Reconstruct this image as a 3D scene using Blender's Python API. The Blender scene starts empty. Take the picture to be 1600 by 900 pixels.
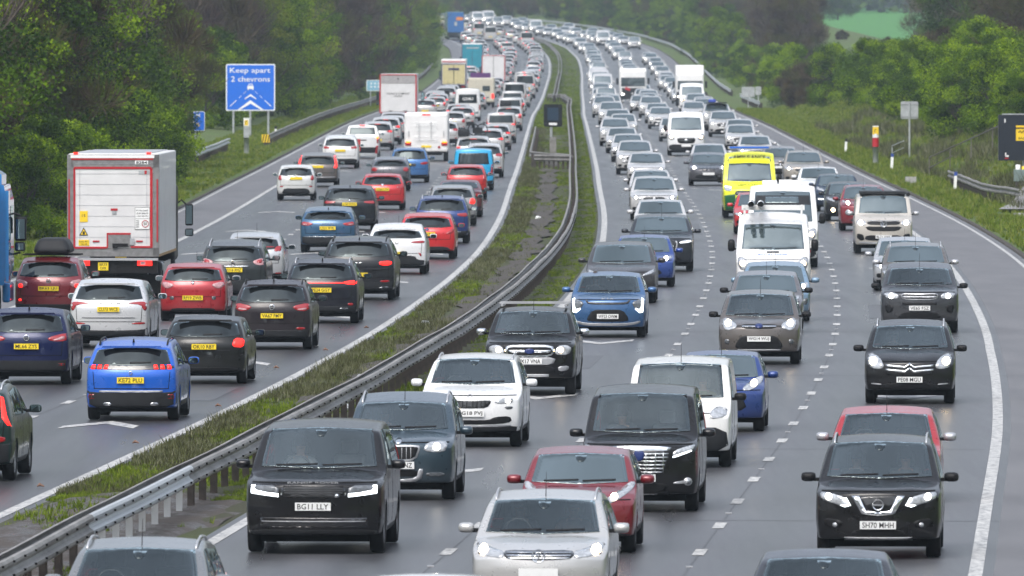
import bpy, bmesh, math, random
import numpy as np
from mathutils import Vector, Matrix
from mathutils.bvhtree import BVHTree
from mathutils.geometry import tessellate_polygon
R = math.radians
random.seed(7); np.random.seed(7)
scn = bpy.context.scene
COL = scn.collection

# ------------------------------------------------------------------ camera, world, sun, exposure
FPX, HC, YH = 18500.0, 7.9, 18.0            # focal length in photo pixels, camera height, horizon row (1600x900)
cam_d = bpy.data.cameras.new('camera'); cam = bpy.data.objects.new('camera', cam_d); COL.objects.link(cam)
cam.location = (0, 0, HC)
cam.rotation_euler = (R(90) - math.atan((450 - YH) / FPX), 0, 0)
cam_d.lens = FPX / 1600 * 36; cam_d.sensor_width = 36
cam_d.clip_start = 1; cam_d.clip_end = 9000
cam_d.dof.use_dof = True; cam_d.dof.focus_distance = 235; cam_d.dof.aperture_fstop = 8.5
scn.camera = cam
wd = bpy.data.worlds.new('World'); scn.world = wd; wd.use_nodes = True
nt = wd.node_tree; nt.nodes.clear()
SUN_EL, SUN_AZ = 52, 200
sky = nt.nodes.new('ShaderNodeTexSky'); sky.sky_type = 'NISHITA'; sky.sun_disc = False
sky.sun_elevation = R(SUN_EL); sky.sun_rotation = R(SUN_AZ); sky.dust_density = 3; sky.air_density = 1; sky.ozone_density = 1
hs = nt.nodes.new('ShaderNodeHueSaturation'); hs.inputs['Saturation'].default_value = 0.46
bg = nt.nodes.new('ShaderNodeBackground'); bg.inputs[1].default_value = 0.15
wo = nt.nodes.new('ShaderNodeOutputWorld')
nt.links.new(sky.outputs[0], hs.inputs['Color']); # overcast: brighter overhead than at the horizon, with soft cloud structure
gtc = nt.nodes.new('ShaderNodeTexCoord'); gs = nt.nodes.new('ShaderNodeSeparateXYZ'); nt.links.new(gtc.outputs['Generated'], gs.inputs[0])
gr = nt.nodes.new('ShaderNodeMapRange'); gr.inputs['From Min'].default_value = 0; gr.inputs['From Min'].default_value = .02; gr.inputs['From Max'].default_value = .72; gr.inputs['To Min'].default_value = .65; gr.inputs['To Max'].default_value = 2.2; gr.interpolation_type = 'SMOOTHSTEP'
nt.links.new(gs.outputs[2], gr.inputs[0])
cn = nt.nodes.new('ShaderNodeTexNoise'); cn.inputs['Scale'].default_value = 4.5; cn.inputs['Detail'].default_value = 5; nt.links.new(gtc.outputs['Generated'], cn.inputs[0])
cr = nt.nodes.new('ShaderNodeMapRange'); cr.inputs['From Min'].default_value = .3; cr.inputs['From Max'].default_value = .7; cr.inputs['To Min'].default_value = .62; cr.inputs['To Max'].default_value = 1.4; nt.links.new(cn.outputs[0], cr.inputs[0])
gm_ = nt.nodes.new('ShaderNodeMath'); gm_.operation = 'MULTIPLY'; nt.links.new(gr.outputs[0], gm_.inputs[0]); nt.links.new(cr.outputs[0], gm_.inputs[1])
vs_ = nt.nodes.new('ShaderNodeVectorMath'); vs_.operation = 'SCALE'; nt.links.new(hs.outputs[0], vs_.inputs[0]); nt.links.new(gm_.outputs[0], vs_.inputs['Scale'])
nt.links.new(vs_.outputs[0], bg.inputs[0]); nt.links.new(bg.outputs[0], wo.inputs[0])
sun_d = bpy.data.lights.new('sun', 'SUN'); sun = bpy.data.objects.new('sun', sun_d); COL.objects.link(sun)
sun_d.energy = 1.0; sun_d.angle = R(35); sun_d.color = (1.0, 0.97, 0.93)
sd = Vector((math.sin(R(SUN_AZ)) * math.cos(R(SUN_EL)), math.cos(R(SUN_AZ)) * math.cos(R(SUN_EL)), math.sin(R(SUN_EL))))
sun.rotation_euler = sd.to_track_quat('Z', 'Y').to_euler()
scn.view_settings.view_transform = 'Standard'; scn.view_settings.look = 'None'
scn.view_settings.gamma = 1; scn.view_settings.use_curve_mapping = False
scn.view_settings.exposure = 0.14
scn.cycles.max_bounces = 6; scn.cycles.transparent_max_bounces = 8; scn.cycles.volume_bounces = 0
scn.cycles.caustics_reflective = False; scn.cycles.caustics_refractive = False
scn.cycles.sample_clamp_indirect = 4

# ------------------------------------------------------------------ helpers
def tag(o, label=None, cat=None, group=None, kind=None):
    if label: o['label'] = label
    if cat: o['category'] = cat
    if group: o['group'] = group
    if kind: o['kind'] = kind
    return o
def empty(name, loc=(0, 0, 0), rz=0, label=None, cat=None, group=None):
    o = bpy.data.objects.new(name, None); COL.objects.link(o)
    o.location = loc; o.rotation_euler = (0, 0, rz); o.empty_display_size = .3
    return tag(o, label, cat, group)
def link(name, me, mat=None, parent=None):
    o = bpy.data.objects.new(name, me); COL.objects.link(o)
    if mat is not None:
        if me.materials: me.materials[0] = mat
        else: me.materials.append(mat)
    if parent: o.parent = parent
    return o
def mesh_from(verts, faces, name='m', smooth=False, fm=None):
    me = bpy.data.meshes.new(name); me.from_pydata([tuple(v) for v in verts], [], faces); me.update()
    if smooth: me.polygons.foreach_set('use_smooth', [True] * len(me.polygons))
    if fm: me.polygons.foreach_set('material_index', fm)
    return me
class MB:
    """collects simple solids into one mesh"""
    def __init__(s): s.v = []; s.f = []; s.m = []; s.mi = 0
    def quad(s, a, b, c, d):
        n = len(s.v); s.v += [tuple(a), tuple(b), tuple(c), tuple(d)]; s.f.append((n, n+1, n+2, n+3)); s.m.append(s.mi)
    def box(s, c, d, M=None):
        n = len(s.v); x, y, z = d[0]/2, d[1]/2, d[2]/2
        P = [Vector((sx*x, sy*y, sz*z)) for sz in (-1, 1) for sy in (-1, 1) for sx in (-1, 1)]
        if M is not None: P = [M @ p for p in P]
        s.v += [tuple(p + Vector(c)) for p in P]
        s.f += [tuple(n+i for i in q) for q in ((0,2,3,1),(4,5,7,6),(0,1,5,4),(2,6,7,3),(0,4,6,2),(1,3,7,5))]
        s.m += [s.mi]*6; return s
    def tube(s, pts, rad, seg=8, cap=True):
        pts = [Vector(p) for p in pts]; rad = rad if hasattr(rad, '__len__') else [rad]*len(pts)
        n0 = len(s.v); up = Vector((0, 0, 1))
        for i, p in enumerate(pts):
            t = (pts[min(i+1, len(pts)-1)] - pts[max(i-1, 0)])
            t = t.normalized() if t.length > 1e-6 else Vector((0, 0, 1))
            a = t.cross(up)
            if a.length < .05: a = t.cross(Vector((1, 0, 0)))
            a.normalize(); b = t.cross(a)
            for k in range(seg):
                w = 2*math.pi*k/seg
                s.v.append(tuple(p + (a*math.cos(w) + b*math.sin(w))*rad[i]))
        for i in range(len(pts)-1):
            for k in range(seg):
                k2 = (k+1) % seg
                s.f.append((n0+i*seg+k, n0+i*seg+k2, n0+(i+1)*seg+k2, n0+(i+1)*seg+k)); s.m.append(s.mi)
        if cap:
            s.f.append(tuple(n0+k for k in range(seg-1, -1, -1))); s.m.append(s.mi)
            s.f.append(tuple(n0+(len(pts)-1)*seg+k for k in range(seg))); s.m.append(s.mi)
        return s
    def lathe(s, prof, seg=20, M=None):
        """prof: (r, h) pairs about z"""
        n0 = len(s.v)
        for r, h in prof:
            for k in range(seg):
                w = 2*math.pi*k/seg; p = Vector((r*math.cos(w), r*math.sin(w), h))
                s.v.append(tuple(M @ p if M is not None else p))
        for i in range(len(prof)-1):
            for k in range(seg):
                k2 = (k+1) % seg
                s.f.append((n0+i*seg+k, n0+i*seg+k2, n0+(i+1)*seg+k2, n0+(i+1)*seg+k)); s.m.append(s.mi)
        return s
    def prism(s, poly, y0, y1, M=None):
        """poly in (x,z), extruded along y"""
        n = len(s.v); k = len(poly)
        for y in (y0, y1):
            for x, z in poly:
                p = Vector((x, y, z)); s.v.append(tuple(M @ p if M is not None else p))
        s.f.append(tuple(range(n, n+k))); s.f.append(tuple(range(n+2*k-1, n+k-1, -1)))
        for i in range(k):
            j = (i+1) % k; s.f.append((n+i, n+k+i, n+k+j, n+j))
        s.m += [s.mi]*(k+2); return s
    def mesh(s, name='m', smooth=False):
        me = mesh_from(s.v, s.f, name, smooth, s.m)
        bm = bmesh.new(); bm.from_mesh(me); bmesh.ops.recalc_face_normals(bm, faces=bm.faces); bm.to_mesh(me); bm.free()
        return me
    def build(s, name, mat, parent=None, smooth=False):
        me = s.mesh(name, smooth)
        mats = mat if isinstance(mat, (list, tuple)) else [mat]
        for m in mats: me.materials.append(m)
        o = bpy.data.objects.new(name, me); COL.objects.link(o)
        if parent: o.parent = parent
        return o

# ------------------------------------------------------------------ materials
def new_mat(name):
    m = bpy.data.materials.new(name); m.use_nodes = True
    return m, m.node_tree, m.node_tree.nodes['Principled BSDF']
def noise(nt, scale, detail=4, vec=None, rough=.55, w=None):
    n = nt.nodes.new('ShaderNodeTexNoise'); n.inputs['Scale'].default_value = scale; n.inputs['Detail'].default_value = detail
    n.inputs['Roughness'].default_value = rough
    if vec is not None: nt.links.new(vec, n.inputs['Vector'])
    return n
def ramp(nt, fac, stops):
    r = nt.nodes.new('ShaderNodeValToRGB'); e = r.color_ramp.elements
    while len(e) < len(stops): e.new(.5)
    for i, (p, c) in enumerate(stops):
        e[i].position = p; e[i].color = (*c, 1) if len(c) == 3 else c
    nt.links.new(fac, r.inputs[0]); return r
def mixc(nt, fac, a, b, mode='MIX'):
    n = nt.nodes.new('ShaderNodeMix'); n.data_type = 'RGBA'; n.blend_type = mode
    if isinstance(fac, (int, float)): n.inputs[0].default_value = fac
    else: nt.links.new(fac, n.inputs[0])
    for i, v in ((6, a), (7, b)):
        if isinstance(v, tuple): n.inputs[i].default_value = (*v, 1)
        else: nt.links.new(v, n.inputs[i])
    return n.outputs[2]
def mapping(nt, scale=(1, 1, 1), kind='Object'):
    tc = nt.nodes.new('ShaderNodeTexCoord'); mp = nt.nodes.new('ShaderNodeMapping'); mp.inputs['Scale'].default_value = scale
    nt.links.new(tc.outputs[kind], mp.inputs[0]); return mp.outputs[0]
def simple(name, col, rough=.6, metal=0, var=.15, scale=8, emit=0, coat=0, bump=0):
    m, nt, b = new_mat(name)
    if var:
        n = noise(nt, scale, 3, mapping(nt))
        c = ramp(nt, n.outputs[0], [(.3, tuple(x*(1-var) for x in col)), (.7, tuple(min(1, x*(1+var)) for x in col))])
        nt.links.new(c.outputs[0], b.inputs['Base Color'])
        if bump:
            bp = nt.nodes.new('ShaderNodeBump'); bp.inputs['Strength'].default_value = bump; bp.inputs['Distance'].default_value = .02
            nt.links.new(n.outputs[0], bp.inputs['Height']); nt.links.new(bp.outputs[0], b.inputs['Normal'])
    else: b.inputs['Base Color'].default_value = (*col, 1)
    b.inputs['Roughness'].default_value = rough; b.inputs['Metallic'].default_value = metal; b.inputs['Coat Weight'].default_value = coat
    if emit: b.inputs['Emission Color'].default_value = (*col, 1); b.inputs['Emission Strength'].default_value = emit
    return m
PAINT = {}
def paint(col, metal=.25, dirt=.3):
    key = (tuple(round(c, 3) for c in col), metal)
    if key in PAINT: return PAINT[key]
    m, nt, b = new_mat('car_paint_%d' % len(PAINT))
    v = mapping(nt)
    sep = nt.nodes.new('ShaderNodeSeparateXYZ'); nt.links.new(v, sep.inputs[0])
    n = noise(nt, 6, 5, v)
    mr = nt.nodes.new('ShaderNodeMapRange'); mr.inputs['From Min'].default_value = .9; mr.inputs['From Max'].default_value = .1
    mr.inputs['To Min'].default_value = 0; mr.inputs['To Max'].default_value = dirt*(.12 if max(col) < .06 else 1)
    nt.links.new(sep.outputs[2], mr.inputs[0])
    mu = nt.nodes.new('ShaderNodeMath'); mu.operation = 'MULTIPLY'; nt.links.new(mr.outputs[0], mu.inputs[0]); nt.links.new(n.outputs[0], mu.inputs[1])
    c = mixc(nt, mu.outputs[0], tuple(col), (.16, .145, .125))
    nt.links.new(c, b.inputs['Base Color'])
    r = nt.nodes.new('ShaderNodeMapRange'); r.inputs['To Min'].default_value = .18; r.inputs['To Max'].default_value = .42
    nt.links.new(n.outputs[0], r.inputs[0]); nt.links.new(r.outputs[0], b.inputs['Roughness'])
    b.inputs['Metallic'].default_value = metal if max(col) > .03 else 0; b.inputs['Specular IOR Level'].default_value = .5 if max(col) > .06 else .12
    b.inputs['Coat Weight'].default_value = .8 if max(col) > .06 else .6; b.inputs['Coat Roughness'].default_value = .06
    PAINT[key] = m; return m
M = {}
M['black'] = simple('black_plastic', (.012, .012, .013), .45)
M['gloss_black'] = simple('gloss_black', (.006, .006, .007), .08, var=0, coat=1)
M['clad'] = simple('dark_cladding', (.02, .021, .023), .55, scale=5)
M['under'] = simple('underbody', (.008, .008, .008), .9)
M['tyre'] = simple('tyre_rubber', (.014, .014, .015), .75, scale=20)
M['rim'] = simple('alloy_rim', (.32, .33, .34), .35, .8)
M['chrome'] = simple('chrome_trim', (.72, .74, .76), .15, 1, var=0)
M['silver'] = simple('silver_trim', (.5, .51, .53), .35, .6, var=.05)
M['plate_w'] = simple('white_plate', (.72, .73, .72), .4, var=.04)
M['plate_y'] = simple('yellow_plate', (.80, .60, .02), .4, var=.04)
M['plate_t'] = simple('plate_lettering', (.01, .01, .01), .5, var=0)
M['tail'] = simple('tail_lamp', (.27, .004, .007), .18, var=.1, coat=1, scale=30)
M['tail'].node_tree.nodes['Principled BSDF'].inputs['Emission Color'].default_value = (.8, .01, .01, 1)
M['tail'].node_tree.nodes['Principled BSDF'].inputs['Emission Strength'].default_value = .05
M['brake'] = simple('brake_lamp_lit', (1, .018, .012), .3, var=0, emit=1.7)
M['amber'] = simple('amber_lamp', (1, .22, .01), .3, var=0, emit=2.5)
M['tail_clear'] = simple('clear_lamp_lens', (.42, .22, .23), .12, var=.3, coat=1, scale=30)
M['lens'] = simple('headlamp_lens', (.42, .44, .46), .12, .35, var=.35, coat=1, scale=22)
M['lens_d'] = simple('dark_headlamp_lens', (.12, .13, .14), .1, .3, var=.4, coat=1, scale=22)
M['lamp'] = simple('lit_headlamp', (1, .93, .8), .3, var=0, emit=14)
M['lamp_warm'] = simple('lit_warm_headlamp', (1, .74, .42), .3, var=0, emit=16)
M['drl'] = simple('daylight_strip', (.9, .97, 1), .3, var=0, emit=3.2)
M['seat'] = simple('seat_cloth', (.22, .22, .225), .8)
M['skin'] = simple('skin', (.75, .45, .34), .55, var=.05)
M['hair'] = simple('hair', (.05, .03, .02), .7)
M['galv'] = simple('galvanised_steel', (.42, .44, .45), .4, .4, var=.2, scale=3)
M['white_s'] = simple('white_sign', (.78, .79, .78), .4, var=.03)
M['blue_s'] = simple('blue_sign', (.008, .13, .62), .4, var=.04)
M['badge_blue'] = simple('badge_blue', (.01, .025, .12), .3, var=0)
M['red_s'] = simple('red_marking', (.4, .012, .02), .4, var=.08)
M['yellow_s'] = simple('yellow_sticker', (.8, .55, .02), .4, var=.05)
M['glove'] = simple('mirror_glass', (.2, .27, .29), .05, 1, var=0)
for _k in ('black', 'clad', 'under', 'tyre'): M[_k].node_tree.nodes['Principled BSDF'].inputs['Specular IOR Level'].default_value = .18
def glass(name, col, refl, trans):
    m = bpy.data.materials.new(name); m.use_nodes = True; nt = m.node_tree; nt.nodes.clear()
    o = nt.nodes.new('ShaderNodeOutputMaterial'); g = nt.nodes.new('ShaderNodeBsdfGlossy'); g.inputs['Roughness'].default_value = .03
    g.inputs['Color'].default_value = (.80, .93, .95, 1)
    if trans:
        d = nt.nodes.new('ShaderNodeBsdfTransparent'); d.inputs[0].default_value = (*col, 1)
    else:
        d = nt.nodes.new('ShaderNodeBsdfDiffuse'); d.inputs[0].default_value = (*col, 1)
    fr = nt.nodes.new('ShaderNodeFresnel'); fr.inputs[0].default_value = 1.55
    ad = nt.nodes.new('ShaderNodeMath'); ad.operation = 'ADD'; ad.inputs[1].default_value = refl; ad.use_clamp = True
    nt.links.new(fr.outputs[0], ad.inputs[0])
    mx = nt.nodes.new('ShaderNodeMixShader'); nt.links.new(ad.outputs[0], mx.inputs[0]); nt.links.new(d.outputs[0], mx.inputs[1]); nt.links.new(g.outputs[0], mx.inputs[2])
    nt.links.new(mx.outputs[0], o.inputs[0]); return m
M['glass'] = glass('windscreen_glass', (.03, .042, .046), .15, False)
M['glass_see'] = glass('see_through_glass', (.9, .96, .96), .10, True)
M['glass_dark'] = glass('privacy_glass', (.006, .007, .008), .02, False)

# ------------------------------------------------------------------ road alignment
MT = [(60,-12.3),(120,-9.25),(150,-7.75),(171,-6.72),(186,-6.0),(222,-4.16),(245,-3.15),(276,-1.9),(288,-1.45),(338,-.08),(383,.85),(413,1.2),
      (458,1.6),(544,1.98),(580,2.2),(684,2.65),(735,2.85),(821,3.2),(932,3.65),(1005,4.1),(1150,4.9),(1285,5.6),(1430,6.5),(1530,6.9),(1600,6.9),
      (1700,6.0),(1800,3.2),(1900,-2.5),(2000,-11),(2100,-22),(2200,-36),(2500,-90),(3200,-240)]
ET = [(0,0),(820,0),(900,-.15),(1000,-.4),(1150,-.65),(1280,-.55),(1430,.1),(1530,.9),(1620,1.8),(1760,3.2),(1900,4.7),(2000,5.7),(2100,6.4),(2300,7.5),(3200,9)]
_z = np.arange(40, 3200, 4.0)
def _sm(T, sg):
    a = np.array(T); v = np.interp(_z, a[:, 0], a[:, 1])
    k = np.exp(-.5*(np.arange(-20, 21)*4/sg)**2); k /= k.sum()
    vp = np.concatenate([2*v[0]-v[20:0:-1], v, 2*v[-1]-v[-2:-22:-1]]); return np.convolve(vp, k, 'valid')
_m = _sm(MT, 16); _e = _sm(ET, 30)
def mid(z): return float(np.interp(z, _z, _m))
def elev(z): return float(np.interp(z, _z, _e))
def slope(z): return (mid(z+3)-mid(z-3))/6
def rp(z, off, h=0):
    """point at station z, offset off to the right of the median centre"""
    t = slope(z); n = 1/math.sqrt(1+t*t)
    return Vector((mid(z)+off*n, z-off*t*n, elev(z)+h))
def stations(z0, z1):
    out = [z0]; z = z0
    while z < z1:
        z = min(z1, z + (3 if z < 460 else 6 if z < 900 else 10)); out.append(z)
    return out
def strip(name, offs, z0, z1, mat, hfun=lambda z, o: 0, kind='structure', step=None, parent=None, smooth=True):
    Z = stations(z0, z1) if not step else list(np.arange(z0, z1+.01, step)); V = []; F = []
    for z in Z:
        for o in offs:
            oo = o(z) if callable(o) else o
            V.append(rp(z, oo, hfun(z, oo)))
    k = len(offs)
    for i in range(len(Z)-1):
        for j in range(k-1):
            a = i*k+j; F.append((a, a+1, a+k+1, a+k))
    ob = link(name, mesh_from(V, F, name, smooth), mat, parent)
    at_ = ob.data.attributes.new('off', 'FLOAT', 'POINT'); at_.data.foreach_set('value', np.array([(o(z) if callable(o) else o) for z in Z for o in offs], dtype=np.float32))
    if kind: ob['kind'] = kind
    return ob
def KL(z): return -14.95
def KR(z): return float(np.interp(z, [100, 380, 434, 518, 580, 706, 950, 1300], [15.9, 15.65, 15.6, 15.3, 15.0, 14.75, 14.5, 14.7]))
def LE(z): return float(np.interp(z, [100, 170, 222, 276, 400], [13.55, 13.45, 13.3, 13.08, 13.05]))

# surfaces
def soilmat():
    m, nt, b = new_mat('wet_soil'); n1 = noise(nt, 1.2, 6, mapping(nt, (1, .3, 1)), .7); n2 = noise(nt, 22, 6, mapping(nt), .75)
    a = ramp(nt, n1.outputs[0], [(.35, (.03, .024, .02)), (.55, (.06, .046, .036)), (.7, (.10, .085, .072))])
    c = mixc(nt, .5, a.outputs[0], ramp(nt, n2.outputs[0], [(.35, (.015, .012, .01)), (.65, (.12, .10, .085))]).outputs[0])
    nt.links.new(c, b.inputs['Base Color']); r = ramp(nt, n1.outputs[0], [(.4, (.25,)*3), (.6, (.85,)*3)]); nt.links.new(r.outputs[0], b.inputs['Roughness'])
    bp = nt.nodes.new('ShaderNodeBump'); bp.inputs['Strength'].default_value = 1; bp.inputs['Distance'].default_value = .04; nt.links.new(n2.outputs[0], bp.inputs['Height']); nt.links.new(bp.outputs[0], b.inputs['Normal'])
    return m
def asphalt(o0=2.0, lw=3.69, k=.80, nm='wet_asphalt'):
    m, nt, b = new_mat(nm)
    v = mapping(nt); vs = mapping(nt, (1, .04, 1)); 
    n1 = noise(nt, 16, 6, mapping(nt, (1, .3, 1)), .8); n2 = noise(nt, 1.1, 5, vs); n3 = noise(nt, .25, 4, mapping(nt, (1, .25, 1)))
    a = ramp(nt, n2.outputs[0], [(.3, (.066, .068, .074)), (.55, (.078, .080, .087)), (.75, (.088, .090, .096))])
    c = mixc(nt, .42, a.outputs[0], ramp(nt, n1.outputs[0], [(.36, (.036, .037, .042)), (.66, (.135, .138, .148))]).outputs[0])
    c = mixc(nt, .5, c, ramp(nt, n3.outputs[0], [(.35, (.074, .076, .084)), (.65, (.09, .09, .098))]).outputs[0])
    # wheel tracks and the oil line of each lane
    at_ = nt.nodes.new('ShaderNodeAttribute'); at_.attribute_name = 'off'
    def mth(op, a, bb):
        x = nt.nodes.new('ShaderNodeMath'); x.operation = op
        for i, q in enumerate((a, bb)):
            if q is None: continue
            if isinstance(q, (int, float)): x.inputs[i].default_value = q
            else: nt.links.new(q, x.inputs[i])
        return x.outputs[0]
    wob = mth('MULTIPLY', noise(nt, .02, 2, mapping(nt, (0, 1, 0))).outputs[0], .3)
    u = mth('ADD', mth('DIVIDE', mth('SUBTRACT', at_.outputs['Fac'], o0+.15), lw), mth('MULTIPLY', wob, .3))
    w = mth('COSINE', mth('MULTIPLY', mth('SUBTRACT', u, .25), 12.566), None)
    w = mth('MULTIPLY', w, mth('ADD', n2.outputs[0], .15))
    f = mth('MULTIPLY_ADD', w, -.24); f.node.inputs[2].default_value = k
    sc_ = nt.nodes.new('ShaderNodeVectorMath'); sc_.operation = 'SCALE'; nt.links.new(c, sc_.inputs[0]); nt.links.new(f, sc_.inputs['Scale'])
    nt.links.new(sc_.outputs[0], b.inputs['Base Color'])
    r = ramp(nt, n2.outputs[0], [(.3, (.28,)*3), (.7, (.40,)*3)]); rr_ = mth('MULTIPLY_ADD', w, -.07); nt.links.new(r.outputs[0], rr_.node.inputs[2])
    nt.links.new(rr_, b.inputs['Roughness'])
    bp = nt.nodes.new('ShaderNodeBump'); bp.inputs['Strength'].default_value = .25; bp.inputs['Distance'].default_value = .004
    nt.links.new(n1.outputs[0], bp.inputs['Height']); nt.links.new(bp.outputs[0], b.inputs['Normal'])
    return m
def shoulder_mat():
    m, nt, b = new_mat('shoulder_asphalt')
    v = mapping(nt, (1, .15, 1)); n1 = noise(nt, 60, 4, mapping(nt)); n2 = noise(nt, .9, 6, v)
    a = ramp(nt, n2.outputs[0], [(.3, (.085, .083, .088)), (.7, (.14, .135, .14))])
    c = mixc(nt, .3, a.outputs[0], ramp(nt, n1.outputs[0], [(.35, (.05, .05, .052)), (.7, (.16, .155, .16))]).outputs[0])
    nt.links.new(c, b.inputs['Base Color']); b.inputs['Roughness'].default_value = .5
    return m
def linepaint():
    m, nt, b = new_mat('road_marking_paint')
    n = noise(nt, 7, 8, mapping(nt, (1, .25, 1)), .72)
    c = ramp(nt, n.outputs[0], [(.34, (.13, .13, .135)), (.47, (.36, .36, .35)), (.7, (.60, .59, .56))])
    nt.links.new(c.outputs[0], b.inputs['Base Color']); b.inputs['Roughness'].default_value = .45
    return m
def grass_ground(name, cols, dark=(.035, .03, .024)):
    m, nt, b = new_mat(name)
    v = mapping(nt, (1, .35, 1)); n1 = noise(nt, .9, 7, v, .65); n2 = noise(nt, 9, 6, mapping(nt), .7); n3 = noise(nt, .28, 3, v)
    a = ramp(nt, n1.outputs[0], [(.3, cols[0]), (.5, cols[1]), (.72, cols[2])])
    c = mixc(nt, ramp(nt, n3.outputs[0], [(.42, (0,)*3), (.6, (.8,)*3)]).outputs[0], a.outputs[0], dark)
    c = mixc(nt, .55, c, ramp(nt, n2.outputs[0], [(.3, tuple(x*.4 for x in cols[1])), (.7, tuple(x*1.5 for x in cols[1]))]).outputs[0])
    nt.links.new(c, b.inputs['Base Color']); b.inputs['Roughness'].default_value = .9
    bp = nt.nodes.new('ShaderNodeBump'); bp.inputs['Strength'].default_value = .8; bp.inputs['Distance'].default_value = .08
    nt.links.new(n2.outputs[0], bp.inputs['Height']); nt.links.new(bp.outputs[0], b.inputs['Normal'])
    return m
M['asphalt'] = asphalt(); M['asphalt_l'] = asphalt(-12.6, 3.53, .58, 'darkened_left_asphalt'); M['shoulder'] = shoulder_mat(); M['line'] = linepaint()  # left copy: colour darkened to stand in for tree reflections on that side
M['verge'] = grass_ground('verge_grass', [(.04, .06, .012), (.065, .11, .016), (.11, .155, .03)], (.07, .065, .028))
M['median'] = grass_ground('median_soil', [(.03, .026, .018), (.045, .055, .016), (.07, .10, .018)], (.042, .034, .027))
M['gravel'] = simple('grey_gravel', (.05, .044, .037), .9, var=.8, scale=16, bump=1)
M['field'] = grass_ground('green_field', [(.035, .16, .015), (.04, .18, .018), (.05, .2, .02)], (.035, .16, .018))
M['hill'] = grass_ground('wooded_hill', [(.010, .022, .012), (.014, .03, .016), (.02, .035, .018)], (.010, .02, .014))
M['soil'] = grass_ground('bank_undergrowth', [(.02, .03, .008), (.03, .05, .012), (.05, .06, .02)], (.03, .026, .018))

def bank(z, o):
    k = KR(z)
    if o > k: 
        d = o-k
        g = .02 + max(0, d-3.4)*.34 if d < 14 else 3.62 + (d-14)*.03
        if d > 22: g = 3.9 - (d-22)*.25
        if z > 1700: g = min(g, .02+max(0, d-3.4)*.2)
        return max(g, -2-elev(z)) - .02
    if o < -15.2:
        d = -15.2-o
        return .02 + max(0, d-4)*.10 if d < 24 else 2.02 + (d-24)*.02
    return -.09
offs = [-420, -220, -120, -80, -60, -45, -36, -30, -26, -23, -21, -19.5, -18.2, -17, -16, lambda z: -15.25, lambda z: -14.7, 0, lambda z: KR(z)-.3,
        lambda z: KR(z)+.05, lambda z: KR(z)+.8, lambda z: KR(z)+1.8, lambda z: KR(z)+3, lambda z: KR(z)+4.5, lambda z: KR(z)+6.5, lambda z: KR(z)+9, lambda z: KR(z)+12,
        lambda z: KR(z)+16, 36, 44, 55, 70, 95, 130, 220, 420]
def hb(z, o):
    r = math.sin(o*1.7+z*.13)*math.cos(z*.31-o*.6)
    amp = 0 if -16 < o < KR(z)+1.2 else .12 if o < KR(z)+9 else .3
    return bank(z, o) + amp*r
strip('ground', offs, 45, 2900, M['verge'], hb)
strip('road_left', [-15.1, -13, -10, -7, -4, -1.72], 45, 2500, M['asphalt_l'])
strip('road_right', [1.72, 4, 7, 10, 13, lambda z: KR(z)], 45, 2500, M['asphalt'])
strip('hard_shoulder_left', [-14.95, -12.75], 45, 2500, M['shoulder'], lambda z, o: .004)
strip('hard_shoulder_right', [lambda z: LE(z)+.25, lambda z: KR(z)-.1], 45, 2500, M['shoulder'], lambda z, o: .004)
# kerbed edge of the hard shoulders
strip('kerb_right', [lambda z: KR(z)-.02, lambda z: KR(z)-.01, lambda z: KR(z)+.14, lambda z: KR(z)+.15], 45, 2500, M['gravel'],
      lambda z, o: .07 if KR(z)-.015 < o < KR(z)+.145 else -.05)
strip('kerb_left', [-15.09, -15.08, -14.96, -14.95], 45, 2500, M['gravel'], lambda z, o: .07 if -15.085 < o < -14.955 else -.05)
# median ground with a low mound, and the gravel drain
strip('median_ground', [-1.76, -1.5, -1.0, -.5, 0, .5, 1.0, 1.5, 1.76], 45, 2500, M['median'],
      lambda z, o: .0 if abs(o) > 1.7 else .05+.04*math.sin(z*.9+o*2)*math.cos(o*3+z*.37))
strip('median_gravel', [lambda z: -.68+.16*math.sin(z*.31)+.1*math.sin(z*.83), -.45, -.2, lambda z: .0+.14*math.sin(z*.23)+.12*math.sin(z*.67+1)], 225, 640, M['gravel'], lambda z, o: .10 + .04*math.sin(z*.9+o*2)*math.cos(o*3+z*.37))
strip('median_soil', [-1.7, -1.3, -.6, 0, .7, 1.3, 1.7], 60, 192, soilmat(),
      lambda z, o: (.01 if abs(o) > 1.65 else .075)+.04*math.sin(z*.9+o*2)*math.cos(o*3+z*.37))
# markings
H1 = .009
def line(name, off, w, z0=60, z1=2450):
    strip(name, [lambda z: (off(z) if callable(off) else off)-w/2, lambda z: (off(z) if callable(off) else off)+w/2], z0, z1, M['line'], lambda z, o: H1)
line('edge_line_left_outer', -12.62, .2); line('edge_line_left_inner', -2.0, .21)
line('edge_line_right_inner', 2.0, .21); line('edge_line_right_outer', LE, .20)
for _o in (9.37, 5.69, -5.53, -9.07): strip('road_seam', [_o-.016, _o+.016], 60, 1200, simple('seam_tar', (.05, .05, .053), .4, var=.5, scale=2) if _o == 9.37 else bpy.data.materials['seam_tar'], lambda z, o: .0045)
line('kerb_line_right', lambda z: KR(z)-.3, .12, 330, 1400); line('kerb_line_left', -14.75, .12, 330, 1400)
def dashes(name, off, z0, z1, ph=0):
    V = []; F = []; z = z0+ph
    while z < z1:
        n = len(V); V += [rp(z, off-.09, H1), rp(z, off+.09, H1), rp(z+2, off+.09, H1), rp(z+2, off-.09, H1)]; F.append((n, n+1, n+2, n+3)); z += 9
    o = link(name, mesh_from(V, F), M['line']); o['kind'] = 'structure'
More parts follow.
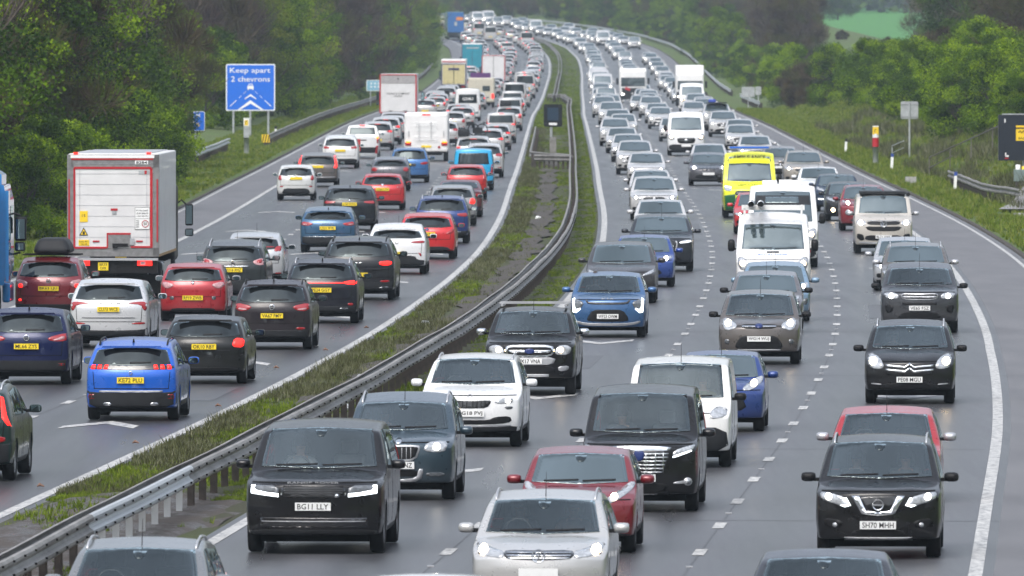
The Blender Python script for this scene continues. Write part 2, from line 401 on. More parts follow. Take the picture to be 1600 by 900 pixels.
for nm, off, ph in (('lane_dashes_right_outer', 9.37, 1.2), ('lane_dashes_right_inner', 5.69, 1.2), ('lane_dashes_left_inner', -5.53, 4), ('lane_dashes_left_outer', -9.07, 4)):
    dashes(nm, off, 72, 2100, ph)
def chevrons(name, offs, z0, dirn):
    V = []; F = []; z = z0
    while z < 1500:
        for off in offs:
            for sx in (-1, 1):
                n = len(V)
                for a, dz in ((0, 0), (.72, -2.6), (.72, -4.1), (0, -1.5)):
                    V.append(rp(z+dz*dirn, off+a*sx, H1))
                F.append((n, n+1, n+2, n+3))
        z += 40
    o = link(name, mesh_from(V, F), M['line']); o['kind'] = 'structure'
chevrons('chevron_markings_right', (3.84, 7.53, 11.25), 81, -1)
chevrons('chevron_markings_left', (-3.78, -7.3, -10.85), 108, 1)
# hills, field beyond the road
def sheet(name, x0, x1, z0, z1, f, mat, nx=30, nz=20):
    V = [(x0+(x1-x0)*i/nx, z0+(z1-z0)*j/nz, f(i/nx, j/nz)) for j in range(nz+1) for i in range(nx+1)]
    F = [(j*(nx+1)+i, j*(nx+1)+i+1, (j+1)*(nx+1)+i+1, (j+1)*(nx+1)+i) for j in range(nz) for i in range(nx)]
    o = link(name, mesh_from(V, F, name, True), mat); o['kind'] = 'structure'; return o
sheet('far_field', 20, 190, 2150, 2740, lambda u, v: -1.5+10.2*v+.6*math.sin(u*5), M['field'])
sheet('hills', -900, 900, 2700, 3400, lambda u, v: 4+60*v+3*math.sin(u*40)*v+6*math.sin(u*11+1), M['hill'], 80, 20)
# ------------------------------------------------------------------ unseen ground behind the viewpoint, and a hill ring added to block low sky
sheet('ground_behind', -500, 500, -500, 47, lambda u, v: -.2, M['verge'], 4, 4)
def blocker_ring(u, v):
    a = u*2*math.pi; return 0
V = []; F = []; n = 60
for j, (r, h) in enumerate(((150, -1), (160, 20), (185, 42), (330, 90))):
    for i in range(n+1):
        a = math.pi*(.93+1.14*i/n); V.append((r*math.cos(a), r*math.sin(a)*.9, h+3*math.sin(i*1.7)*(j > 0)))
for j in range(3):
    for i in range(n): F.append((j*(n+1)+i, j*(n+1)+i+1, (j+1)*(n+1)+i+1, (j+1)*(n+1)+i))
o = link('added_blocker_hills', mesh_from(V, F, 'h', True), M['hill']); o['kind'] = 'structure'  # unseen ring, shaped steep to keep low sky out of dark bodywork reflections
# ------------------------------------------------------------------ vegetation
def leafmat(name, cols, trans=.25, rough=.6):
    m, nt, b = new_mat(name)
    at_ = nt.nodes.new('ShaderNodeAttribute'); at_.attribute_name = 'tint'
    n = noise(nt, .45, 3, mapping(nt))
    ad = nt.nodes.new('ShaderNodeMath'); ad.operation = 'MULTIPLY_ADD'; ad.inputs[1].default_value = .45; nt.links.new(n.outputs[0], ad.inputs[0])
    mu = nt.nodes.new('ShaderNodeMath'); mu.operation = 'MULTIPLY'; mu.inputs[1].default_value = .62; nt.links.new(at_.outputs['Fac'], mu.inputs[0]); nt.links.new(mu.outputs[0], ad.inputs[2])
    k = len(cols); r = ramp(nt, ad.outputs[0], [(.18+.6*i/(k-1), c) for i, c in enumerate(cols)])
    nt.links.new(r.outputs[0], b.inputs['Base Color']); b.inputs['Roughness'].default_value = rough; b.inputs['Specular IOR Level'].default_value = .08
    tr = nt.nodes.new('ShaderNodeBsdfTranslucent'); nt.links.new(r.outputs[0], tr.inputs[0]); mx = nt.nodes.new('ShaderNodeMixShader'); mx.inputs[0].default_value = trans
    out = nt.nodes['Material Output']; nt.links.new(b.outputs[0], mx.inputs[1]); nt.links.new(tr.outputs[0], mx.inputs[2]); nt.links.new(mx.outputs[0], out.inputs[0])
    return m
LM = {'green': leafmat('spring_leaves', [(.006, .022, .003), (.028, .060, .003), (.085, .16, .003), (.23, .34, .006)], .16),
      'deep': leafmat('deep_green_leaves', [(.005, .018, .005), (.024, .05, .004), (.075, .14, .006)], .16),
      'yellow': leafmat('yellow_green_leaves', [(.035, .055, .006), (.09, .125, .008), (.17, .2, .018)], .18),
      'brown': leafmat('brown_buds', [(.022, .014, .009), (.055, .036, .022), (.09, .068, .038), (.075, .085, .02)], .1),
      'purple': leafmat('purple_brown_twigs', [(.03, .02, .02), (.055, .038, .036), (.085, .062, .054)], .1),
      'bark': simple('bark', (.07, .055, .042), .9, var=.4, scale=3)}
def quads_mesh(C, S, mat, nrs, tint, aspect=1.0, bend=None):
    n = len(C); A = nrs.normal(size=(n, 3)); A /= np.linalg.norm(A, axis=1)[:, None]; B_ = np.cross(A, nrs.normal(size=(n, 3))); B_ /= np.linalg.norm(B_, axis=1)[:, None]
    if bend is not None: A = bend
    S = np.asarray(S).reshape(-1, 1)*np.ones((n, 1)); a = A*S*.5*aspect; b = B_*S*.5
    V = np.stack([C-a, C+b*.8, C+a, C-b*.8], 1).reshape(-1, 3)
    me = bpy.data.meshes.new('leaves'); me.vertices.add(4*n); me.vertices.foreach_set('co', V.ravel())
    me.loops.add(4*n); me.loops.foreach_set('vertex_index', np.arange(4*n)); me.polygons.add(n); me.polygons.foreach_set('loop_start', np.arange(0, 4*n, 4)); me.polygons.foreach_set('loop_total', np.full(n, 4))
    me.update(calc_edges=True); at_ = me.attributes.new('tint', 'FLOAT', 'FACE'); at_.data.foreach_set('value', tint.astype(np.float32)); me.materials.append(mat); return me
def tree_proto(seed, h, r, kind, nleaf, ls, low=.12, clumps=70, bare=0):
    nr = np.random.RandomState(seed); rg = random.Random(seed)
    b = MB(); tips = []
    def branch(p, d, L, rad, lv):
        pts = [p]; q = p; dd = d.copy()
        for i in range(4):
            dd = (dd+Vector((rg.gauss(0, .13), rg.gauss(0, .13), .06 if lv else 0))).normalized(); q = q+dd*L/4; pts.append(q)
        b.tube(pts, [rad*(1-.16*i) for i in range(5)], 6 if lv < 2 else 3, False)
        tips.append(pts[-1]); 
        if lv >= (4 if bare else 3): return
        for k in range(rg.choice((3, 4)) if lv else 7):
            t = rg.uniform(.35, 1) if lv else rg.uniform(.25, 1); s = pts[min(4, int(t*4+.5))]
            az = rg.uniform(0, 6.28); el = rg.uniform(.3, .95)
            nd = Vector((math.cos(az)*math.cos(el), math.sin(az)*math.cos(el), math.sin(el)))
            nd = (nd+dd*.5).normalized(); branch(s, nd, L*rg.uniform(.5, .72), rad*.5, lv+1)
    branch(Vector((0, 0, -.3)), Vector((0, 0, 1)), h*.52, h*.018, 0)
    trunk = b.mesh('trunk', True)
    # crown envelope: clump centres
    cc = []
    while len(cc) < clumps:
        z = rg.uniform(low, 1); w = math.sin(math.pi*min(1, (z-low)/(1-low)*.86+.14))**.6
        a = rg.uniform(0, 6.28); rr = r*w*math.sqrt(rg.uniform(.12, 1))*rg.uniform(.75, 1.12)
        cc.append((rr*math.cos(a), rr*math.sin(a), z*h))
    cc = np.array(cc); cs = nr.uniform(.45, 1.15, clumps)*r*.30
    k = nr.randint(0, clumps, nleaf); dv = nr.normal(size=(nleaf, 3)); dv /= np.linalg.norm(dv, axis=1)[:, None]
    rad = nr.uniform(.25, 1.05, nleaf)**.6
    Cn = cc[k]+dv*(cs[k]*rad)[:, None]*np.array([1, 1, .72])
    cl = nr.uniform(0, 1, clumps)
    tint = np.clip(.8*cl[k]+.35*nr.uniform(0, 1, nleaf)-.08, 0, 1)
    if bare:
        bend = dv*np.array([.7, .7, 1])+np.array([0, 0, .55]); bend /= np.linalg.norm(bend, axis=1)[:, None]
        crown = quads_mesh(Cn, nr.uniform(.035, .06, nleaf), LM[kind], nr, tint, 1, bend*nr.uniform(14, 26, nleaf)[:, None])
    else: crown = quads_mesh(Cn, nr.uniform(.6, 1.3, nleaf)*ls, LM[kind], nr, tint)
    return trunk, crown
TP = {}
def tp(kind, i):
    k = (kind, i)
    if k not in TP:
        h, r, mk, nl, ls, lw, cl, br = {'green': (10, 4.2, 'green', 52000, .115, .03, 120, 0), 'deep': (10, 4, 'deep', 44000, .12, .04, 110, 0), 'yellow': (11, 3.8, 'yellow', 24000, .11, .08, 80, 0),
              'brown': (12, 4.4, 'brown', 16000, .1, .12, 80, 1), 'purple': (12, 4.6, 'purple', 15000, .1, .12, 70, 1), 'shrub': (4.4, 2.7, 'green', 26000, .10, .0, 55, 0), 'bramble': (3, 2.4, 'brown', 9000, .1, .0, 30, 1)}[kind]
        TP[k] = tree_proto(100+i*7+len(kind)*13, h, r, mk, nl, ls, lw, cl, br)+(h,)
    return TP[k]
TREES = []
def plant(kind, i, x, y, z, sc, label, group, name='tree', sx=1):
    tr, cr, h = tp(kind, i)
    root = empty(name, (x, y, z), random.uniform(0, 6.28), label, 'tree' if name == 'tree' else 'shrub', group)
    root.scale = (sc*sx, sc*sx, sc)
    link('trunk', tr, LM['bark'], root); o = bpy.data.objects.new('crown', cr); COL.objects.link(o); o.parent = root; TREES.append((x, y)); return root
def gz(z, off): return elev(z)+bank(z, off)
rt = random.Random(5)
def put(kind, z, off, sc, label, group, name='tree', sx=1, i=None):
    p = rp(z, off); return plant(kind, rt.randrange(2) if i is None else i, p.x, p.y, gz(z, off)-.1, sc, label, group, name, sx)
def row(z0, z1, step, off0, off1, kinds, s0, s1, label, group, name='tree', side=1, excl=None, sx=1):
    z = z0
    while z < z1:
        o = rt.uniform(off0, off1)*side+(KR(z)-15 if side > 0 else 0); p = rp(z, o); px = 800+p.x/p.y*FPX
        sp = 4.4*s1*FPX/p.y if name == 'tree' else 3*s1*FPX/p.y
        if not (excl and excl[0]-sp < px < excl[1]+sp):
            k = rt.choice(kinds); put(k, z, o, rt.uniform(s0, s1), label % {'green': 'green', 'deep': 'dark green', 'yellow': 'yellow green', 'brown': 'bare brown', 'purple': 'bare purple brown', 'shrub': 'bright green', 'bramble': 'brown twiggy'}[k], group, name, sx)
        z += step*rt.uniform(.7, 1.3)
# left side, from near to far
for k, z, o, s, lb in (('green', 402, -22.5, 1.25, 'large green tree filling the left edge above the blue lorry'), ('deep', 432, -24, 1.3, 'dark green tree behind the white lorry near the left edge'), ('green', 470, -21.5, 1.2, 'green tree standing over the verge left of the white box lorry'), ('green', 512, -23.4, 1.3, 'broad green tree behind the white box lorry'),
        ('green', 556, -23.6, 1.3, 'green tree with a rounded crown left of the small blue sign'), ('deep', 592, -24.4, 1.35, 'dark green tree behind the small blue sign'), ('green', 622, -23.6, 1.05, 'rightmost green tree of the near left clump, overhanging the small blue sign'), ('yellow', 655, -21.0, .6, 'small yellow green tree just left of the large blue chevron sign')):
    put(k, z, o, s, lb, 'trees of the left verge', i=0 if s > 1.22 else 1)
for z, o, s in ((408, -17.9, .8), (428, -18.4, .9), (449, -18.1, .8), (474, -18.2, .9), (500, -18.3, .85), (530, -18.6, .95), (560, -19.6, .95), (590, -20.4, .9), (612, -20.9, .8)):
    put('shrub', z, o, s, 'dark green bush at the foot of the near left trees', 'bushes at the foot of the near left trees', 'shrub')
row(425, 640, 42, 21.5, 24, ['brown', 'yellow'], .85, 1.05, '%s tree half buried in the near left clump of green trees', 'other trees of the near left clump', side=-1)
row(430, 660, 28, 28, 33, ['green', 'deep'], 1.3, 1.6, '%s tree at the back of the near left clump', 'back row of the near left trees', side=-1)
row(775, 900, 20, 24, 28, ['purple', 'purple', 'brown'], 1.05, 1.25, '%s tree behind the large blue chevron sign', 'bare trees behind the chevron sign', side=-1)
row(765, 880, 18, 22.5, 24, ['shrub'], 1.0, 1.4, '%s bush between the chevron sign and the bare trees', 'bushes behind the chevron sign', 'shrub', side=-1)
row(850, 1010, 20, 20.5, 23, ['yellow', 'yellow', 'green'], .85, 1.1, '%s tree in the belt right of the chevron sign', 'trees right of the chevron sign', side=-1)
row(880, 1080, 24, 27, 31, ['brown', 'purple', 'deep'], 1.1, 1.4, '%s tree in the second row right of the chevron sign', 'second row right of the chevron sign', side=-1)
row(1010, 1420, 24, 20, 23.5, ['brown', 'yellow', 'brown', 'purple', 'green'], .85, 1.1, '%s tree along the far left verge', 'trees along the far left verge', side=-1)
row(1040, 1500, 34, 27, 34, ['brown', 'purple', 'green'], 1.0, 1.3, '%s tree in the back row of the far left verge', 'back row of the far left verge', side=-1)
row(1420, 1900, 26, 19, 22, ['green', 'yellow', 'green', 'brown'], .8, 1.05, '%s tree on the inside of the distant bend', 'trees inside the distant bend', side=-1)
row(1450, 2000, 34, 27, 60, ['green', 'brown', 'deep'], 1.0, 1.3, '%s tree in the wood inside the distant bend', 'wood inside the distant bend', side=-1)
# right side
X = (1318, 1388)
row(452, 860, 11, 24, 28, ['shrub', 'shrub', 'shrub', 'bramble'], .6, 1.0, '%s bush on the right bank', 'bushes on the right bank', 'shrub', sx=1.15)
row(470, 900, 17, 29, 34, ['shrub', 'bramble', 'shrub'], .7, 1.0, '%s bush higher up the right bank', 'bushes higher up the right bank', 'shrub', sx=1.2, excl=X)
row(600, 900, 15, 22, 24.5, ['shrub', 'shrub'], .6, 1.0, '%s bush near the foot of the right bank', 'bushes near the foot of the right bank', 'shrub')
row(470, 900, 16, 34, 40, ['brown', 'purple', 'brown'], 1.0, 1.25, '%s tree along the top of the right bank', 'trees along the top of the right bank', excl=X)
row(480, 900, 30, 46, 56, ['brown', 'purple', 'deep'], 1.1, 1.4, '%s tree behind the top of the right bank', 'trees behind the top of the right bank', excl=X)
row(880, 1500, 18, 23, 28, ['brown', 'purple', 'brown', 'brown', 'green'], .62, .9, '%s tree along the far right verge', 'trees along the far right verge', excl=X)
row(900, 1500, 20, 19.8, 21.5, ['bramble', 'shrub', 'bramble'], .7, 1.1, '%s bush at the edge of the far right verge', 'bushes at the edge of the far right verge', 'shrub')
row(900, 1560, 26, 31, 44, ['brown', 'purple', 'brown', 'deep'], .9, 1.15, '%s tree in the back row of the far right verge', 'back row of the far right verge', excl=X)
row(1500, 1930, 18, 21, 26, ['green', 'brown', 'deep', 'brown'], .7, .95, '%s tree outside the distant bend', 'trees outside the distant bend', excl=X)
row(1540, 1960, 30, 32, 55, ['brown', 'purple', 'deep'], 1.0, 1.2, '%s tree in the wood outside the distant bend', 'wood outside the distant bend', excl=X)
row(1880, 2320, 9, 19.5, 24, ['green', 'deep', 'brown', 'yellow'], .6, .9, '%s tree at the front of the wood beyond the distant bend', 'front of the wood beyond the distant bend', excl=X)
row(1380, 1960, 11, 18.6, 20.5, ['shrub', 'green', 'bramble', 'shrub'], .55, .8, '%s bush behind the pale barrier of the distant bend', 'bushes behind the pale barrier', 'shrub')
for j in range(44):
    z = rt.uniform(1960, 2300); x = rt.uniform(-75, 62); px = 800+x/z*FPX
    if x-mid(z) < 22*math.sqrt(1+slope(z)**2) or X[0]-8 < px < X[1]+8: continue
    k = rt.choice(['green', 'deep', 'brown', 'deep', 'purple']); plant(k, rt.randrange(2), x, z, elev(z)-.2, rt.uniform(1.0, 1.35), '%s tree in the wood beyond the distant bend' % {'green': 'green', 'deep': 'dark green', 'brown': 'bare brown', 'purple': 'bare purple brown'}[k], 'wood beyond the distant bend')
row(880, 1500, 22, 24, 40, ['bramble', 'shrub'], .3, .45, '%s low scrub in front of the far green field', 'low scrub in front of the far field', 'shrub')
# far wood beyond the field: one mass
nr = np.random.RandomState(3); n = 9000
Cw = np.stack([nr.uniform(30, 200, n), nr.uniform(2640, 2740, n), nr.uniform(7, 26, n)], 1)
fw = bpy.data.objects.new('far_wood', quads_mesh(Cw, nr.uniform(1.5, 3, n), LM['deep'], nr, nr.uniform(0, 1, n))); COL.objects.link(fw); fw['kind'] = 'stuff'; fw['label'] = 'dark far-off wood beyond the green field'; fw['category'] = 'wood'
# grass: verge and median tufts (one object each)
def tufts(name, pts, hts, mat, nb, seed, wd=.012):
    nr = np.random.RandomState(seed); P = np.repeat(pts, nb, 0); H = np.repeat(hts, nb)*nr.uniform(.5, 1.2, len(pts)*nb); n = len(P)
    off = nr.normal(0, .05, (n, 2))*(.5+np.repeat(hts, nb)[:, None]*2); P = P.copy(); P[:, :2] += off
    a = nr.uniform(0, 6.28, n); w = np.stack([np.cos(a), np.sin(a), np.zeros(n)], 1)*(wd*nr.uniform(.6, 1.6, n))[:, None]
    lean = nr.normal(0, .35, (n, 2)); T = P+np.concatenate([lean*H[:, None], H[:, None]], 1)
    V = np.stack([P-w, P+w, T], 1).reshape(-1, 3); me = bpy.data.meshes.new(name); me.vertices.add(3*n); me.vertices.foreach_set('co', V.ravel()); me.loops.add(3*n); me.loops.foreach_set('vertex_index', np.arange(3*n)); me.polygons.add(n)
    me.polygons.foreach_set('loop_start', np.arange(0, 3*n, 3)); me.polygons.foreach_set('loop_total', np.full(n, 3)); me.update(calc_edges=True)
    at_ = me.attributes.new('tint', 'FLOAT', 'FACE'); at_.data.foreach_set('value', np.clip(np.repeat(nr.uniform(0, 1, len(pts)), nb)*.6+nr.uniform(0, .4, n), 0, 1).astype(np.float32)); me.materials.append(mat)
    o = bpy.data.objects.new(name, me); COL.objects.link(o); o['kind'] = 'stuff'; return o
def scatter(n, z0, z1, o0, o1, seed, mask=None, pw=1.0, hf=None):
    nr = np.random.RandomState(seed); z = z0+(z1-z0)*nr.uniform(0, 1, n)**pw; o = nr.uniform(0, 1, n)
    mz = np.interp(z, _z, _m); ez = np.interp(z, _z, _e); kr = np.array([KR(t) for t in z]); t = (np.interp(z+3, _z, _m)-np.interp(z-3, _z, _m))/6
    oo = o0+(o1-o0)*o if not callable(o0) else o0(kr)+(o1(kr)-o0(kr))*o
    X_ = mz+oo; Y_ = z-oo*t; 
    N = np.sin(X_*1.3+z*.11)*np.cos(z*.23-X_*.7)+.6*np.sin(z*.05+X_*2.1)+nr.normal(0, .35, n)
    keep = np.ones(n, bool) if mask is None else mask(oo, z, N)
    h = np.array([hf(a, b) for a, b in zip(z, oo)]) if hf else np.zeros(n)
    return np.stack([X_, Y_, ez+h], 1)[keep], N[keep], oo[keep]
gm = leafmat('grass_blades', [(.03, .06, .006), (.075, .125, .010), (.14, .19, .02), (.24, .25, .07)], .15)
dm = leafmat('dead_weeds', [(.018, .016, .011), (.045, .045, .02), (.085, .095, .035), (.2, .2, .13)], .1)
mm = leafmat('moss_and_low_grass', [(.03, .035, .008), (.06, .09, .008), (.12, .18, .012), (.18, .22, .03)], .1)
mh_ = lambda z, o: .04
p, N, oo = scatter(30000, 190, 900, -1.68, 1.68, 1, lambda o, z, N: ((N > -.45) | (o > .98)) & ~((o > -.8) & (o < .1) & (z > 235) & (z < 640) & (N < .35)), 1.8, mh_); tufts('median_grass', p, .045+.045*np.clip(N, 0, 1.5), mm, 9, 2)
p, N, oo = scatter(9000, 780, 1750, -1.66, 1.66, 21, None, 1.0, mh_); tufts('far_median_grass', p, .08+.05*np.clip(N, 0, 1.5), mm, 7, 22, .035)
p, N, oo = scatter(15000, 192, 800, -1.7, -.2, 4, lambda o, z, N: (N < .45) & ~((o > -.8) & (z > 300) & (N < .2)), 1.6, mh_); tufts('dead_weeds', p, .11+.07*np.abs(N), dm, 8, 5, .009)
p, N, oo = scatter(5000, 75, 195, -1.6, 1.6, 8, lambda o, z, N: N > .55, 1, mh_); tufts('sparse_median_grass', p, .08+.05*N, mm, 9, 9)
rf = lambda z, o: bank(z, o)+.02
p, N, oo = scatter(32000, 250, 1000, lambda k: k+.3, lambda k: k+9, 11, None, 1.2, rf); tufts('right_verge_grass', p, .14+.1*np.abs(N), gm, 8, 12, .02)
p, N, oo = scatter(20000, 330, 1200, -15.4, -20.5, 13, None, 1.3, rf); tufts('left_verge_grass', p, .1+.08*np.abs(N), gm, 8, 14, .02)
p, N, oo = scatter(15000, 420, 800, lambda k: k+2.6, lambda k: k+13, 15, lambda o, z, N: N > .3, 1.1, rf); tufts('bank_weeds', p, .35+.25*np.abs(N), dm, 9, 16, .02)
TMP = bpy.data.scenes.new('tmp')
def evalmesh(o):
    TMP.collection.objects.link(o)
    vl = TMP.view_layers[0]; vl.update(); me = bpy.data.meshes.new_from_object(o.evaluated_get(vl.depsgraph)); TMP.collection.objects.unlink(o); return me
# ------------------------------------------------------------------ car builder (nose towards -Y, origin on the ground at the middle)
def chaikin(p, n=1, closed=True):
    for _ in range(n):
        q = []
        for i in range(len(p)):
            a = p[i]; b = p[(i+1) % len(p)]
            q += [(a[0]*.78+b[0]*.22, a[1]*.78+b[1]*.22), (a[0]*.22+b[0]*.78, a[1]*.22+b[1]*.78)]
        p = q
    return p
def dens(p, mx):
    out = []
    for i in range(len(p)):
        a = p[i]; b = p[(i+1) % len(p)]; n = max(1, int(math.dist(a, b)/mx + .5))
        out += [(a[0]+(b[0]-a[0])*k/n, a[1]+(b[1]-a[1])*k/n) for k in range(n)]
    return out
def flatmesh(poly, mx):
    """triangulated, subdivided flat polygon -> verts2d, faces, boundary loop (as indices)"""
    bm = bmesh.new(); vs = [bm.verts.new((a, b, 0)) for a, b in poly]
    for t in tessellate_polygon([[Vector((a, b, 0)) for a, b in poly]]):
        try: bm.faces.new([vs[i] for i in t])
        except ValueError: pass
    for _ in range(5):
        es = [e for e in bm.edges if e.calc_length() > mx]
        if not es: break
        bmesh.ops.subdivide_edges(bm, edges=es, cuts=1); bmesh.ops.triangulate(bm, faces=[f for f in bm.faces if len(f.verts) > 3])
    bmesh.ops.recalc_face_normals(bm, faces=bm.faces)
    bm.verts.index_update()
    V = [(v.co.x, v.co.y) for v in bm.verts]; F = [tuple(v.index for v in f.verts) for f in bm.faces]
    B = [(e.verts[0].index, e.verts[1].index) for e in bm.edges if len(e.link_faces) == 1]
    bm.free(); return V, F, B
DIRS = {'front': (lambda a, b: (Vector((a, -9, b)), Vector((0, 1, 0)))), 'rear': (lambda a, b: (Vector((a, 9, b)), Vector((0, -1, 0)))),
        'right': (lambda a, b: (Vector((5, a, b)), Vector((-1, 0, 0)))), 'left': (lambda a, b: (Vector((-5, a, b)), Vector((1, 0, 0)))),
        'top': (lambda a, b: (Vector((a, b, 6)), Vector((0, 0, -1))))}
def patch(bvh, side, poly, off=.006, mx=.09, thick=.02):
    V, F, B = flatmesh(poly, mx); P = []; Q = []
    for a, b in V:
        o, d = DIRS[side](a, b); h, n, i, ds = bvh.ray_cast(o, d)
        if h is None:
            q = Vector((a, -1.9 if side == 'front' else 1.9, b)) if side in ('front', 'rear') else o + d*4.2
            h, n, i, ds = bvh.find_nearest(q)
        if n.dot(d) > 0: n = -n
        P.append(h + n*off); Q.append(h - n*thick)
    n = len(P); FF = list(F); used = sorted(set(i for e in B for i in e)); m = {v: n+k for k, v in enumerate(used)}
    for a, b in B: FF.append((a, b, m[b], m[a]))
    me = mesh_from(P + [Q[v] for v in used], FF)
    bm = bmesh.new(); bm.from_mesh(me); bmesh.ops.recalc_face_normals(bm, faces=bm.faces); bm.to_mesh(me); bm.free()
    me.polygons.foreach_set('use_smooth', [i < len(F) for i in range(len(me.polygons))])
    return me
def inpoly(p, poly):
    c = False; j = len(poly)-1
    for i in range(len(poly)):
        if (poly[i][1] > p[1]) != (poly[j][1] > p[1]) and p[0] < (poly[j][0]-poly[i][0])*(p[1]-poly[i][1])/(poly[j][1]-poly[i][1]+1e-12)+poly[i][0]: c = not c
        j = i
    return c
def lerpT(T, d):
    return float(np.interp(d, [a for a, b in T], [b for a, b in T]))
TYPES = {  # L, W, H, T profile [(distance from nose, height)], belt, rear lean, front overhang, rear overhang, wheel radius, sill
 'hatch': dict(L=4.2, W=1.77, H=1.47, nose=.74, cowl=(1.0, .95), wtop=(1.72, 1.40), rr=(3.2, 1.45), tail=1.36, belt=.93, lean=.55, fo=.84, ro=.72, wr=.31),
 'small': dict(L=3.8, W=1.68, H=1.5, nose=.76, cowl=(.85, .98), wtop=(1.5, 1.42), rr=(2.9, 1.47), tail=1.38, belt=.95, lean=.42, fo=.75, ro=.6, wr=.3),
 'suv': dict(L=4.5, W=1.84, H=1.65, nose=.9, cowl=(1.1, 1.1), wtop=(1.85, 1.57), rr=(3.5, 1.63), tail=1.52, belt=1.04, lean=.5, fo=.88, ro=.85, wr=.35),
 'bigsuv': dict(L=4.9, W=1.96, H=1.72, nose=.98, cowl=(1.25, 1.16), wtop=(2.0, 1.64), rr=(3.8, 1.7), tail=1.6, belt=1.12, lean=.5, fo=.88, ro=.98, wr=.38),
 'estate': dict(L=4.65, W=1.81, H=1.48, nose=.72, cowl=(1.15, .95), wtop=(1.95, 1.40), rr=(3.7, 1.45), tail=1.38, belt=.93, lean=.5, fo=.88, ro=.98, wr=.32),
 'saloon': dict(L=4.7, W=1.83, H=1.45, nose=.7, cowl=(1.2, .93), wtop=(2.0, 1.38), rr=(3.1, 1.40), tail=1.02, belt=.93, lean=.08, fo=.85, ro=1.0, wr=.33, deck=(4.15, 1.05)),
 'mpv': dict(L=4.45, W=1.83, H=1.63, nose=.84, cowl=(.85, 1.05), wtop=(1.65, 1.55), rr=(3.4, 1.61), tail=1.52, belt=1.0, lean=.38, fo=.87, ro=.8, wr=.32),
 'van': dict(L=4.6, W=1.83, H=1.85, nose=.92, cowl=(.85, 1.16), wtop=(1.4, 1.78), rr=(4.0, 1.84), tail=1.8, belt=1.1, lean=.12, fo=.88, ro=.85, wr=.32, tum=.1),
 'bigvan': dict(L=5.6, W=2.02, H=2.4, nose=1.12, cowl=(.62, 1.38), wtop=(1.25, 2.1), rr=(2.4, 2.38), tail=2.36, belt=1.35, lean=.06, fo=.95, ro=1.05, wr=.35, tum=.08),
 'camper': dict(L=4.95, W=1.9, H=1.96, nose=1.0, cowl=(.75, 1.28), wtop=(1.3, 1.88), rr=(4.4, 1.94), tail=1.9, belt=1.2, lean=.12, fo=.92, ro=1.0, wr=.35, tum=.09),
}
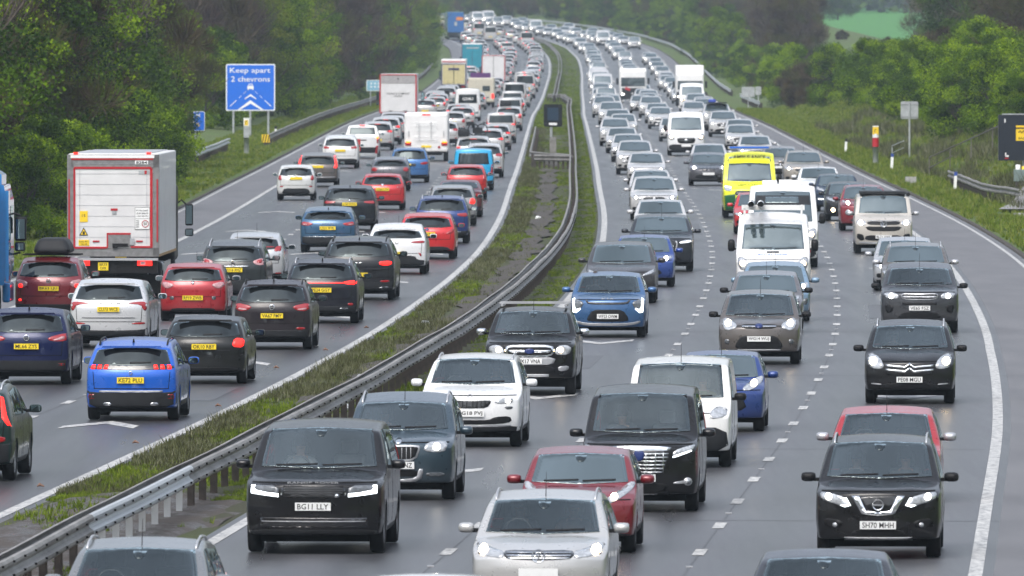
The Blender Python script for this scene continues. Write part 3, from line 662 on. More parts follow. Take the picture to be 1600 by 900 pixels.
def body_mesh(P):
    L, W, H = P['L'], P['W'], P['H']; zb = P.get('zb', .24 if H < 1.6 else .27)
    fo, ro, wr = P['fo'], P['ro'], P['wr']; cw, wt, rr = P['cowl'], P['wtop'], P['rr']
    T = [(0, P['nose']), (.10, P['nose']+.05), (.45*cw[0], P['nose']+.62*(cw[1]-P['nose'])), cw, wt, ((wt[0]+rr[0])/2, H), rr]
    if 'deck' in P: T += [P['deck'], (L, P['tail'])]
    else: T += [(L, P['tail'])]
    belt = P['belt']; tum = P.get('tum', .2); pf, pr = P.get('planf', .26), P.get('planr', .2); lean = P['lean']
    wy = [fo, L-ro]; ar = wr+.045
    D = [0, .07, .18, .32, cw[0]-.12, cw[0], cw[0]+.1, wt[0]-.1, wt[0], wt[0]+.12, (wt[0]+rr[0])/2, rr[0], L-.32, L-.18, L-.07, L]
    for w in wy: D += [w-ar, w-ar*.82, w-ar*.4, w+ar*.4, w+ar*.82, w+ar]
    if 'deck' in P: D += [P['deck'][0], P['deck'][0]-.12]
    D += list(np.arange(.3, L-.3, .3)); D = sorted(D); d2 = [0]
    for d in D:
        if 0 < d < L and d-d2[-1] > .055: d2.append(d)
    if L-d2[-1] < .05: d2.pop()
    d2.append(L); D = d2
    U = [-1, -.93, -.8, -.55, -.28, 0, .28, .55, .8, .93, 1]; Vv = [0, .07, .18, .32, .46, .58, .7, .82, .93, 1]
    nu, nv, nd = len(U), len(Vv), len(D); idx = {}; verts = []
    def pos(i, j, k):
        u, v, d = U[i], Vv[j], D[k]
        top = lerpT(T, d)
        arch = 0
        if abs(u) > .9:
            for w in wy:
                if abs(d-w) < ar: arch = max(arch, math.sqrt(max(0, ar*ar-(d-w)**2))+wr*.97)
        z0 = zb if .3 < d < L-.3 else zb+.02
        z = z0 + v*(top-z0)
        if arch > z0: z = max(z, arch) if v < .5 else max(z, arch+(v-.5)*.06)
        # section: sill tuck, belt, tumblehome
        if z < .5*belt: s = .965+.035*(z-zb)/(.5*belt-zb)
        elif z < belt: s = 1-.012*(z-.5*belt)/(.5*belt)
        else: s = .988-tum*((z-belt)/(H-belt))**1.15
        crown = (.055 if d < cw[0] or d > L-.1 else .05)*(H/1.6)
        if v == 1: z -= crown*abs(u)**2.5
        elif v > .9: z -= crown*abs(u)**2.5*.7
        if v == 1 and .15 < d < cw[0]: z += .022*math.exp(-((abs(u)-.6)/.16)**2)
        x = u*W/2*s*(1-.05*max(0, 1-d/.5)**2-.04*max(0, 1-(L-d)/.5)**2)
        zz = max(0, min(1, (z-zb)/(P['nose']-zb)))
        f = pf*abs(u)**2.6+.12*max(0, zz-.55)**1.5+.05*max(0, .25-zz)/.25
        hb = (z-belt)/(H-belt)
        r = pr*abs(u)**3+(lean*max(0, hb)+.015*max(0, min(1, (z-.6)/(belt-.6)))+.04*max(0, .25-zz)/.25)
        dd = d+f*max(0, 1-d/.95)-r*max(0, 1-(L-d)/(1.15 if lean > .2 else .8))
        return (x, -L/2+dd, z)
    def vid(i, j, k):
        if (i, j, k) not in idx: idx[(i, j, k)] = len(verts); verts.append(pos(i, j, k))
        return idx[(i, j, k)]
    F = []
    for k in range(nd-1):
        for i in range(nu-1):
            F.append((vid(i, nv-1, k), vid(i+1, nv-1, k), vid(i+1, nv-1, k+1), vid(i, nv-1, k+1)))
            F.append((vid(i, 0, k), vid(i, 0, k+1), vid(i+1, 0, k+1), vid(i+1, 0, k)))
        for j in range(nv-1):
            F.append((vid(nu-1, j, k), vid(nu-1, j, k+1), vid(nu-1, j+1, k+1), vid(nu-1, j+1, k)))
            F.append((vid(0, j, k), vid(0, j+1, k), vid(0, j+1, k+1), vid(0, j, k+1)))
    for i in range(nu-1):
        for j in range(nv-1):
            F.append((vid(i, j, 0), vid(i+1, j, 0), vid(i+1, j+1, 0), vid(i, j+1, 0)))
            F.append((vid(i, j, nd-1), vid(i, j+1, nd-1), vid(i+1, j+1, nd-1), vid(i+1, j, nd-1)))
    me = mesh_from(verts, F)
    o = bpy.data.objects.new('t', me); s = o.modifiers.new('s', 'SUBSURF'); s.levels = s.render_levels = 1
    me2 = evalmesh(o)
    bpy.data.objects.remove(o); bpy.data.meshes.remove(me)
    me2.polygons.foreach_set('use_smooth', [True]*len(me2.polygons))
    return me2
_wheel = {}
def wheel_meshes(r, w=.21):
    k = (round(r, 2), w)
    if k in _wheel: return _wheel[k]
    Mx = Matrix.Rotation(R(90), 4, 'Y')
    t = MB().lathe([(r*.62, -w*.42), (r*.93, -w/2), (r, -w*.36), (r, w*.36), (r*.93, w/2), (r*.62, w*.42)], 28, Mx)
    a = MB()
    for sg in (1,):
        a.lathe([(.001, w*.30), (r*.18, w*.34), (r*.2, w*.26), (r*.58, w*.24), (r*.63, w*.40), (r*.66, w*.44)], 28, Mx)
        for q in range(5):
            an = q*2*math.pi/5
            Mq = Matrix.Rotation(an, 4, 'X')
            a.box((0, 0, 0), (.03, r*.13, r*.5), None)
            # move the last box to a spoke
            for i in range(len(a.v)-8, len(a.v)):
                p = Vector(a.v[i])+Vector((w*.33, 0, r*.38)); a.v[i] = tuple(Mq @ p)
    _wheel[k] = (t.mesh('tyre', True), a.mesh('rim', False)); return _wheel[k]
_txt = {}
def text_mesh(s, width, height, bold=0):
    k = (s, round(width, 3), round(height, 3), bold)
    if k in _txt: return _txt[k]
    c = bpy.data.curves.new('t', 'FONT'); c.body = s; c.size = 1; c.offset = bold; c.resolution_u = 2; c.extrude = .01; c.align_x = 'CENTER'
    o = bpy.data.objects.new('t', c)
    me = evalmesh(o)
    bpy.data.objects.remove(o); bpy.data.curves.remove(c)
    co = np.array([v.co[:] for v in me.vertices]); lo, hi = co.min(0), co.max(0)
    co[:, 0] = (co[:, 0]-(lo[0]+hi[0])/2)*width/(hi[0]-lo[0]); co[:, 1] = (co[:, 1]-(lo[1]+hi[1])/2)*height/(hi[1]-lo[1]); co[:, 2] *= .1
    out = np.stack([co[:, 0], -co[:, 2], co[:, 1]], 1)      # upright, facing -Y
    me.vertices.foreach_set('co', out.ravel()); me.update()
    _txt[k] = me; return me
def rot_mesh(me, rz):
    m = me.copy(); m.transform(Matrix.Rotation(rz, 4, 'Z')); return m
_bodies = {}; CARP = {}
M['frit'] = glass('windscreen_frit', (.006, .008, .01), .02, False)
def build_car(name, P, col, front=None, rear=None, extra=None, metal=.25, see=False, opts=None):
    """P: proportions; front/rear: list of features in picture coordinates (u = fraction of half width to the picture's right, z metres)"""
    o = opts or {}; L, W, H = P['L'], P['W'], P['H']; hw = W/2
    root = empty(name); CARP[root.name] = P
    key = tuple(sorted((k, str(v)) for k, v in P.items()))
    if key not in _bodies:
        me = body_mesh(P); bm = bmesh.new(); bm.from_mesh(me); _bodies[key] = (me, BVHTree.FromBMesh(bm)); bm.free()
    me0, bvh = _bodies[key]
    pm = paint(col, metal) if not hasattr(col, 'name') else col
    body = link('body', me0.copy(), pm, root)
    cw, wt, belt, tail = P['cowl'], P['wtop'], P['belt'], P['tail']
    def part(nm, side, poly, mat, par=None, off=.006, thick=.02, mx=.09):
        if side == 'rear': poly = [(-a, b) for a, b in poly]
        return link(nm, patch(bvh, side, poly, off, mx, thick), M[mat] if isinstance(mat, str) else mat, par or root)
    # windscreen
    wb, wz = o.get('wsb', .835), cw[1]+.035; tb, tz = .80-P.get('tum', .2)*.35, wt[1]-.02
    ws = [(-wb*hw, wz), (0, wz-.03), (wb*hw, wz), (tb*hw, tz-.01), (0, tz+.02), (-tb*hw, tz-.01)]
    ws = chaikin(ws[:0]+ws, 0)
    wsr = dens(ws, .2)
    if see:
        cx, cz = 0, (wz+tz)/2
        inner = [(a*.985, cz+(b-cz)*.95) for a, b in wsr]
        bm = bmesh.new(); bm.from_mesh(body.data)
        kill = [f for f in bm.faces if f.normal.y < -.15 and f.normal.z > .1 and inpoly((f.calc_center_median().x, f.calc_center_median().z), inner)]
        bmesh.ops.delete(bm, geom=kill, context='FACES'); bm.to_mesh(body.data); bm.free()
        # frit band
        n = len(wsr); inn = [(a*.955, cz+(b-cz)*.87) for a, b in wsr]
        V = []
        for a, b in wsr+inn:
            oo, d = DIRS['front'](a, b); h, nn, i, ds = bvh.ray_cast(oo, d); V.append((h if h else Vector((a, 0, b)))+(nn if nn else Vector())*.004)
        link('windscreen_surround', mesh_from(V, [(i, (i+1) % n, n+(i+1) % n, n+i) for i in range(n)]), M['gloss_black'], root)
        part('windscreen', 'front', ws, 'glass_see', thick=0, off=.008)
        cab = MB(); yb = -L/2+cw[0]
        cab.box((0, yb+.42, cw[1]-.1), (W*.82, .55, .16)); cab.box((0, yb+1.3, .55), (W*.8, 1.9, .3)); cab.box((0, yb+1.9, belt/2+.1), (W*.84, .06, belt-.3)); cab.box((0, yb+1.92, (belt+H)/2-.06), (W*.68, .06, H-belt-.14))
        cab.build('dashboard', M['black'], root)
        for sx in (-1, 1):
            s = MB(); s.box((sx*.36, yb+1.5, belt-.12), (.46, .16, .62)); s.box((sx*.36, yb+1.52, belt+.31), (.26, .1, .2)); s.box((sx*.36, yb+1.2, belt-.4), (.48, .55, .14))
            so = s.build('seat', M['seat'], root); bv = so.modifiers.new('b', 'BEVEL'); bv.width = .04; bv.segments = 2
        sw = MB(); Ms = Matrix.Translation((-.36, yb+.78, belt+.03)) @ Matrix.Rotation(R(70), 4, 'X')
        ring = [Ms @ Vector((.18*math.cos(a), .18*math.sin(a), 0)) for a in np.linspace(0, 2*math.pi, 20)]
        sw.tube(ring, .014, 6, False); sw.box((0, 0, 0), (.32, .05, .02), None)
        for i in range(len(sw.v)-8, len(sw.v)): sw.v[i] = tuple(Ms @ Vector(sw.v[i]))
        sw.build('steering_wheel', M['black'], root)
    else:
        part('windscreen', 'front', ws, 'glass', off=.007)
        cz = (wz+tz)/2
    part('mirror_housing', 'front', [(-.035, tz-.11), (.035, tz-.11), (.07, tz-.07), (.085, tz-.02), (-.085, tz-.02), (-.07, tz-.07)], 'frit', off=.010, thick=0)
    # wipers
    for a, b in ((-.62, -.02), (.05, .62)):
        pts = [(a*hw, wz+.005), (b*hw, wz+.02), (b*hw, wz+.036), (a*hw, wz+.021)]
        part('wiper', 'front', pts, 'black', off=.016, thick=0)
    # rear window
    if P['lean'] > .2 or 'deck' in P:
        rz0, rz1 = (belt+.07, tail-.05) if 'deck' not in P else (P['deck'][1]+.03, P['rr'][1]-.07)
        rwb = .84 if 'deck' not in P else .8
        rw = o.get('rw') or [(-rwb, rz0+.03), (-rwb*.6, rz0), (rwb*.6, rz0), (rwb, rz0+.03), (.745, rz1-.03), (.4, rz1), (-.4, rz1), (-.745, rz1-.03)]
    else:
        rz0, rz1 = belt+.12, tail-.14; rw = o.get('rw') or [(-.8, rz0), (.8, rz0), (.74, rz1), (-.74, rz1)]
    if not o.get('norw'):
        part('rear_window', 'rear', [(a*hw, b) for a, b in rw], o.get('rwm', 'glass_dark'), off=.007)
        if 'deck' not in P and P['lean'] > .2:
            part('rear_wiper', 'rear', [(-.02, rz0+.03), (.38, rz0+.045), (.38, rz0+.065), (-.02, rz0+.065)], 'black', off=.014, thick=0)
            # spoiler lip
            ym = L/2
            sp = MB(); sp.prism([(-.66*hw, 0), (.66*hw, 0), (.62*hw, .035), (-.62*hw, .035)], 0, .12)
            h, nn, i, ds = bvh.ray_cast(Vector((0, 9, tail-.05)), Vector((0, -1, 0)))
            so = sp.build('spoiler', pm, root)
            so.location = (0, (h.y if h else ym-.5)-.04, tail-.03)
    # side windows
    yf, ye = -L/2+cw[0], -L/2+P['rr'][0]
    for sd, sg in (('right', 1), ('left', -1)):
        if 'deck' in P: b2 = ye+.55
        else: b2 = min(ye+.35, L/2-.75)
        if P.get('tum', .2) < .12: b2 = yf+1.35 if o.get('panel', True) else L/2-.5
        mid_ = yf+1.28 if P.get('tum', .2) > .12 else b2
        zt = H-.13; zq = belt+.04
        f = [(yf+.28, zq), (mid_-.04, zq), (mid_-.04, zt), (-L/2+wt[0]+.22, zt-.02)]
        part('side_window', sd, f, 'glass_dark', off=.004, thick=.004, mx=.25)
        if mid_ < b2-.3: part('side_window', sd, [(mid_+.04, zq), (b2, zq+.03), (b2-.22, zt-.06), (mid_+.04, zt)], 'glass_dark', off=.004, thick=.004, mx=.25)
        # lower side cladding and door mirror
        part('side_sill', sd, [(-L/2+P['fo']+P['wr']+.08, .27), (L/2-P['ro']-P['wr']-.08, .27), (L/2-P['ro']-P['wr']-.08, .36), (-L/2+P['fo']+P['wr']+.08, .36)], 'clad', off=.006, mx=.4)
        mw, mh = (.215, .14) if H < 2.2 else (.2, .34)
        mm = o.get('mirror', None)
        mb = MB(); cx = sg*(hw+.02+mw/2)
        for q, (sx_, sz_, yy) in enumerate(((.62, .7, -.09), (.95, .95, -.04), (1, 1, .05), (.92, .92, .085))):
            pass
        prof = [(.45, -.10), (.88, -.06), (1, .01), (.94, .08)]
        n = 14; vs = []; fs = []
        for s_, yy in prof:
            for k in range(n):
                a = 2*math.pi*k/n; ex = .6
                cxx = math.copysign(abs(math.cos(a))**ex, math.cos(a)); czz = math.copysign(abs(math.sin(a))**ex, math.sin(a))
                vs.append((cx+cxx*mw/2*s_, yf+.42+yy, belt+.10+(mh-.15)*.3+czz*mh/2*s_))
        for i in range(3):
            for k in range(n): k2 = (k+1) % n; fs.append((i*n+k, i*n+k2, (i+1)*n+k2, (i+1)*n+k))
        fs.append(tuple(range(n-1, -1, -1))); fs.append(tuple(range(3*n, 4*n)))
        mo = link('wing_mirror', mesh_from(vs, fs, 'm', True), pm if mm is None else (M[mm] if isinstance(mm, str) else mm), root)
        arm = MB().box((sg*(hw-.03), yf+.43, belt+.06), (.2, .07, .05)); arm.build('mirror_arm', M['black'], mo)
        gp = [(x, yf+.42+.087, z) for x, y, z in vs[3*n:4*n]]
        cxm = sum(p[0] for p in gp)/n; czm = sum(p[2] for p in gp)/n
        link('mirror_glass', mesh_from([(cxm+(x-cxm)*.86, y, czm+(z-czm)*.86) for x, y, z in gp], [tuple(range(n))]), M['glove'], mo)
    if not o.get('noseam'):
        sm = 'under'; nz = P['nose']
        if front is not None: part('bonnet_seam', 'front', dens([(-.9*hw, nz+.015), (.9*hw, nz+.015), (.9*hw, nz+.03), (-.9*hw, nz+.03)], .2), sm, off=.004, thick=0)
        if rear is not None and 'deck' not in P:
            z0_ = .62
            for uu in (-1, 1): part('tailgate_seam', 'rear', [(uu*.80*hw, z0_), (uu*.80*hw+.012, z0_), (uu*.83*hw+.012, belt-.05), (uu*.83*hw, belt-.05)], sm, off=.004, thick=0)
            part('tailgate_seam', 'rear', dens([(-.8*hw, z0_), (.8*hw, z0_), (.8*hw, z0_+.014), (-.8*hw, z0_+.014)], .2), sm, off=.004, thick=0)
        for sd in ('left', 'right'):
            for yy in (yf+.18, (yf+1.28) if P.get('tum', .2) > .12 else yf+1.4): part('door_seam', sd, [(yy, .4), (yy+.014, .4), (yy+.014, belt), (yy, belt)], sm, off=.003, thick=0, mx=.3)
    # underside, wheels
    MB().box((0, 0, .25), (W*.78, L*.8, .16)).build('underside', M['under'], root)
    for yy in (-L/2+P['fo'], L/2-P['ro']):
        for sg in (-1, 1):
            tm, rm = wheel_meshes(P['wr'])
            w = link('wheel', tm, M['tyre'], root); w.location = (sg*(hw-.125), yy, P['wr']); 
            if sg < 0: w.rotation_euler = (0, 0, math.pi)
            r_ = link('rim', rm, M['rim'] if not o.get('rim') else M[o['rim']], w)
    if o.get('rails', P['H'] > 1.6 and P['H'] < 1.8 and 'norail' not in o):
        for sg in (-1, 1):
            xr = sg*hw*(.985-P.get('tum', .2))*.96; r0, r1 = -L/2+wt[0]+.15, L/2-.75
            pts = []
            for q in range(9):
                y = r0+(r1-r0)*q/8; h, nn, i, ds = bvh.ray_cast(Vector((xr*.97, y, 4)), Vector((0, 0, -1)))
                pts.append((xr*.97, y, (h.z if h else H-.05)+(.0 if q in (0, 8) else .045)))
            MB().tube(pts, .017, 6).build('roof_rail', M[o.get('railm', 'silver')], root, True)
    if o.get('antenna', 1):
        h, nn, i, ds = bvh.ray_cast(Vector((0, L/2-.85 if o.get('fin') else -L/2+wt[0]+.2, 4)), Vector((0, 0, -1)))
        if h:
            if o.get('fin'): MB().prism([(-.02, -.01), (.02, -.01), (.008, .06), (-.008, .06)], 0, .11).build('roof_fin', M['black'], root).location = h
            else: MB().tube([h, h+Vector((0, .12, .32))], [.007, .003], 5).build('aerial', M['black'], root)
    def feats(side, fl):
        for f in fl:
            nm, mat, kind = f[0], f[1], f[2]
            if kind in ('s', 'm', 'r'):                     # polygon: s = half outline mirrored into one, m = mirrored pair, r = raw
                pts = [(a*hw, b) for a, b in f[3]]; k = f[4] if len(f) > 4 else {}
                if kind == 's': polys = [pts+[(-a, b) for a, b in reversed(pts) if abs(a) > 1e-4]]
                elif kind == 'm': polys = [pts, [(-a, b) for a, b in reversed(pts)]]
                else: polys = [pts]
                for p in polys:
                    if k.get('round', 1): p = chaikin(p, 1)
                    ob = part(nm, side, p, mat, off=k.get('off', .008), thick=k.get('th', .02), mx=k.get('mx', .08))
                    if k.get('label'): ob['label'] = k['label']
            elif kind == 'bar':                               # half width u, z, height
                u, z, h = f[3]; k = f[4] if len(f) > 4 else {}
                part(nm, side, dens([(-u*hw, z-h/2), (u*hw, z-h/2), (u*hw, z+h/2), (-u*hw, z+h/2)], .2), mat, off=k.get('off', .014), thick=.01)
            elif kind == 'disc':                              # u, z, r pair or single
                u, z, r = f[3]; k = f[4] if len(f) > 4 else {}
                for sg in ((1, -1) if u and not k.get('one') else (1,)):
                    c = [(sg*u*hw+r*math.cos(a)*k.get('ax', 1), z+r*math.sin(a)) for a in np.linspace(0, 2*math.pi, 13)[:-1]]
                    if sg < 0: c = c[::-1]
                    part(nm, side, c, mat, off=k.get('off', .016), thick=.01)
            elif kind == 'plate':
                z, s = f[3][:2]; sgy = -1 if side == 'front' else 1; x0 = (f[3][2] if len(f[3]) > 2 else 0)*hw
                if side == 'rear': x0 = -x0
                h, nn, i, ds = bvh.ray_cast(Vector((x0, sgy*9, z)), Vector((0, -sgy, 0)))
                y = h.y+sgy*.03
                two = len(f[3]) > 3
                pl = MB().box((x0, y, z), (.52, .03, .115) if not two else (.3, .03, .2)).build('number_plate', M['plate_w' if side == 'front' else 'plate_y'], root)
                if s:
                    tm = text_mesh(s, .455, .082, .012)
                    if sgy > 0: tm = rot_mesh(tm, math.pi)
                    t = link('plate_lettering', tm, M['plate_t'], pl); t.location = (x0, y+sgy*.017, z)
            elif kind == 'text':
                z, s, w, h_ = f[3]; sgy = -1 if side == 'front' else 1
                h, nn, i, ds = bvh.ray_cast(Vector((0, sgy*9, z)), Vector((0, -sgy, 0)))
                tm = text_mesh(s, w, h_, .01)
                if sgy > 0: tm = rot_mesh(tm, math.pi)
                t = link(nm, tm, M[mat], root); t.location = (0, h.y+sgy*.02, z)
            elif kind == 'ring':
                z, r, t_ = f[3]; k = f[4] if len(f) > 4 else {}; sgy = -1 if side == 'front' else 1
                h, nn, i, ds = bvh.ray_cast(Vector((0, sgy*9, z)), Vector((0, -sgy, 0))); c = Vector((0, h.y+sgy*.03, z))
                mb = MB(); mb.tube([c+Vector((r*k.get('ax', 1)*math.cos(a), 0, r*math.sin(a))) for a in np.linspace(0, 2*math.pi, 19)], t_, 5, False)
                s = k.get('in')
                if s == 'bar': mb.box(c, (2.35*r, .02, r*.34))
                if s == 'vw':
                    for a, b in (((-.55, .75), (-.18, -.05)), ((.55, .75), (.18, -.05)), ((-.18, -.05), (0, .35)), ((.18, -.05), (0, .35)), ((-.8, .2), (-.35, -.8)), ((.8, .2), (.35, -.8)), ((-.35, -.8), (0, -.15)), ((.35, -.8), (0, -.15))):
                        mb.tube([c+Vector((a[0]*r, 0, a[1]*r)), c+Vector((b[0]*r, 0, b[1]*r))], t_*.7, 5)
                if s == 'star':
                    for a in (90, 210, 330): mb.tube([c, c+Vector((r*math.cos(R(a)), 0, r*math.sin(R(a))))], t_*.8, 5)
                if s == 'v':
                    mb.tube([c+Vector((-r*.6, 0, r*.5)), c+Vector((0, 0, -r*.5)), c+Vector((r*.6, 0, r*.5))], t_, 5)
                mb.build(nm, M[mat], root)
    feats('front', front if front is not None else gen_front(P))
    feats('rear', rear if rear is not None else gen_rear(P))
    if extra: extra(root, P, bvh, part)
    return root
def gen_front(P, v=0, lamp=True, lampm='lamp'):
    n = P['nose']; b = n-.1
    hl = [[(.52, b-.02), (.93, b+.03), (.97, b+.12), (.72, b+.12), (.54, b+.07)],
          [(.50, b+.02), (.60, b-.05), (.95, b+.06), (.96, b+.13), (.70, b+.11)],
          [(.56, b-.06), (.80, b-.08), (.95, b+.08), (.93, b+.16), (.78, b+.13), (.58, b+.04)]][v % 3]
    gr = [[(0, b+.06), (.46, b+.06), (.42, b-.06), (0, b-.08)], [(0, b+.08), (.40, b+.08), (.46, b-.02), (.30, b-.2), (0, b-.2)], [(0, b+.04), (.44, b+.05), (.44, b-.01), (0, b-.03)]][v % 3]
    F = [('grille', 'gloss_black', 's', gr), ('headlight', 'lens', 'm', hl), ('lower_grille', 'black', 's', [(0, .5), (.52, .5), (.62, .34), (0, .33)]),
         ('fog_lamp', 'black', 'm', [(.68, .5), (.9, .5), (.88, .38), (.72, .38)]),
         ('lower_bumper', 'clad', 's', [(0, .32), (.95, .33), (.93, .25), (0, .25)]),
         ('plate', '', 'plate', (.52 if n < .85 else .6, None)), ('badge', 'chrome', 'disc', (0, b+.02, .05))]
    if lamp: F.append(('lamp_bulb', lampm, 'disc', (.74, b+.05, .045)))
    return F
def gen_rear(P, v=0, brake=False):
    b = P['belt']; big = P['H'] > 1.8
    if big: tl = [(.88, 1.0), (.99, 1.0), (.99, 1.45), (.88, 1.45)]
    else: tl = [[(.55, b-.02), (.96, b-.05), (.97, b+.1), (.62, b+.1)], [(.66, b-.2), (.97, b-.2), (.96, b+.06), (.70, b+.02)], [(.5, b+.0), (.95, b-.08), (.95, b+.12), (.75, b+.08)]][v % 3]
    F = [('tail_light', 'tail', 'm', tl), ('rear_bumper', 'clad', 's', [(0, .42), (.96, .44), (.95, .27), (0, .27)]),
         ('plate', '', 'plate', ((.78 if v % 2 else .58) if not big else .8, None)), ('badge', 'chrome', 'disc', (0, b+.03, .045)), ('reflector', 'tail', 'm', [(.7, .46), (.9, .46), (.9, .5), (.7, .5)])]
    if brake: F += [('brake_light', 'brake', 'm', [(.7, b-.0), (.9, b-.0), (.9, b+.06), (.7, b+.06)]), ('high_brake_light', 'brake', 'bar', (.16, P['tail']-.035 if 'deck' not in P else P['deck'][1]+.02, .03))]
    return F
# ------------------------------------------------------------------ placing
def at(px, s, h=0):
    """ground point whose scale is s photo pixels per metre, at photo column px"""
    z = FPX/s; return Vector(((px-800)/s, z, elev(z)+h))
def place(root, px, s, rear, P, dx=0):
    p = at(px, s); z = p.y; t = slope(z); a = math.atan(t)
    if not rear:        # nose towards the camera
        hd = Vector((math.sin(a), math.cos(a), 0)); root.location = p+hd*(P['L']/2-P['fo']); root.rotation_euler = (0, 0, -a)
    else:
        hd = Vector((math.sin(a), math.cos(a), 0)); root.location = p+hd*(P['L']/2-P['ro']); root.rotation_euler = (0, 0, math.pi-a)
    root.location.z = elev(root.location.y)+.004
def Tm(base, **k):
    d = dict(TYPES[base]); d.update(k); return d
# ------------------------------------------------------------------ vehicle shorthand
def S(nm, mat, *p, **k): return (nm, mat, 's', list(p), k)
def D2(nm, mat, *p, **k): return (nm, mat, 'm', list(p), k)
def B(nm, mat, u, z, h, **k): return (nm, mat, 'bar', (u, z, h), k)
def C(nm, mat, u, z, r, **k): return (nm, mat, 'disc', (u, z, r), k)
def PL(z, t=None, u=0): return ('plate', '', 'plate', (z, t, u))
def RG(nm, mat, z, r, t=.008, **k): return (nm, mat, 'ring', (z, r, t), k)
def TX(nm, mat, z, s, w, h): return (nm, mat, 'text', (z, s, w, h))
def lampat(u, z, r=.045, mat='lamp'): return C('lamp_bulb', mat, u, z, r)
WHITE, SILVER, GREY, DGREY, BLACK = (.72, .73, .73), (.43, .44, .455), (.13, .135, .14), (.045, .047, .05), (.007, .007, .008)
BLUE, NAVY, RED, MAROON, LBLUE, BEIGE, BROWNG = (.025, .085, .30), (.012, .02, .075), (.50, .012, .018), (.17, .008, .014), (.16, .3, .45), (.47, .43, .36), (.10, .088, .08)
ONC, AWAY = 'vehicles on the oncoming carriageway', 'vehicles on the carriageway leading away'
NEAR = []
def V(label, kind, cat, P, col, px, s, rear, fr=None, rr=None, metal=.25, see=False, opts=None, extra=None, group=None):
    r = build_car(kind, P, col, fr, rr, extra, metal, see, opts); tag(r, label, cat, group or (AWAY if rear else ONC)); place(r, px, s, rear, P)
    NEAR.append(r); return r
# ---------- oncoming, next to the median
V('silver estate car with chrome roof rails at the bottom left corner, beside the barrier', 'estate_car', 'car', Tm('estate', H=1.5), (.2, .21, .215), 208, 130, False, opts=dict(railm='silver', rails=1), metal=.5, see=True)
V('large black luxury off-roader with plate reading BG11 LLY and slim white light strips', 'luxury_off_roader', 'car', Tm('bigsuv', L=5.05, W=2.03, H=1.87, nose=1.02, cowl=(1.3, 1.2), wtop=(2.0, 1.78), rr=(4.1, 1.86), tail=1.75, belt=1.16, tum=.17, zb=.27), BLACK, 495, 107, False, [
    S('grille', 'gloss_black', (0, 1.0), (.46, 1.0), (.47, .83), (0, .82)), *[B('grille_slat', 'clad', .43, .85+.034*i, .012) for i in range(5)],
    D2('headlight', 'lens_d', (.5, 1.0), (.90, 1.0), (.90, .87), (.5, .83)), D2('light_strip', 'drl', (.50, .885), (.66, .90), (.84, .935), (.84, .995), (.90, .995), (.90, .885), (.68, .855), (.50, .835), off=.014, round=0),
    PL(.70, 'BG11 LLY'), B('bumper_slot', 'gloss_black', .76, .47, .13), B('bumper_trim', 'silver', .74, .485, .012, off=.02), S('lower_bumper', 'clad', (0, .36), (.9, .36), (.9, .28), (0, .28)), C('badge', 'chrome', .34, .855, .03, one=1),
    TX('bonnet_lettering', 'silver', 1.045, 'RANGE ROVER', .75, .028)], see=True, opts=dict(norail=1, antenna=0, rails=0))
V('white car of which only the roof shows at the bottom edge, between two other cars', 'hatchback_car', 'car', Tm('hatch'), WHITE, 655, 138.5, False, opts=dict(antenna=0))
V('silver estate car with round front badge at the bottom edge, before a dark red hatchback', 'estate_car', 'car', Tm('estate', H=1.5, W=1.81), (.50, .5, .49), 846, 118, False, [
    S('grille', 'gloss_black', (0, .78), (.48, .79), (.52, .73), (.46, .68), (0, .66)), B('grille_bar', 'chrome', .47, .755, .012), B('grille_bar', 'chrome', .47, .72, .012), B('grille_bar', 'chrome', .45, .69, .012),
    D2('headlight', 'lens', (.52, .68), (.82, .72), (.95, .84), (.9, .87), (.66, .80), (.5, .77)), lampat(.82, .785, .06, 'lamp_warm'), RG('badge', 'chrome', .72, .085, .009, **{'in': 'vw'}), PL(.5), S('lower_grille', 'black', (0, .42), (.6, .42), (.6, .34), (0, .34))], metal=.45, see=True, opts=dict(rails=1, railm='silver', mirror=None))
V('dark red small hatchback with red door mirrors, behind the silver estate', 'small_hatchback_car', 'car', Tm('small', L=3.95, W=1.7, H=1.51), (.17, .006, .012), 905, 107, False, [
    D2('headlight', 'lens', (.40, .72), (.62, .74), (.93, .92), (.96, 1.02), (.86, 1.02), (.66, .88), (.40, .765)), lampat(.62, .82, .05, 'lamp_warm'), B('nose_strip', 'silver', .4, .735, .018),
    S('grille', 'black', (0, .66), (.42, .66), (.62, .38), (.55, .3), (0, .3)), D2('fog_lamp', 'lens', (.78, .45), (.88, .45), (.88, .37), (.78, .37)), C('badge', 'chrome', 0, .75, .055, ax=1.3), PL(.52), S('lower_bumper', 'clad', (0, .3), (.95, .3), (.9, .2), (0, .2))], opts=dict(antenna=0))
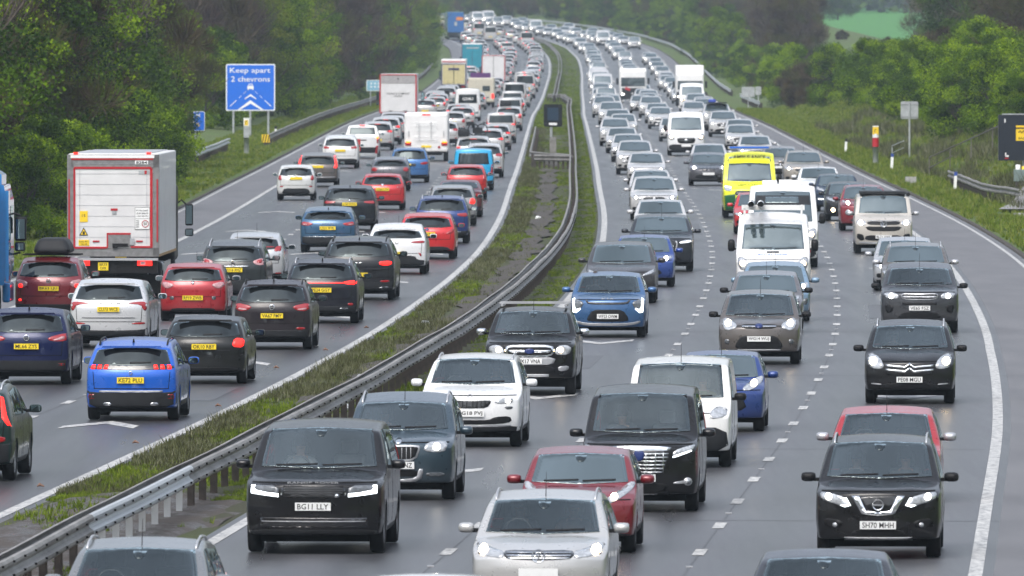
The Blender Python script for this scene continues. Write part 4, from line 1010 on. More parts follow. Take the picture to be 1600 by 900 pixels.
V('dark slate blue boxy car with chrome grille surround, behind the large black off-roader', 'compact_off_roader', 'car', Tm('mpv', L=4.25, W=1.79, H=1.7, nose=.92, cowl=(1.0, 1.1), tum=.16), (.03, .055, .075), 627, 96.5, False, [
    S('grille_surround', 'silver', (0, .90), (.36, .90), (.40, .86), (.32, .66), (0, .64)), S('grille', 'black', (0, .875), (.34, .875), (.36, .85), (.29, .685), (0, .67), off=.014), *[D2('grille_slat', 'silver', (u, .87), (u+.012, .87), (u+.008, .68), (u, .68), off=.018) for u in (.06, .14, .22)],
    D2('headlight', 'lens', (.44, .80), (.82, .78), (.88, .9), (.82, .97), (.5, .94)), lampat(.68, .87, .055), C('badge', 'chrome', 0, .955, .05), PL(.58, 'NZ60 ONZ'), D2('fog_lamp', 'lens_d', (.5, .46), (.82, .46), (.82, .40), (.5, .40)),
    S('lower_grille', 'black', (0, .5), (.36, .5), (.34, .40), (0, .4)), D2('skid_trim', 'silver', (.36, .52), (.46, .52), (.4, .32), (0, .31), (0, .35), (.33, .37))], opts=dict(rails=1, railm='silver'), metal=.4, see=True)
V('black people carrier with large chrome slatted grille between white van and dark red hatchback', 'people_carrier', 'people carrier', Tm('mpv', L=4.9, W=1.85, H=1.94, nose=1.05, cowl=(.95, 1.22), wtop=(1.6, 1.84), rr=(4.2, 1.92), tail=1.85, belt=1.12, tum=.14, lean=.2, wr=.34), BLACK, 1002, 98.8, False, [
    S('grille_top', 'chrome', (0, 1.05), (.55, 1.04), (.52, .97), (0, .975)), S('grille', 'gloss_black', (0, .97), (.52, .97), (.42, .62), (0, .61)), *[B('grille_slat', 'chrome', .50-.022*i, .93-.058*i, .018) for i in range(6)],
    *[D2('grille_slat', 'chrome', (u, .96), (u+.014, .96), (u+.010, .63), (u-.004, .63), off=.02) for u in (.11, .27, .4)], S('badge', 'badge_blue', (0, .97), (.09, .97), (.08, .85), (0, .80), off=.024), D2('headlight', 'lens', (.56, .86), (.9, .98), (.95, 1.06), (.85, 1.05), (.58, .98)), D2('light_strip', 'drl', (.57, .86), (.88, .96), (.88, .985), (.57, .89), off=.014),
    D2('fog_trim', 'silver', (.58, .48), (.84, .52), (.84, .46), (.58, .455)), C('fog_lamp', 'silver', .82, .49, .065), C('fog_lens', 'lens', .82, .49, .045, off=.02), PL(.55, None), S('lower_grille', 'black', (0, .46), (.5, .46), (.45, .34), (0, .33)), B('chrome_strip', 'chrome', .3, .29, .02)], opts=dict(rails=0, antenna=0, railm='silver'), see=True)
V('white compact off-roader with plate reading HG18 PVJ and black lower bumper', 'compact_off_roader', 'car', Tm('suv', L=4.38, W=1.84, H=1.62, nose=.92), (.76, .77, .77), 738, 86, False, [
    S('grille', 'gloss_black', (0, .84), (.38, .86), (.42, .83), (.34, .72), (0, .71)), *[D2('grille_slat', 'clad', (u, .85), (u+.02, .85), (u+.02, .73), (u, .73), off=.014) for u in (.05, .13, .21, .29)],
    D2('headlight', 'lens', (.46, .80), (.82, .80), (.84, .90), (.56, .885)), lampat(.74, .85, .045), D2('fog_lamp', 'lens_d', (.66, .745), (.84, .745), (.82, .70), (.72, .69)), RG('badge', 'silver', .93, .04, .007), PL(.62, 'HG18 PVJ'),
    S('lower_grille', 'black', (0, .5), (.36, .5), (.5, .56), (.78, .57), (.82, .47), (.6, .43), (0, .42)), S('skid_trim', 'silver', (0, .40), (.8, .42), (.8, .385), (0, .37)), S('lower_bumper', 'clad', (0, .37), (.97, .4), (.95, .27), (0, .27))], opts=dict(rails=1, railm='silver', antenna=0), metal=.05, see=True)
def berl(root, P, bvh, part): part('bumper_rub', 'front', [(-.5, .55), (.5, .55), (.5, .62), (-.5, .62)], 'clad')
V('white small van with a single roof aerial, behind the black people carrier', 'small_van', 'van', Tm('van', H=1.86), (.74, .74, .72), 1062, 90, False, [D2('headlight', 'lens', (.6, .84), (.9, .88), (.93, 1.02), (.74, 1.06), (.6, .96)), S('grille', 'black', (0, .9), (.46, .9), (.4, .8), (0, .79)), S('bumper', 'clad', (0, .7), (.9, .7), (.95, .3), (0, .28)), PL(.6)], metal=0, opts=dict(rails=0, mirror='black'), extra=berl, see=True)
V('blue small hatchback with one warm headlight showing, right of the white small van', 'small_hatchback_car', 'car', Tm('small', L=3.95, W=1.72, H=1.48), (.006, .035, .18), 1125, 83, False, [
    D2('headlight', 'lens', (.5, .78), (.72, .78), (.95, .94), (.93, 1.04), (.8, 1.0), (.55, .86)), lampat(.75, .9, .06, 'lamp_warm'), S('grille', 'black', (0, .68), (.5, .68), (.62, .42), (0, .38)), B('grille_bar', 'chrome', .28, .78, .04), PL(.56), C('badge', 'chrome', 0, .84, .05, ax=1.5)], metal=.35)
def rack(root, P, bvh, part):
    b = MB(); y = -.15
    b.box((0, y, P['H']+.07), (1.46, .06, .035)); b.box((0, y+.7, P['H']+.07), (1.46, .06, .035))
    for x in (-.66, .66): b.box((x, y+.35, P['H']+.03), (.05, 1.1, .05))
    b.build('roof_rack', M['silver'], root)
V('black pickup with roof rack and plate reading RX17 VNA beside the median barrier', 'pickup', 'pickup', Tm('bigsuv', L=5.2, W=1.87, H=1.78, nose=1.06, cowl=(1.3, 1.22), wtop=(1.95, 1.7), rr=(3.4, 1.76), tail=1.15, belt=1.18, lean=.06, deck=(3.75, 1.16), ro=1.2, wr=.38, zb=.34), BLACK, 830, 75.8, False, [
    S('grille_surround', 'chrome', (0, 1.04), (.50, 1.04), (.56, .92), (.48, .80), (0, .79)), S('grille', 'black', (0, 1.0), (.46, 1.0), (.5, .92), (.45, .84), (0, .83), off=.014), B('grille_bar', 'chrome', .46, .915, .045, off=.02), C('badge', 'badge_blue', 0, .915, .055, ax=1.9, off=.03),
    D2('headlight', 'lens', (.54, .84), (.86, .84), (.92, .98), (.80, 1.04), (.6, 1.02)), lampat(.68, .94, .055, 'lamp_warm'), S('bumper_plate', 'silver', (0, .78), (.58, .79), (.52, .64), (0, .63)), PL(.71, 'RX17 VNA'), S('lower_grille', 'black', (0, .62), (.5, .62), (.58, .5), (0, .48)), D2('fog_lamp', 'silver', (.62, .60), (.86, .62), (.84, .52), (.64, .50)), B('skid_plate', 'silver', .42, .42, .05)], opts=dict(rails=0, norw=1, mirror='chrome'), extra=rack, see=True)
V('mid blue crossover with angular white light signatures and plate reading WF23 OWM', 'crossover_car', 'car', Tm('suv', L=4.42, W=1.83, H=1.56, nose=.9, cowl=(1.0, 1.05), wtop=(1.8, 1.48), rr=(3.3, 1.54), tail=1.42), (.03, .105, .25), 951, 64.4, False, [
    S('upper_grille', 'gloss_black', (0, .85), (.5, .86), (.56, .92), (.60, .9), (.52, .81), (0, .80)), D2('headlight', 'lens_d', (.62, .86), (.90, .94), (.94, .86), (.82, .66), (.72, .70)), D2('light_signature', 'drl', (.88, .95), (.94, .92), (.92, .62), (.84, .60), (.72, .69), (.73, .72), (.84, .68), (.88, .74), off=.015, round=0),
    S('lower_grille', 'black', (0, .68), (.40, .68), (.56, .46), (.5, .4), (0, .39)), PL(.52, 'WF23 OWM'), S('skid_trim', 'silver', (0, .35), (.6, .36), (.86, .42), (.84, .35), (.6, .3), (0, .29)), TX('bonnet_lettering', 'silver', .945, 'KIA', .3, .05)], metal=.4, opts=dict(rails=0, antenna=0), see=True)
V('dark grey smooth fastback SUV hidden behind the mid blue crossover', 'fastback_car', 'car', Tm('suv', L=4.7, W=1.92, H=1.62, nose=.82, cowl=(1.1, 1.05), wtop=(2.1, 1.55)), (.05, .048, .05), 971, 57.6, False, [D2('headlight', 'lens', (.6, .72), (.92, .82), (.95, .92), (.84, .88), (.62, .78)), S('lower_grille', 'black', (0, .42), (.6, .42), (.7, .3), (0, .28)), PL(.55)], opts=dict(rails=0, antenna=0), metal=.4)
V('bright blue small hatchback with lit headlight, between the dark grey fastback and a dark SUV', 'small_hatchback_car', 'car', Tm('hatch', L=4.0, W=1.78), (.008, .045, .24), 1006, 54.4, False, [D2('headlight', 'lens', (.55, .74), (.9, .8), (.93, .9), (.6, .84)), lampat(.72, .81, .06), S('grille', 'gloss_black', (0, .76), (.5, .78), (.5, .7), (0, .68)), S('lower_grille', 'black', (0, .52), (.5, .52), (.62, .36), (0, .34)), PL(.5)], metal=.35)
V('large dark grey SUV with octagonal grille behind the bright blue hatchback', 'large_off_roader', 'car', Tm('bigsuv', W=1.97, H=1.72), (.03, .034, .042), 1033, 51.4, False, [S('grille', 'gloss_black', (0, .95), (.42, .95), (.5, .85), (.42, .6), (0, .58)), D2('grille_frame', 'silver', (.44, .95), (.5, .93), (.52, .84), (.46, .6), (.42, .6), (.48, .84)), D2('headlight', 'lens', (.56, .84), (.94, .88), (.93, .98), (.6, .94)), D2('light_strip', 'drl', (.58, .87), (.92, .91), (.92, .94), (.58, .90), off=.015), S('lower_grille', 'black', (0, .5), (.5, .5), (.7, .36), (0, .34)), PL(.5)], opts=dict(rails=0), metal=.4)
# ---------- middle lane
V('grey brown family car with plate reading WG14 WUJ and round warm headlights', 'people_carrier', 'car', Tm('mpv', L=4.4, W=1.83, H=1.63), BROWNG, 1187, 69.7, False, [
    D2('headlight', 'lens', (.52, .84), (.72, .76), (.84, .78), (.93, .96), (.86, 1.04), (.62, .98)), lampat(.76, .92, .07, 'lamp_warm'), S('grille', 'black', (0, .90), (.44, .90), (.40, .81), (0, .80)), B('grille_bar', 'chrome', .42, .855, .025), C('badge', 'badge_blue', 0, .855, .045, ax=1.9, off=.03),
    S('lower_grille', 'black', (0, .62), (.42, .66), (.60, .42), (.5, .34), (0, .34)), PL(.58, 'WG14 WUJ'), B('skid_trim', 'silver', .52, .335, .03), C('fog_lamp', 'lens_d', .78, .52, .055)], metal=.4, opts=dict(rails=0, mirror='black'), see=True)
V('grey hatchback with black door mirrors, half hidden behind the grey brown family car', 'hatchback_car', 'car', Tm('hatch', L=4.3, W=1.83, H=1.5), (.13, .125, .13), 1197, 63.5, False, [D2('headlight', 'lens', (.55, .76), (.9, .82), (.93, .92), (.6, .88)), S('grille', 'black', (0, .8), (.4, .8), (.4, .66), (0, .65)), PL(.5)], opts=dict(mirror='black'), metal=.4)
V('pale blue hatchback with one headlight lit, in front of the white van with roof pipes', 'hatchback_car', 'car', Tm('hatch', L=4.2, W=1.8, H=1.5), (.17, .27, .37), 1211, 61.2, False, [D2('headlight', 'lens', (.6, .78), (.9, .82), (.95, .98), (.8, .96), (.62, .86)), lampat(.8, .88, .05), D2('fog_lamp', 'lens_d', (.78, .42), (.92, .44), (.93, .62), (.8, .56)), S('grille', 'black', (0, .8), (.4, .8), (.4, .72), (0, .71)), PL(.52)], metal=.4)
def pipes(root, P, bvh, part):
    b = MB(); z = P['H']+.12; y0 = -P['L']/2+1.0
    b.box((0, y0+.1, z-.0), (1.72, .08, .14)); b.box((-.78, y0+.1, z-.12), (.06, .08, .2)); b.box((.78, y0+.1, z-.1), (.05, .08, .36))
    b.build('roof_bar', M['white_s'], root)
    for x in (-.60, -.34):
        t = MB(); Mx = Matrix.Translation((x, y0-.25, z+.10)) @ Matrix.Rotation(R(-90), 4, 'X')
        t.lathe([(.075, 0), (.088, .0), (.088, .12), (.094, .12), (.094, .16), (.088, .16), (.088, 1.6), (.02, 1.62)], 18, Mx); o = t.build('pipe', M['chrome'], root, True)
        t = MB(); t.lathe([(.001, .05), (.08, .04)], 18, Mx); t.build('pipe_end', M['under'], o)
TRANSIT = Tm('bigvan', L=5.5, W=2.04, H=2.42)
def transit_front(lampm='lamp_warm', plate=None, txt=None):
    f = [D2('headlight', 'lens', (.62, .88), (.84, .84), (.93, .98), (.94, 1.18), (.82, 1.22), (.64, 1.06)), lampat(.8, 1.03, .07, lampm), S('grille', 'gloss_black', (0, .98), (.44, .98), (.5, .88), (.42, .68), (0, .66)), C('badge', 'chrome', 0, .86, .055, ax=1.8), S('bumper', 'clad', (0, .60), (.9, .64), (.95, .3), (0, .3)), PL(.55, plate)]
    if txt: f += txt
    return f
V('white high roof van with two chrome pipes on a roof bar', 'high_roof_van', 'van', TRANSIT, (.74, .74, .73), 1208, 57.2, False, transit_front(txt=[TX('bonnet_lettering', 'blue_s', 1.27, 'REGAL VIEW', .8, .05), B('bonnet_vent', 'black', .16, 1.33, .03)]), metal=0, opts=dict(rails=0, mirror='black', antenna=0), extra=pipes)
def skylight(root, P, bvh, part):
    part('skylight_panel', 'front', [(-.86, 1.92), (.86, 1.92), (.82, 2.2), (-.82, 2.2)], 'clad', off=.01); part('skylight', 'front', [(-.55, 1.97), (.5, 1.97), (.48, 2.15), (-.52, 2.15)], 'glass', off=.02)
    b = MB(); z = P['H']
    for x, y, w in ((-.4, .2, .45), (.3, .5, .5), (.1, 1.4, .4)): MB().box((x, y, z+.03), (w, .5, .12)).build('roof_vent', M['white_s'], root)
V('white low profile motorhome with dark skylight over its cab, behind the van with roof pipes', 'motorhome', 'motorhome', Tm('bigvan', L=6.2, W=2.2, H=2.56, wtop=(1.8, 2.34), rr=(2.8, 2.54), tail=2.5), (.7, .69, .66), 1223, 50.6, False, transit_front(), metal=0, opts=dict(rails=0, mirror='black', antenna=0), extra=skylight)
V('red hatchback mostly hidden behind the white van with roof pipes, red door mirror showing', 'hatchback_car', 'car', Tm('hatch', W=1.8), RED, 1186, 44, False)
def ambul(root, P, bvh, part):
    z = P['H']; y0 = -P['L']/2+1.3
    b = MB(); b.box((0, y0, z+.08), (1.65, .3, .10)); b.build('light_bar', M['silver'], root)
    b = MB(); b.box((0, y0-.12, z+.09), (1.5, .1, .06)); b.build('light_bar_lens', M['blue_s'], root)
    part('lower_panel', 'front', [(-.98, .86), (-.55, .92), (-.5, .3), (-.98, .3)], simple('ambulance_green', (.01, .09, .03), .3))
    part('lower_panel', 'front', [(.98, .86), (.55, .92), (.5, .3), (.98, .3)], simple('ambulance_green', (.01, .09, .03), .3))
V('yellow ambulance with AMBULANCE lettering above its windscreen and a light bar', 'ambulance', 'ambulance', Tm('bigvan', L=6, W=2.05, H=2.6), (.76, .80, .02), 1171, 40.8, False, [
    D2('headlight', 'lens', (.66, 1.02), (.94, 1.05), (.95, 1.22), (.7, 1.18)), D2('light_strip', 'drl', (.68, 1.15), (.93, 1.18), (.93, 1.22), (.68, 1.19), off=.015), S('grille', 'gloss_black', (0, 1.04), (.52, 1.06), (.56, .86), (0, .8)), B('grille_bar', 'silver', .5, .96, .02), S('bumper', 'clad', (0, .7), (.6, .7), (.6, .35), (0, .3)), PL(.55),
    TX('roof_lettering', 'plate_t', 2.32, 'AMBULANCE', 1.25, .13), TX('bonnet_lettering', 'clad', 1.26, 'AMBULANCE', .95, .07)], metal=0, opts=dict(rails=0, mirror='black', antenna=0), extra=ambul)
V('dark grey saloon with twin kidney grille and white headlights, left of the yellow ambulance', 'saloon_car', 'car', Tm('hatch', W=1.8, H=1.5), (.06, .06, .07), 1107, 34.4, False, [D2('headlight', 'lens', (.52, .74), (.92, .8), (.93, .9), (.56, .84)), lampat(.72, .81, .06), D2('grille', 'gloss_black', (.03, .83), (.32, .84), (.36, .76), (.3, .68), (.05, .68)), S('lower_grille', 'black', (0, .5), (.6, .5), (.7, .34), (0, .32)), PL(.54)], metal=.4)
# ---------- nearside lane, oncoming
V('dark car cut off by the bottom edge, in front of a black off-roader', 'saloon_car', 'car', Tm('saloon', H=1.47, W=1.84), (.045, .05, .06), 1285, 132, False, see=True, opts=dict(antenna=0), metal=.4)
V('black off-roader with V shaped chrome grille and plate reading SH70 MHH', 'off_roader', 'car', Tm('suv', L=4.65, W=1.82, H=1.72, nose=.96, cowl=(1.1, 1.12), wtop=(1.85, 1.64), rr=(3.6, 1.7), tail=1.58), BLACK, 1374, 108, False, [
    S('grille', 'gloss_black', (0, .91), (.36, .91), (.18, .68), (0, .67)), D2('chrome_v', 'chrome', (.30, .92), (.42, .92), (.26, .66), (.0, .635), (.0, .69), (.19, .705), off=.016, round=0), RG('badge', 'chrome', .79, .075, .010, **{'in': 'bar'}),
    D2('headlight', 'lens', (.42, .78), (.52, .755), (.90, .86), (.93, .96), (.78, .955), (.52, .90)), lampat(.78, .90, .045), D2('light_strip', 'drl', (.43, .78), (.52, .755), (.60, .78), (.54, .79), (.47, .80), (.53, .89), (.50, .89), off=.014, round=0), PL(.50, 'SH70 MHH'),
    D2('fog_recess', 'black', (.55, .56), (.86, .60), (.84, .46), (.6, .45)), C('fog_lamp', 'lens', .68, .50, .035), B('skid_trim', 'silver', .54, .30, .05), S('lower_grille', 'black', (0, .43), (.38, .43), (.45, .35), (0, .34))], see=True, opts=dict(rails=1, railm='silver', mirror='black', antenna=0))
V('red hatchback with grey door mirrors, behind the black off-roader with V shaped grille', 'hatchback_car', 'car', Tm('hatch', W=1.8, H=1.5), (.34, .01, .016), 1384, 97, False, see=True, opts=dict(mirror='silver', antenna=1))
def wipe(root, P, bvh, part): pass
V('black family car with double chrome chevron grille and plate reading PE08 MGU', 'people_carrier', 'car', Tm('mpv', L=4.47, W=1.83, H=1.66, cowl=(.9, 1.08)), BLACK, 1422, 77.5, False, [
    D2('headlight', 'lens', (.54, .74), (.72, .70), (.90, .76), (.93, .98), (.82, 1.03), (.64, .92)), lampat(.80, .86, .075, 'lamp_warm'), *[D2('chevron_grille', 'chrome', (0, .835-d), (.10, .765-d), (.52, .80-d), (.52, .765-d), (.10, .725-d), (0, .79-d), off=.016, round=0) for d in (0, .085)],
    S('upper_slot', 'black', (0, .66), (.5, .66), (.48, .60), (0, .60)), PL(.50, 'PE08 MGU'), S('lower_grille', 'black', (0, .42), (.6, .42), (.66, .3), (0, .28)), D2('fog_trim', 'silver', (.62, .415), (.84, .43), (.84, .405), (.62, .39)), S('side_intake', 'black', (0, .38), (.6, .38), (.6, .33), (0, .33))], opts=dict(rails=1, railm='silver', mirror='black', antenna=0), see=True)
V('dark grey off-roader with round headlight rings and plate reading VE65 FSZ', 'off_roader', 'car', Tm('suv', L=4.6, W=1.92, H=1.72, nose=.98, cowl=(1.1, 1.14)), (.05, .053, .06), 1437, 63.5, False, [
    S('grille_surround', 'silver', (0, .97), (.44, .98), (.48, .92), (.44, .83), (0, .82)), S('grille', 'black', (0, .95), (.42, .96), (.45, .92), (.42, .85), (0, .84), off=.014), B('grille_bar', 'silver', .43, .895, .035, off=.02), D2('headlight', 'lens', (.54, .84), (.86, .86), (.93, .98), (.7, 1.0), (.54, .95)), lampat(.72, .91, .06),
    B('bumper_slot', 'black', .44, .73, .05), PL(.62, 'VE65 FSZ'), S('lower_grille', 'black', (0, .52), (.42, .52), (.56, .4), (.5, .36), (0, .36)), D2('side_intake', 'black', (.66, .68), (.90, .70), (.84, .50), (.7, .52)), B('skid_plate', 'silver', .5, .30, .05)], metal=.4, opts=dict(rails=0, mirror='black'), see=True)
V('brown grey off-roader with roof rails, behind the dark grey one with round headlight rings', 'off_roader', 'car', Tm('suv', W=1.86, H=1.66), (.12, .108, .1), 1431, 58, False, opts=dict(rails=1, railm='silver', mirror='silver'), metal=.4)
V('silver hatchback tucked between the beige camper van and the brown grey off-roader', 'hatchback_car', 'car', Tm('hatch', W=1.8, H=1.5), SILVER, 1414, 55.2, False, metal=.5)
def awn(root, P, bvh, part):
    b = MB(); b.box((0, -P['L']/2+2.6, P['H']+.0), (1.5, 2.4, .08)); b.build('pop_top_roof', M['clad'], root)
    MB().tube([(.84, -P['L']/2+1.7, P['H']-.05), (.84, P['L']/2-.6, P['H']-.05)], .06, 8).build('awning', M['clad'], root)
V('two tone beige camper van with black pop top roof and round front badge', 'camper_van', 'camper van', Tm('camper'), (.46, .43, .385), 1380, 47.8, False, [
    S('grille', 'black', (0, 1.04), (.56, 1.05), (.56, .94), (0, .93)), B('grille_bar', 'chrome', .55, 1.06, .015), D2('headlight', 'lens', (.60, .92), (.92, .96), (.93, 1.09), (.6, 1.06)), lampat(.78, 1.0, .075), S('lower_grille', 'black', (0, .88), (.66, .89), (.5, .74), (0, .73)), RG('badge', 'chrome', .97, .10, .013, **{'in': 'vw'}),
    S('bumper_slot', 'black', (0, .60), (.6, .60), (.66, .44), (0, .42)), D2('side_intake', 'black', (.68, .62), (.9, .66), (.92, .52), (.78, .42), (.66, .44)), PL(.55, 'BL71 VXK'), S('skid_trim', 'silver', (0, .36), (.84, .4), (.84, .34), (0, .3))], metal=.2, opts=dict(rails=0, mirror='silver', antenna=0), extra=awn)
V('dark red small crossover partly hidden by the beige camper van', 'crossover_car', 'car', Tm('suv', L=4.1, W=1.77, H=1.57, wr=.34), (.2, .012, .022), 1350, 43.3, False, [D2('headlight', 'lens', (.5, .96), (.86, 1.0), (.9, 1.1), (.7, 1.06)), lampat(.66, .99, .06), C('fog_lamp', 'lens', .66, .66, .1), S('grille', 'black', (0, .84), (.4, .86), (.3, .68), (0, .66)), S('lower_grille', 'black', (0, .45), (.5, .45), (.6, .34), (0, .32)), PL(.56)], opts=dict(rails=0))
V('black hatchback with an amber fog lamp, behind the dark red small crossover', 'hatchback_car', 'car', Tm('hatch', W=1.8, H=1.47), (.012, .012, .014), 1326, 41.4, False, [D2('headlight', 'lens', (.55, .72), (.9, .8), (.93, .92), (.7, .88)), C('fog_lamp', 'lamp_warm', .66, .42, .07), S('grille', 'black', (0, .74), (.5, .76), (.4, .5), (0, .48)), PL(.5)])
V('dark blue hatchback behind the black one with the amber fog lamp', 'hatchback_car', 'car', Tm('small', W=1.76, H=1.47), (.015, .03, .06), 1308, 39.5, False, [D2('headlight', 'lens', (.55, .8), (.9, .84), (.93, .98), (.7, .94)), D2('light_strip', 'drl', (.6, .46), (.86, .47), (.86, .52), (.6, .51)), S('grille', 'black', (0, .74), (.4, .76), (.46, .5), (0, .48)), PL(.5)])
V('white saloon with lit headlights between the gold silver SUV and the dark blue hatchback', 'saloon_car', 'car', Tm('saloon', W=1.82, H=1.44), (.7, .71, .71), 1280, 37.6, False, metal=.05)
V('pale gold SUV with yellowish headlight, right of the yellow ambulance', 'off_roader', 'car', Tm('suv', W=1.85), (.33, .3, .26), 1256, 34.8, False, metal=.4)
V('grey brown estate car peeping out behind the yellow ambulance', 'estate_car', 'car', Tm('estate', W=1.86, H=1.5), (.2, .175, .17), 1219, 32.9, False, metal=.4)

# ================================================================== rear views, leading away
def tl(*p, mat='tail'): return D2('tail_light', mat, *p)
LOW = lambda z=.5: S('rear_bumper', 'clad', (0, z), (.9, z), (.97, z+.06), (.96, .28), (0, .27))
V('green black SUV cut off by the left edge with a tall curved red tail light', 'off_roader', 'car', Tm('suv', W=1.9, H=1.66), (.012, .028, .026), -62, 92.7, True, rr=[D2('tail_light', 'brake', (.80, 1.06), (.90, .94), (.96, .92), (.88, 1.1), (.80, 1.40), (.74, 1.42), round=0), LOW(.62), D2('reflector', 'tail', (.5, .66), (.86, .66), (.86, .76), (.5, .74)), PL(.9)])
V('bright blue SUV with three claw tail lights and plate reading KE72 PLU', 'crossover_car', 'car', Tm('suv', L=4.3, W=1.79, H=1.56, belt=1.0, nose=.9, tail=1.44, rr=(3.4, 1.54), wr=.34), (.002, .10, .52), 209, 80.8, True, rr=[
    S('light_band', 'gloss_black', (0, 1.06), (.9, 1.08), (.92, 1.0), (0, .98)), *[D2('tail_light', 'brake', (u, 1.0), (u+.09, 1.0), (u+.06, 1.08), (u-.01, 1.08), off=.014, round=0) for u in (.50, .64, .78)], RG('badge', 'chrome', .93, .03), PL(.79, 'KE72 PLU'),
    S('rear_bumper', 'clad', (0, .55), (.86, .55), (.97, .60), (.96, .27), (0, .25)), B('bumper_trim', 'silver', .68, .575, .03, off=.018), D2('reflector', 'tail', (.78, .52), (.92, .52), (.92, .42), (.78, .43)), D2('exhaust', 'chrome', (.42, .36), (.6, .36), (.58, .30), (.42, .30), off=.018)], metal=.3, opts=dict(rails=1, railm='black', fin=1))
V('black hatchback with bright red tail light and plate reading OK10 RBY', 'hatchback_car', 'car', Tm('hatch', L=4.25, W=1.77, H=1.43), (.01, .011, .011), 322, 73.6, True, rr=[tl((.66, .80), (.93, .78), (.95, .96), (.72, .98), mat='brake'), PL(.80, 'OK10 RBY'), B('tailgate_crease', 'clad', .62, .72, .02), S('rear_bumper', 'black', (0, .36), (.8, .36), (.85, .24), (0, .24))])
V('black SUV with red winged tail lights and plate reading VA67 FMY', 'crossover_car', 'car', Tm('suv', L=4.4, W=1.82, H=1.6), (.018, .014, .017), 428, 66.8, True, rr=[tl((.50, 1.02), (.92, 1.10), (.97, .98), (.85, .90), (.62, .92)), D2('lamp_insert', 'tail_clear', (.62, .95), (.86, .99), (.88, .94), (.7, .93), off=.014), PL(.80, 'VA67 FMY'), RG('badge', 'chrome', 1.0, .055, .012, **{'in': 'bar'}), LOW(.46), D2('reflector', 'tail', (.62, .53), (.84, .53), (.84, .48), (.62, .48)), S('skid_plate', 'clad', (0, .34), (.7, .36), (.6, .28), (0, .28))], opts=dict(rails=1, railm='clad', fin=1))
V('black SUV with a thin full width red light line and plate reading PE24 GGY', 'crossover_car', 'car', Tm('suv', L=4.5, W=1.87, H=1.63), (.011, .012, .018), 504, 61.6, True, rr=[B('light_line', 'brake', .60, 1.03, .022), tl((.6, 1.06), (.95, 1.1), (.95, .98), (.62, 1.0), mat='brake'), PL(.85, 'PE24 GGY'), LOW(.44), D2('reflector', 'tail', (.72, .52), (.86, .52), (.86, .46), (.72, .46)), D2('exhaust', 'chrome', (.5, .40), (.74, .40), (.72, .35), (.5, .35))], opts=dict(rails=1, railm='silver', fin=1, mirror='black'))
V('large black luxury SUV with oval tail lights and winged badge, next to a white crossover', 'luxury_off_roader', 'car', Tm('bigsuv', W=2.0, H=1.74), (.014, .015, .018), 562, 57, True, rr=[tl((.56, 1.06), (.88, 1.08), (.92, 1.0), (.8, .95), (.58, .97), mat='brake'), D2('badge', 'chrome', (0, 1.03), (.12, 1.05), (.1, 1.02), (0, 1.0)), PL(.70, 'LLV8 CLW'), B('bumper_crease', 'clad', .8, .86, .03), LOW(.5), D2('reflector', 'tail', (.6, .55), (.84, .55), (.84, .5), (.6, .5)), D2('exhaust', 'chrome', (.55, .36), (.85, .38), (.83, .3), (.55, .3))], opts=dict(rails=1, railm='black', fin=1))
V('white crossover with black roof lettering bar and dark slit tail lights, beside the red hatchback', 'crossover_car', 'car', Tm('hatch', L=4.15, W=1.8, H=1.53, belt=1.0, wr=.33), (.72, .73, .74), 621, 51.9, True, rr=[tl((.46, .98), (.92, 1.02), (.92, .93), (.5, .94)), RG('badge', 'black', .97, .05), PL(.62, 'YG73 CKY'), S('rear_bumper', 'clad', (0, .56), (.60, .56), (.68, .44), (.95, .42), (.95, .27), (0, .27)), D2('reflector', 'tail', (.7, .66), (.82, .62), (.82, .54), (.78, .54))], metal=.05, opts=dict(fin=0))
V('bright red hatchback with rear badge and black diffuser, behind the white crossover', 'hatchback_car', 'car', Tm('hatch', L=4.35, W=1.82, H=1.47), (.55, .008, .012), 668, 48.9, True, rr=[tl((.62, .78), (.9, .82), (.97, 1.02), (.88, .98)), C('badge', 'badge_blue', 0, .94, .04, ax=1.7), PL(.80, 'BT63 HUO'), S('rear_bumper', 'clad', (0, .4), (.7, .4), (.85, .27), (0, .27))])
V('royal blue SUV with roof rails, ahead of the bright red hatchback', 'crossover_car', 'car', Tm('suv', W=1.85, H=1.62), (.005, .03, .15), 691, 45.8, True, rr=[tl((.55, 1.02), (.95, 1.04), (.95, .90), (.58, .93)), PL(.85, None), LOW(.42), B('bumper_trim', 'silver', .7, .4, .02)], opts=dict(rails=1, railm='silver', fin=1))
V('black hatchback with a white roof edge, right of the royal blue SUV', 'hatchback_car', 'car', Tm('small', W=1.76, H=1.5), (.25, .25, .255), 707, 42.3, True, rr=[tl((.72, .8), (.95, .8), (.95, 1.0), (.76, 1.0), mat='brake'), PL(.7), LOW(.4)])
V('dark red small car with a silver roof, in front of the red small hatchback', 'small_hatchback_car', 'car', Tm('saloon', W=1.78, H=1.42), (.09, .01, .018), 718, 40.6, True, rr=[tl((.55, .9), (.95, .9), (.95, .76), (.6, .78)), PL(.75), LOW(.4)])
V('red small hatchback directly behind the sky blue van', 'small_hatchback_car', 'car', Tm('small', W=1.72, H=1.48), (.5, .012, .014), 729, 37.2, True, rr=[tl((.8, .8), (.97, .8), (.96, 1.15), (.84, 1.15)), PL(.7), LOW(.38)])
V('sky blue small van with a wide dark rear window', 'small_van', 'van', Tm('van', H=1.86, W=1.8), (.02, .36, .66), 740, 35.3, True, rr=[tl((.84, .7), (.96, .7), (.96, 1.15), (.88, 1.15)), PL(.72), LOW(.42)], metal=.1, opts=dict(rails=0, rw=[(-.76, 1.15), (.76, 1.15), (.70, 1.64), (-.70, 1.64)]))
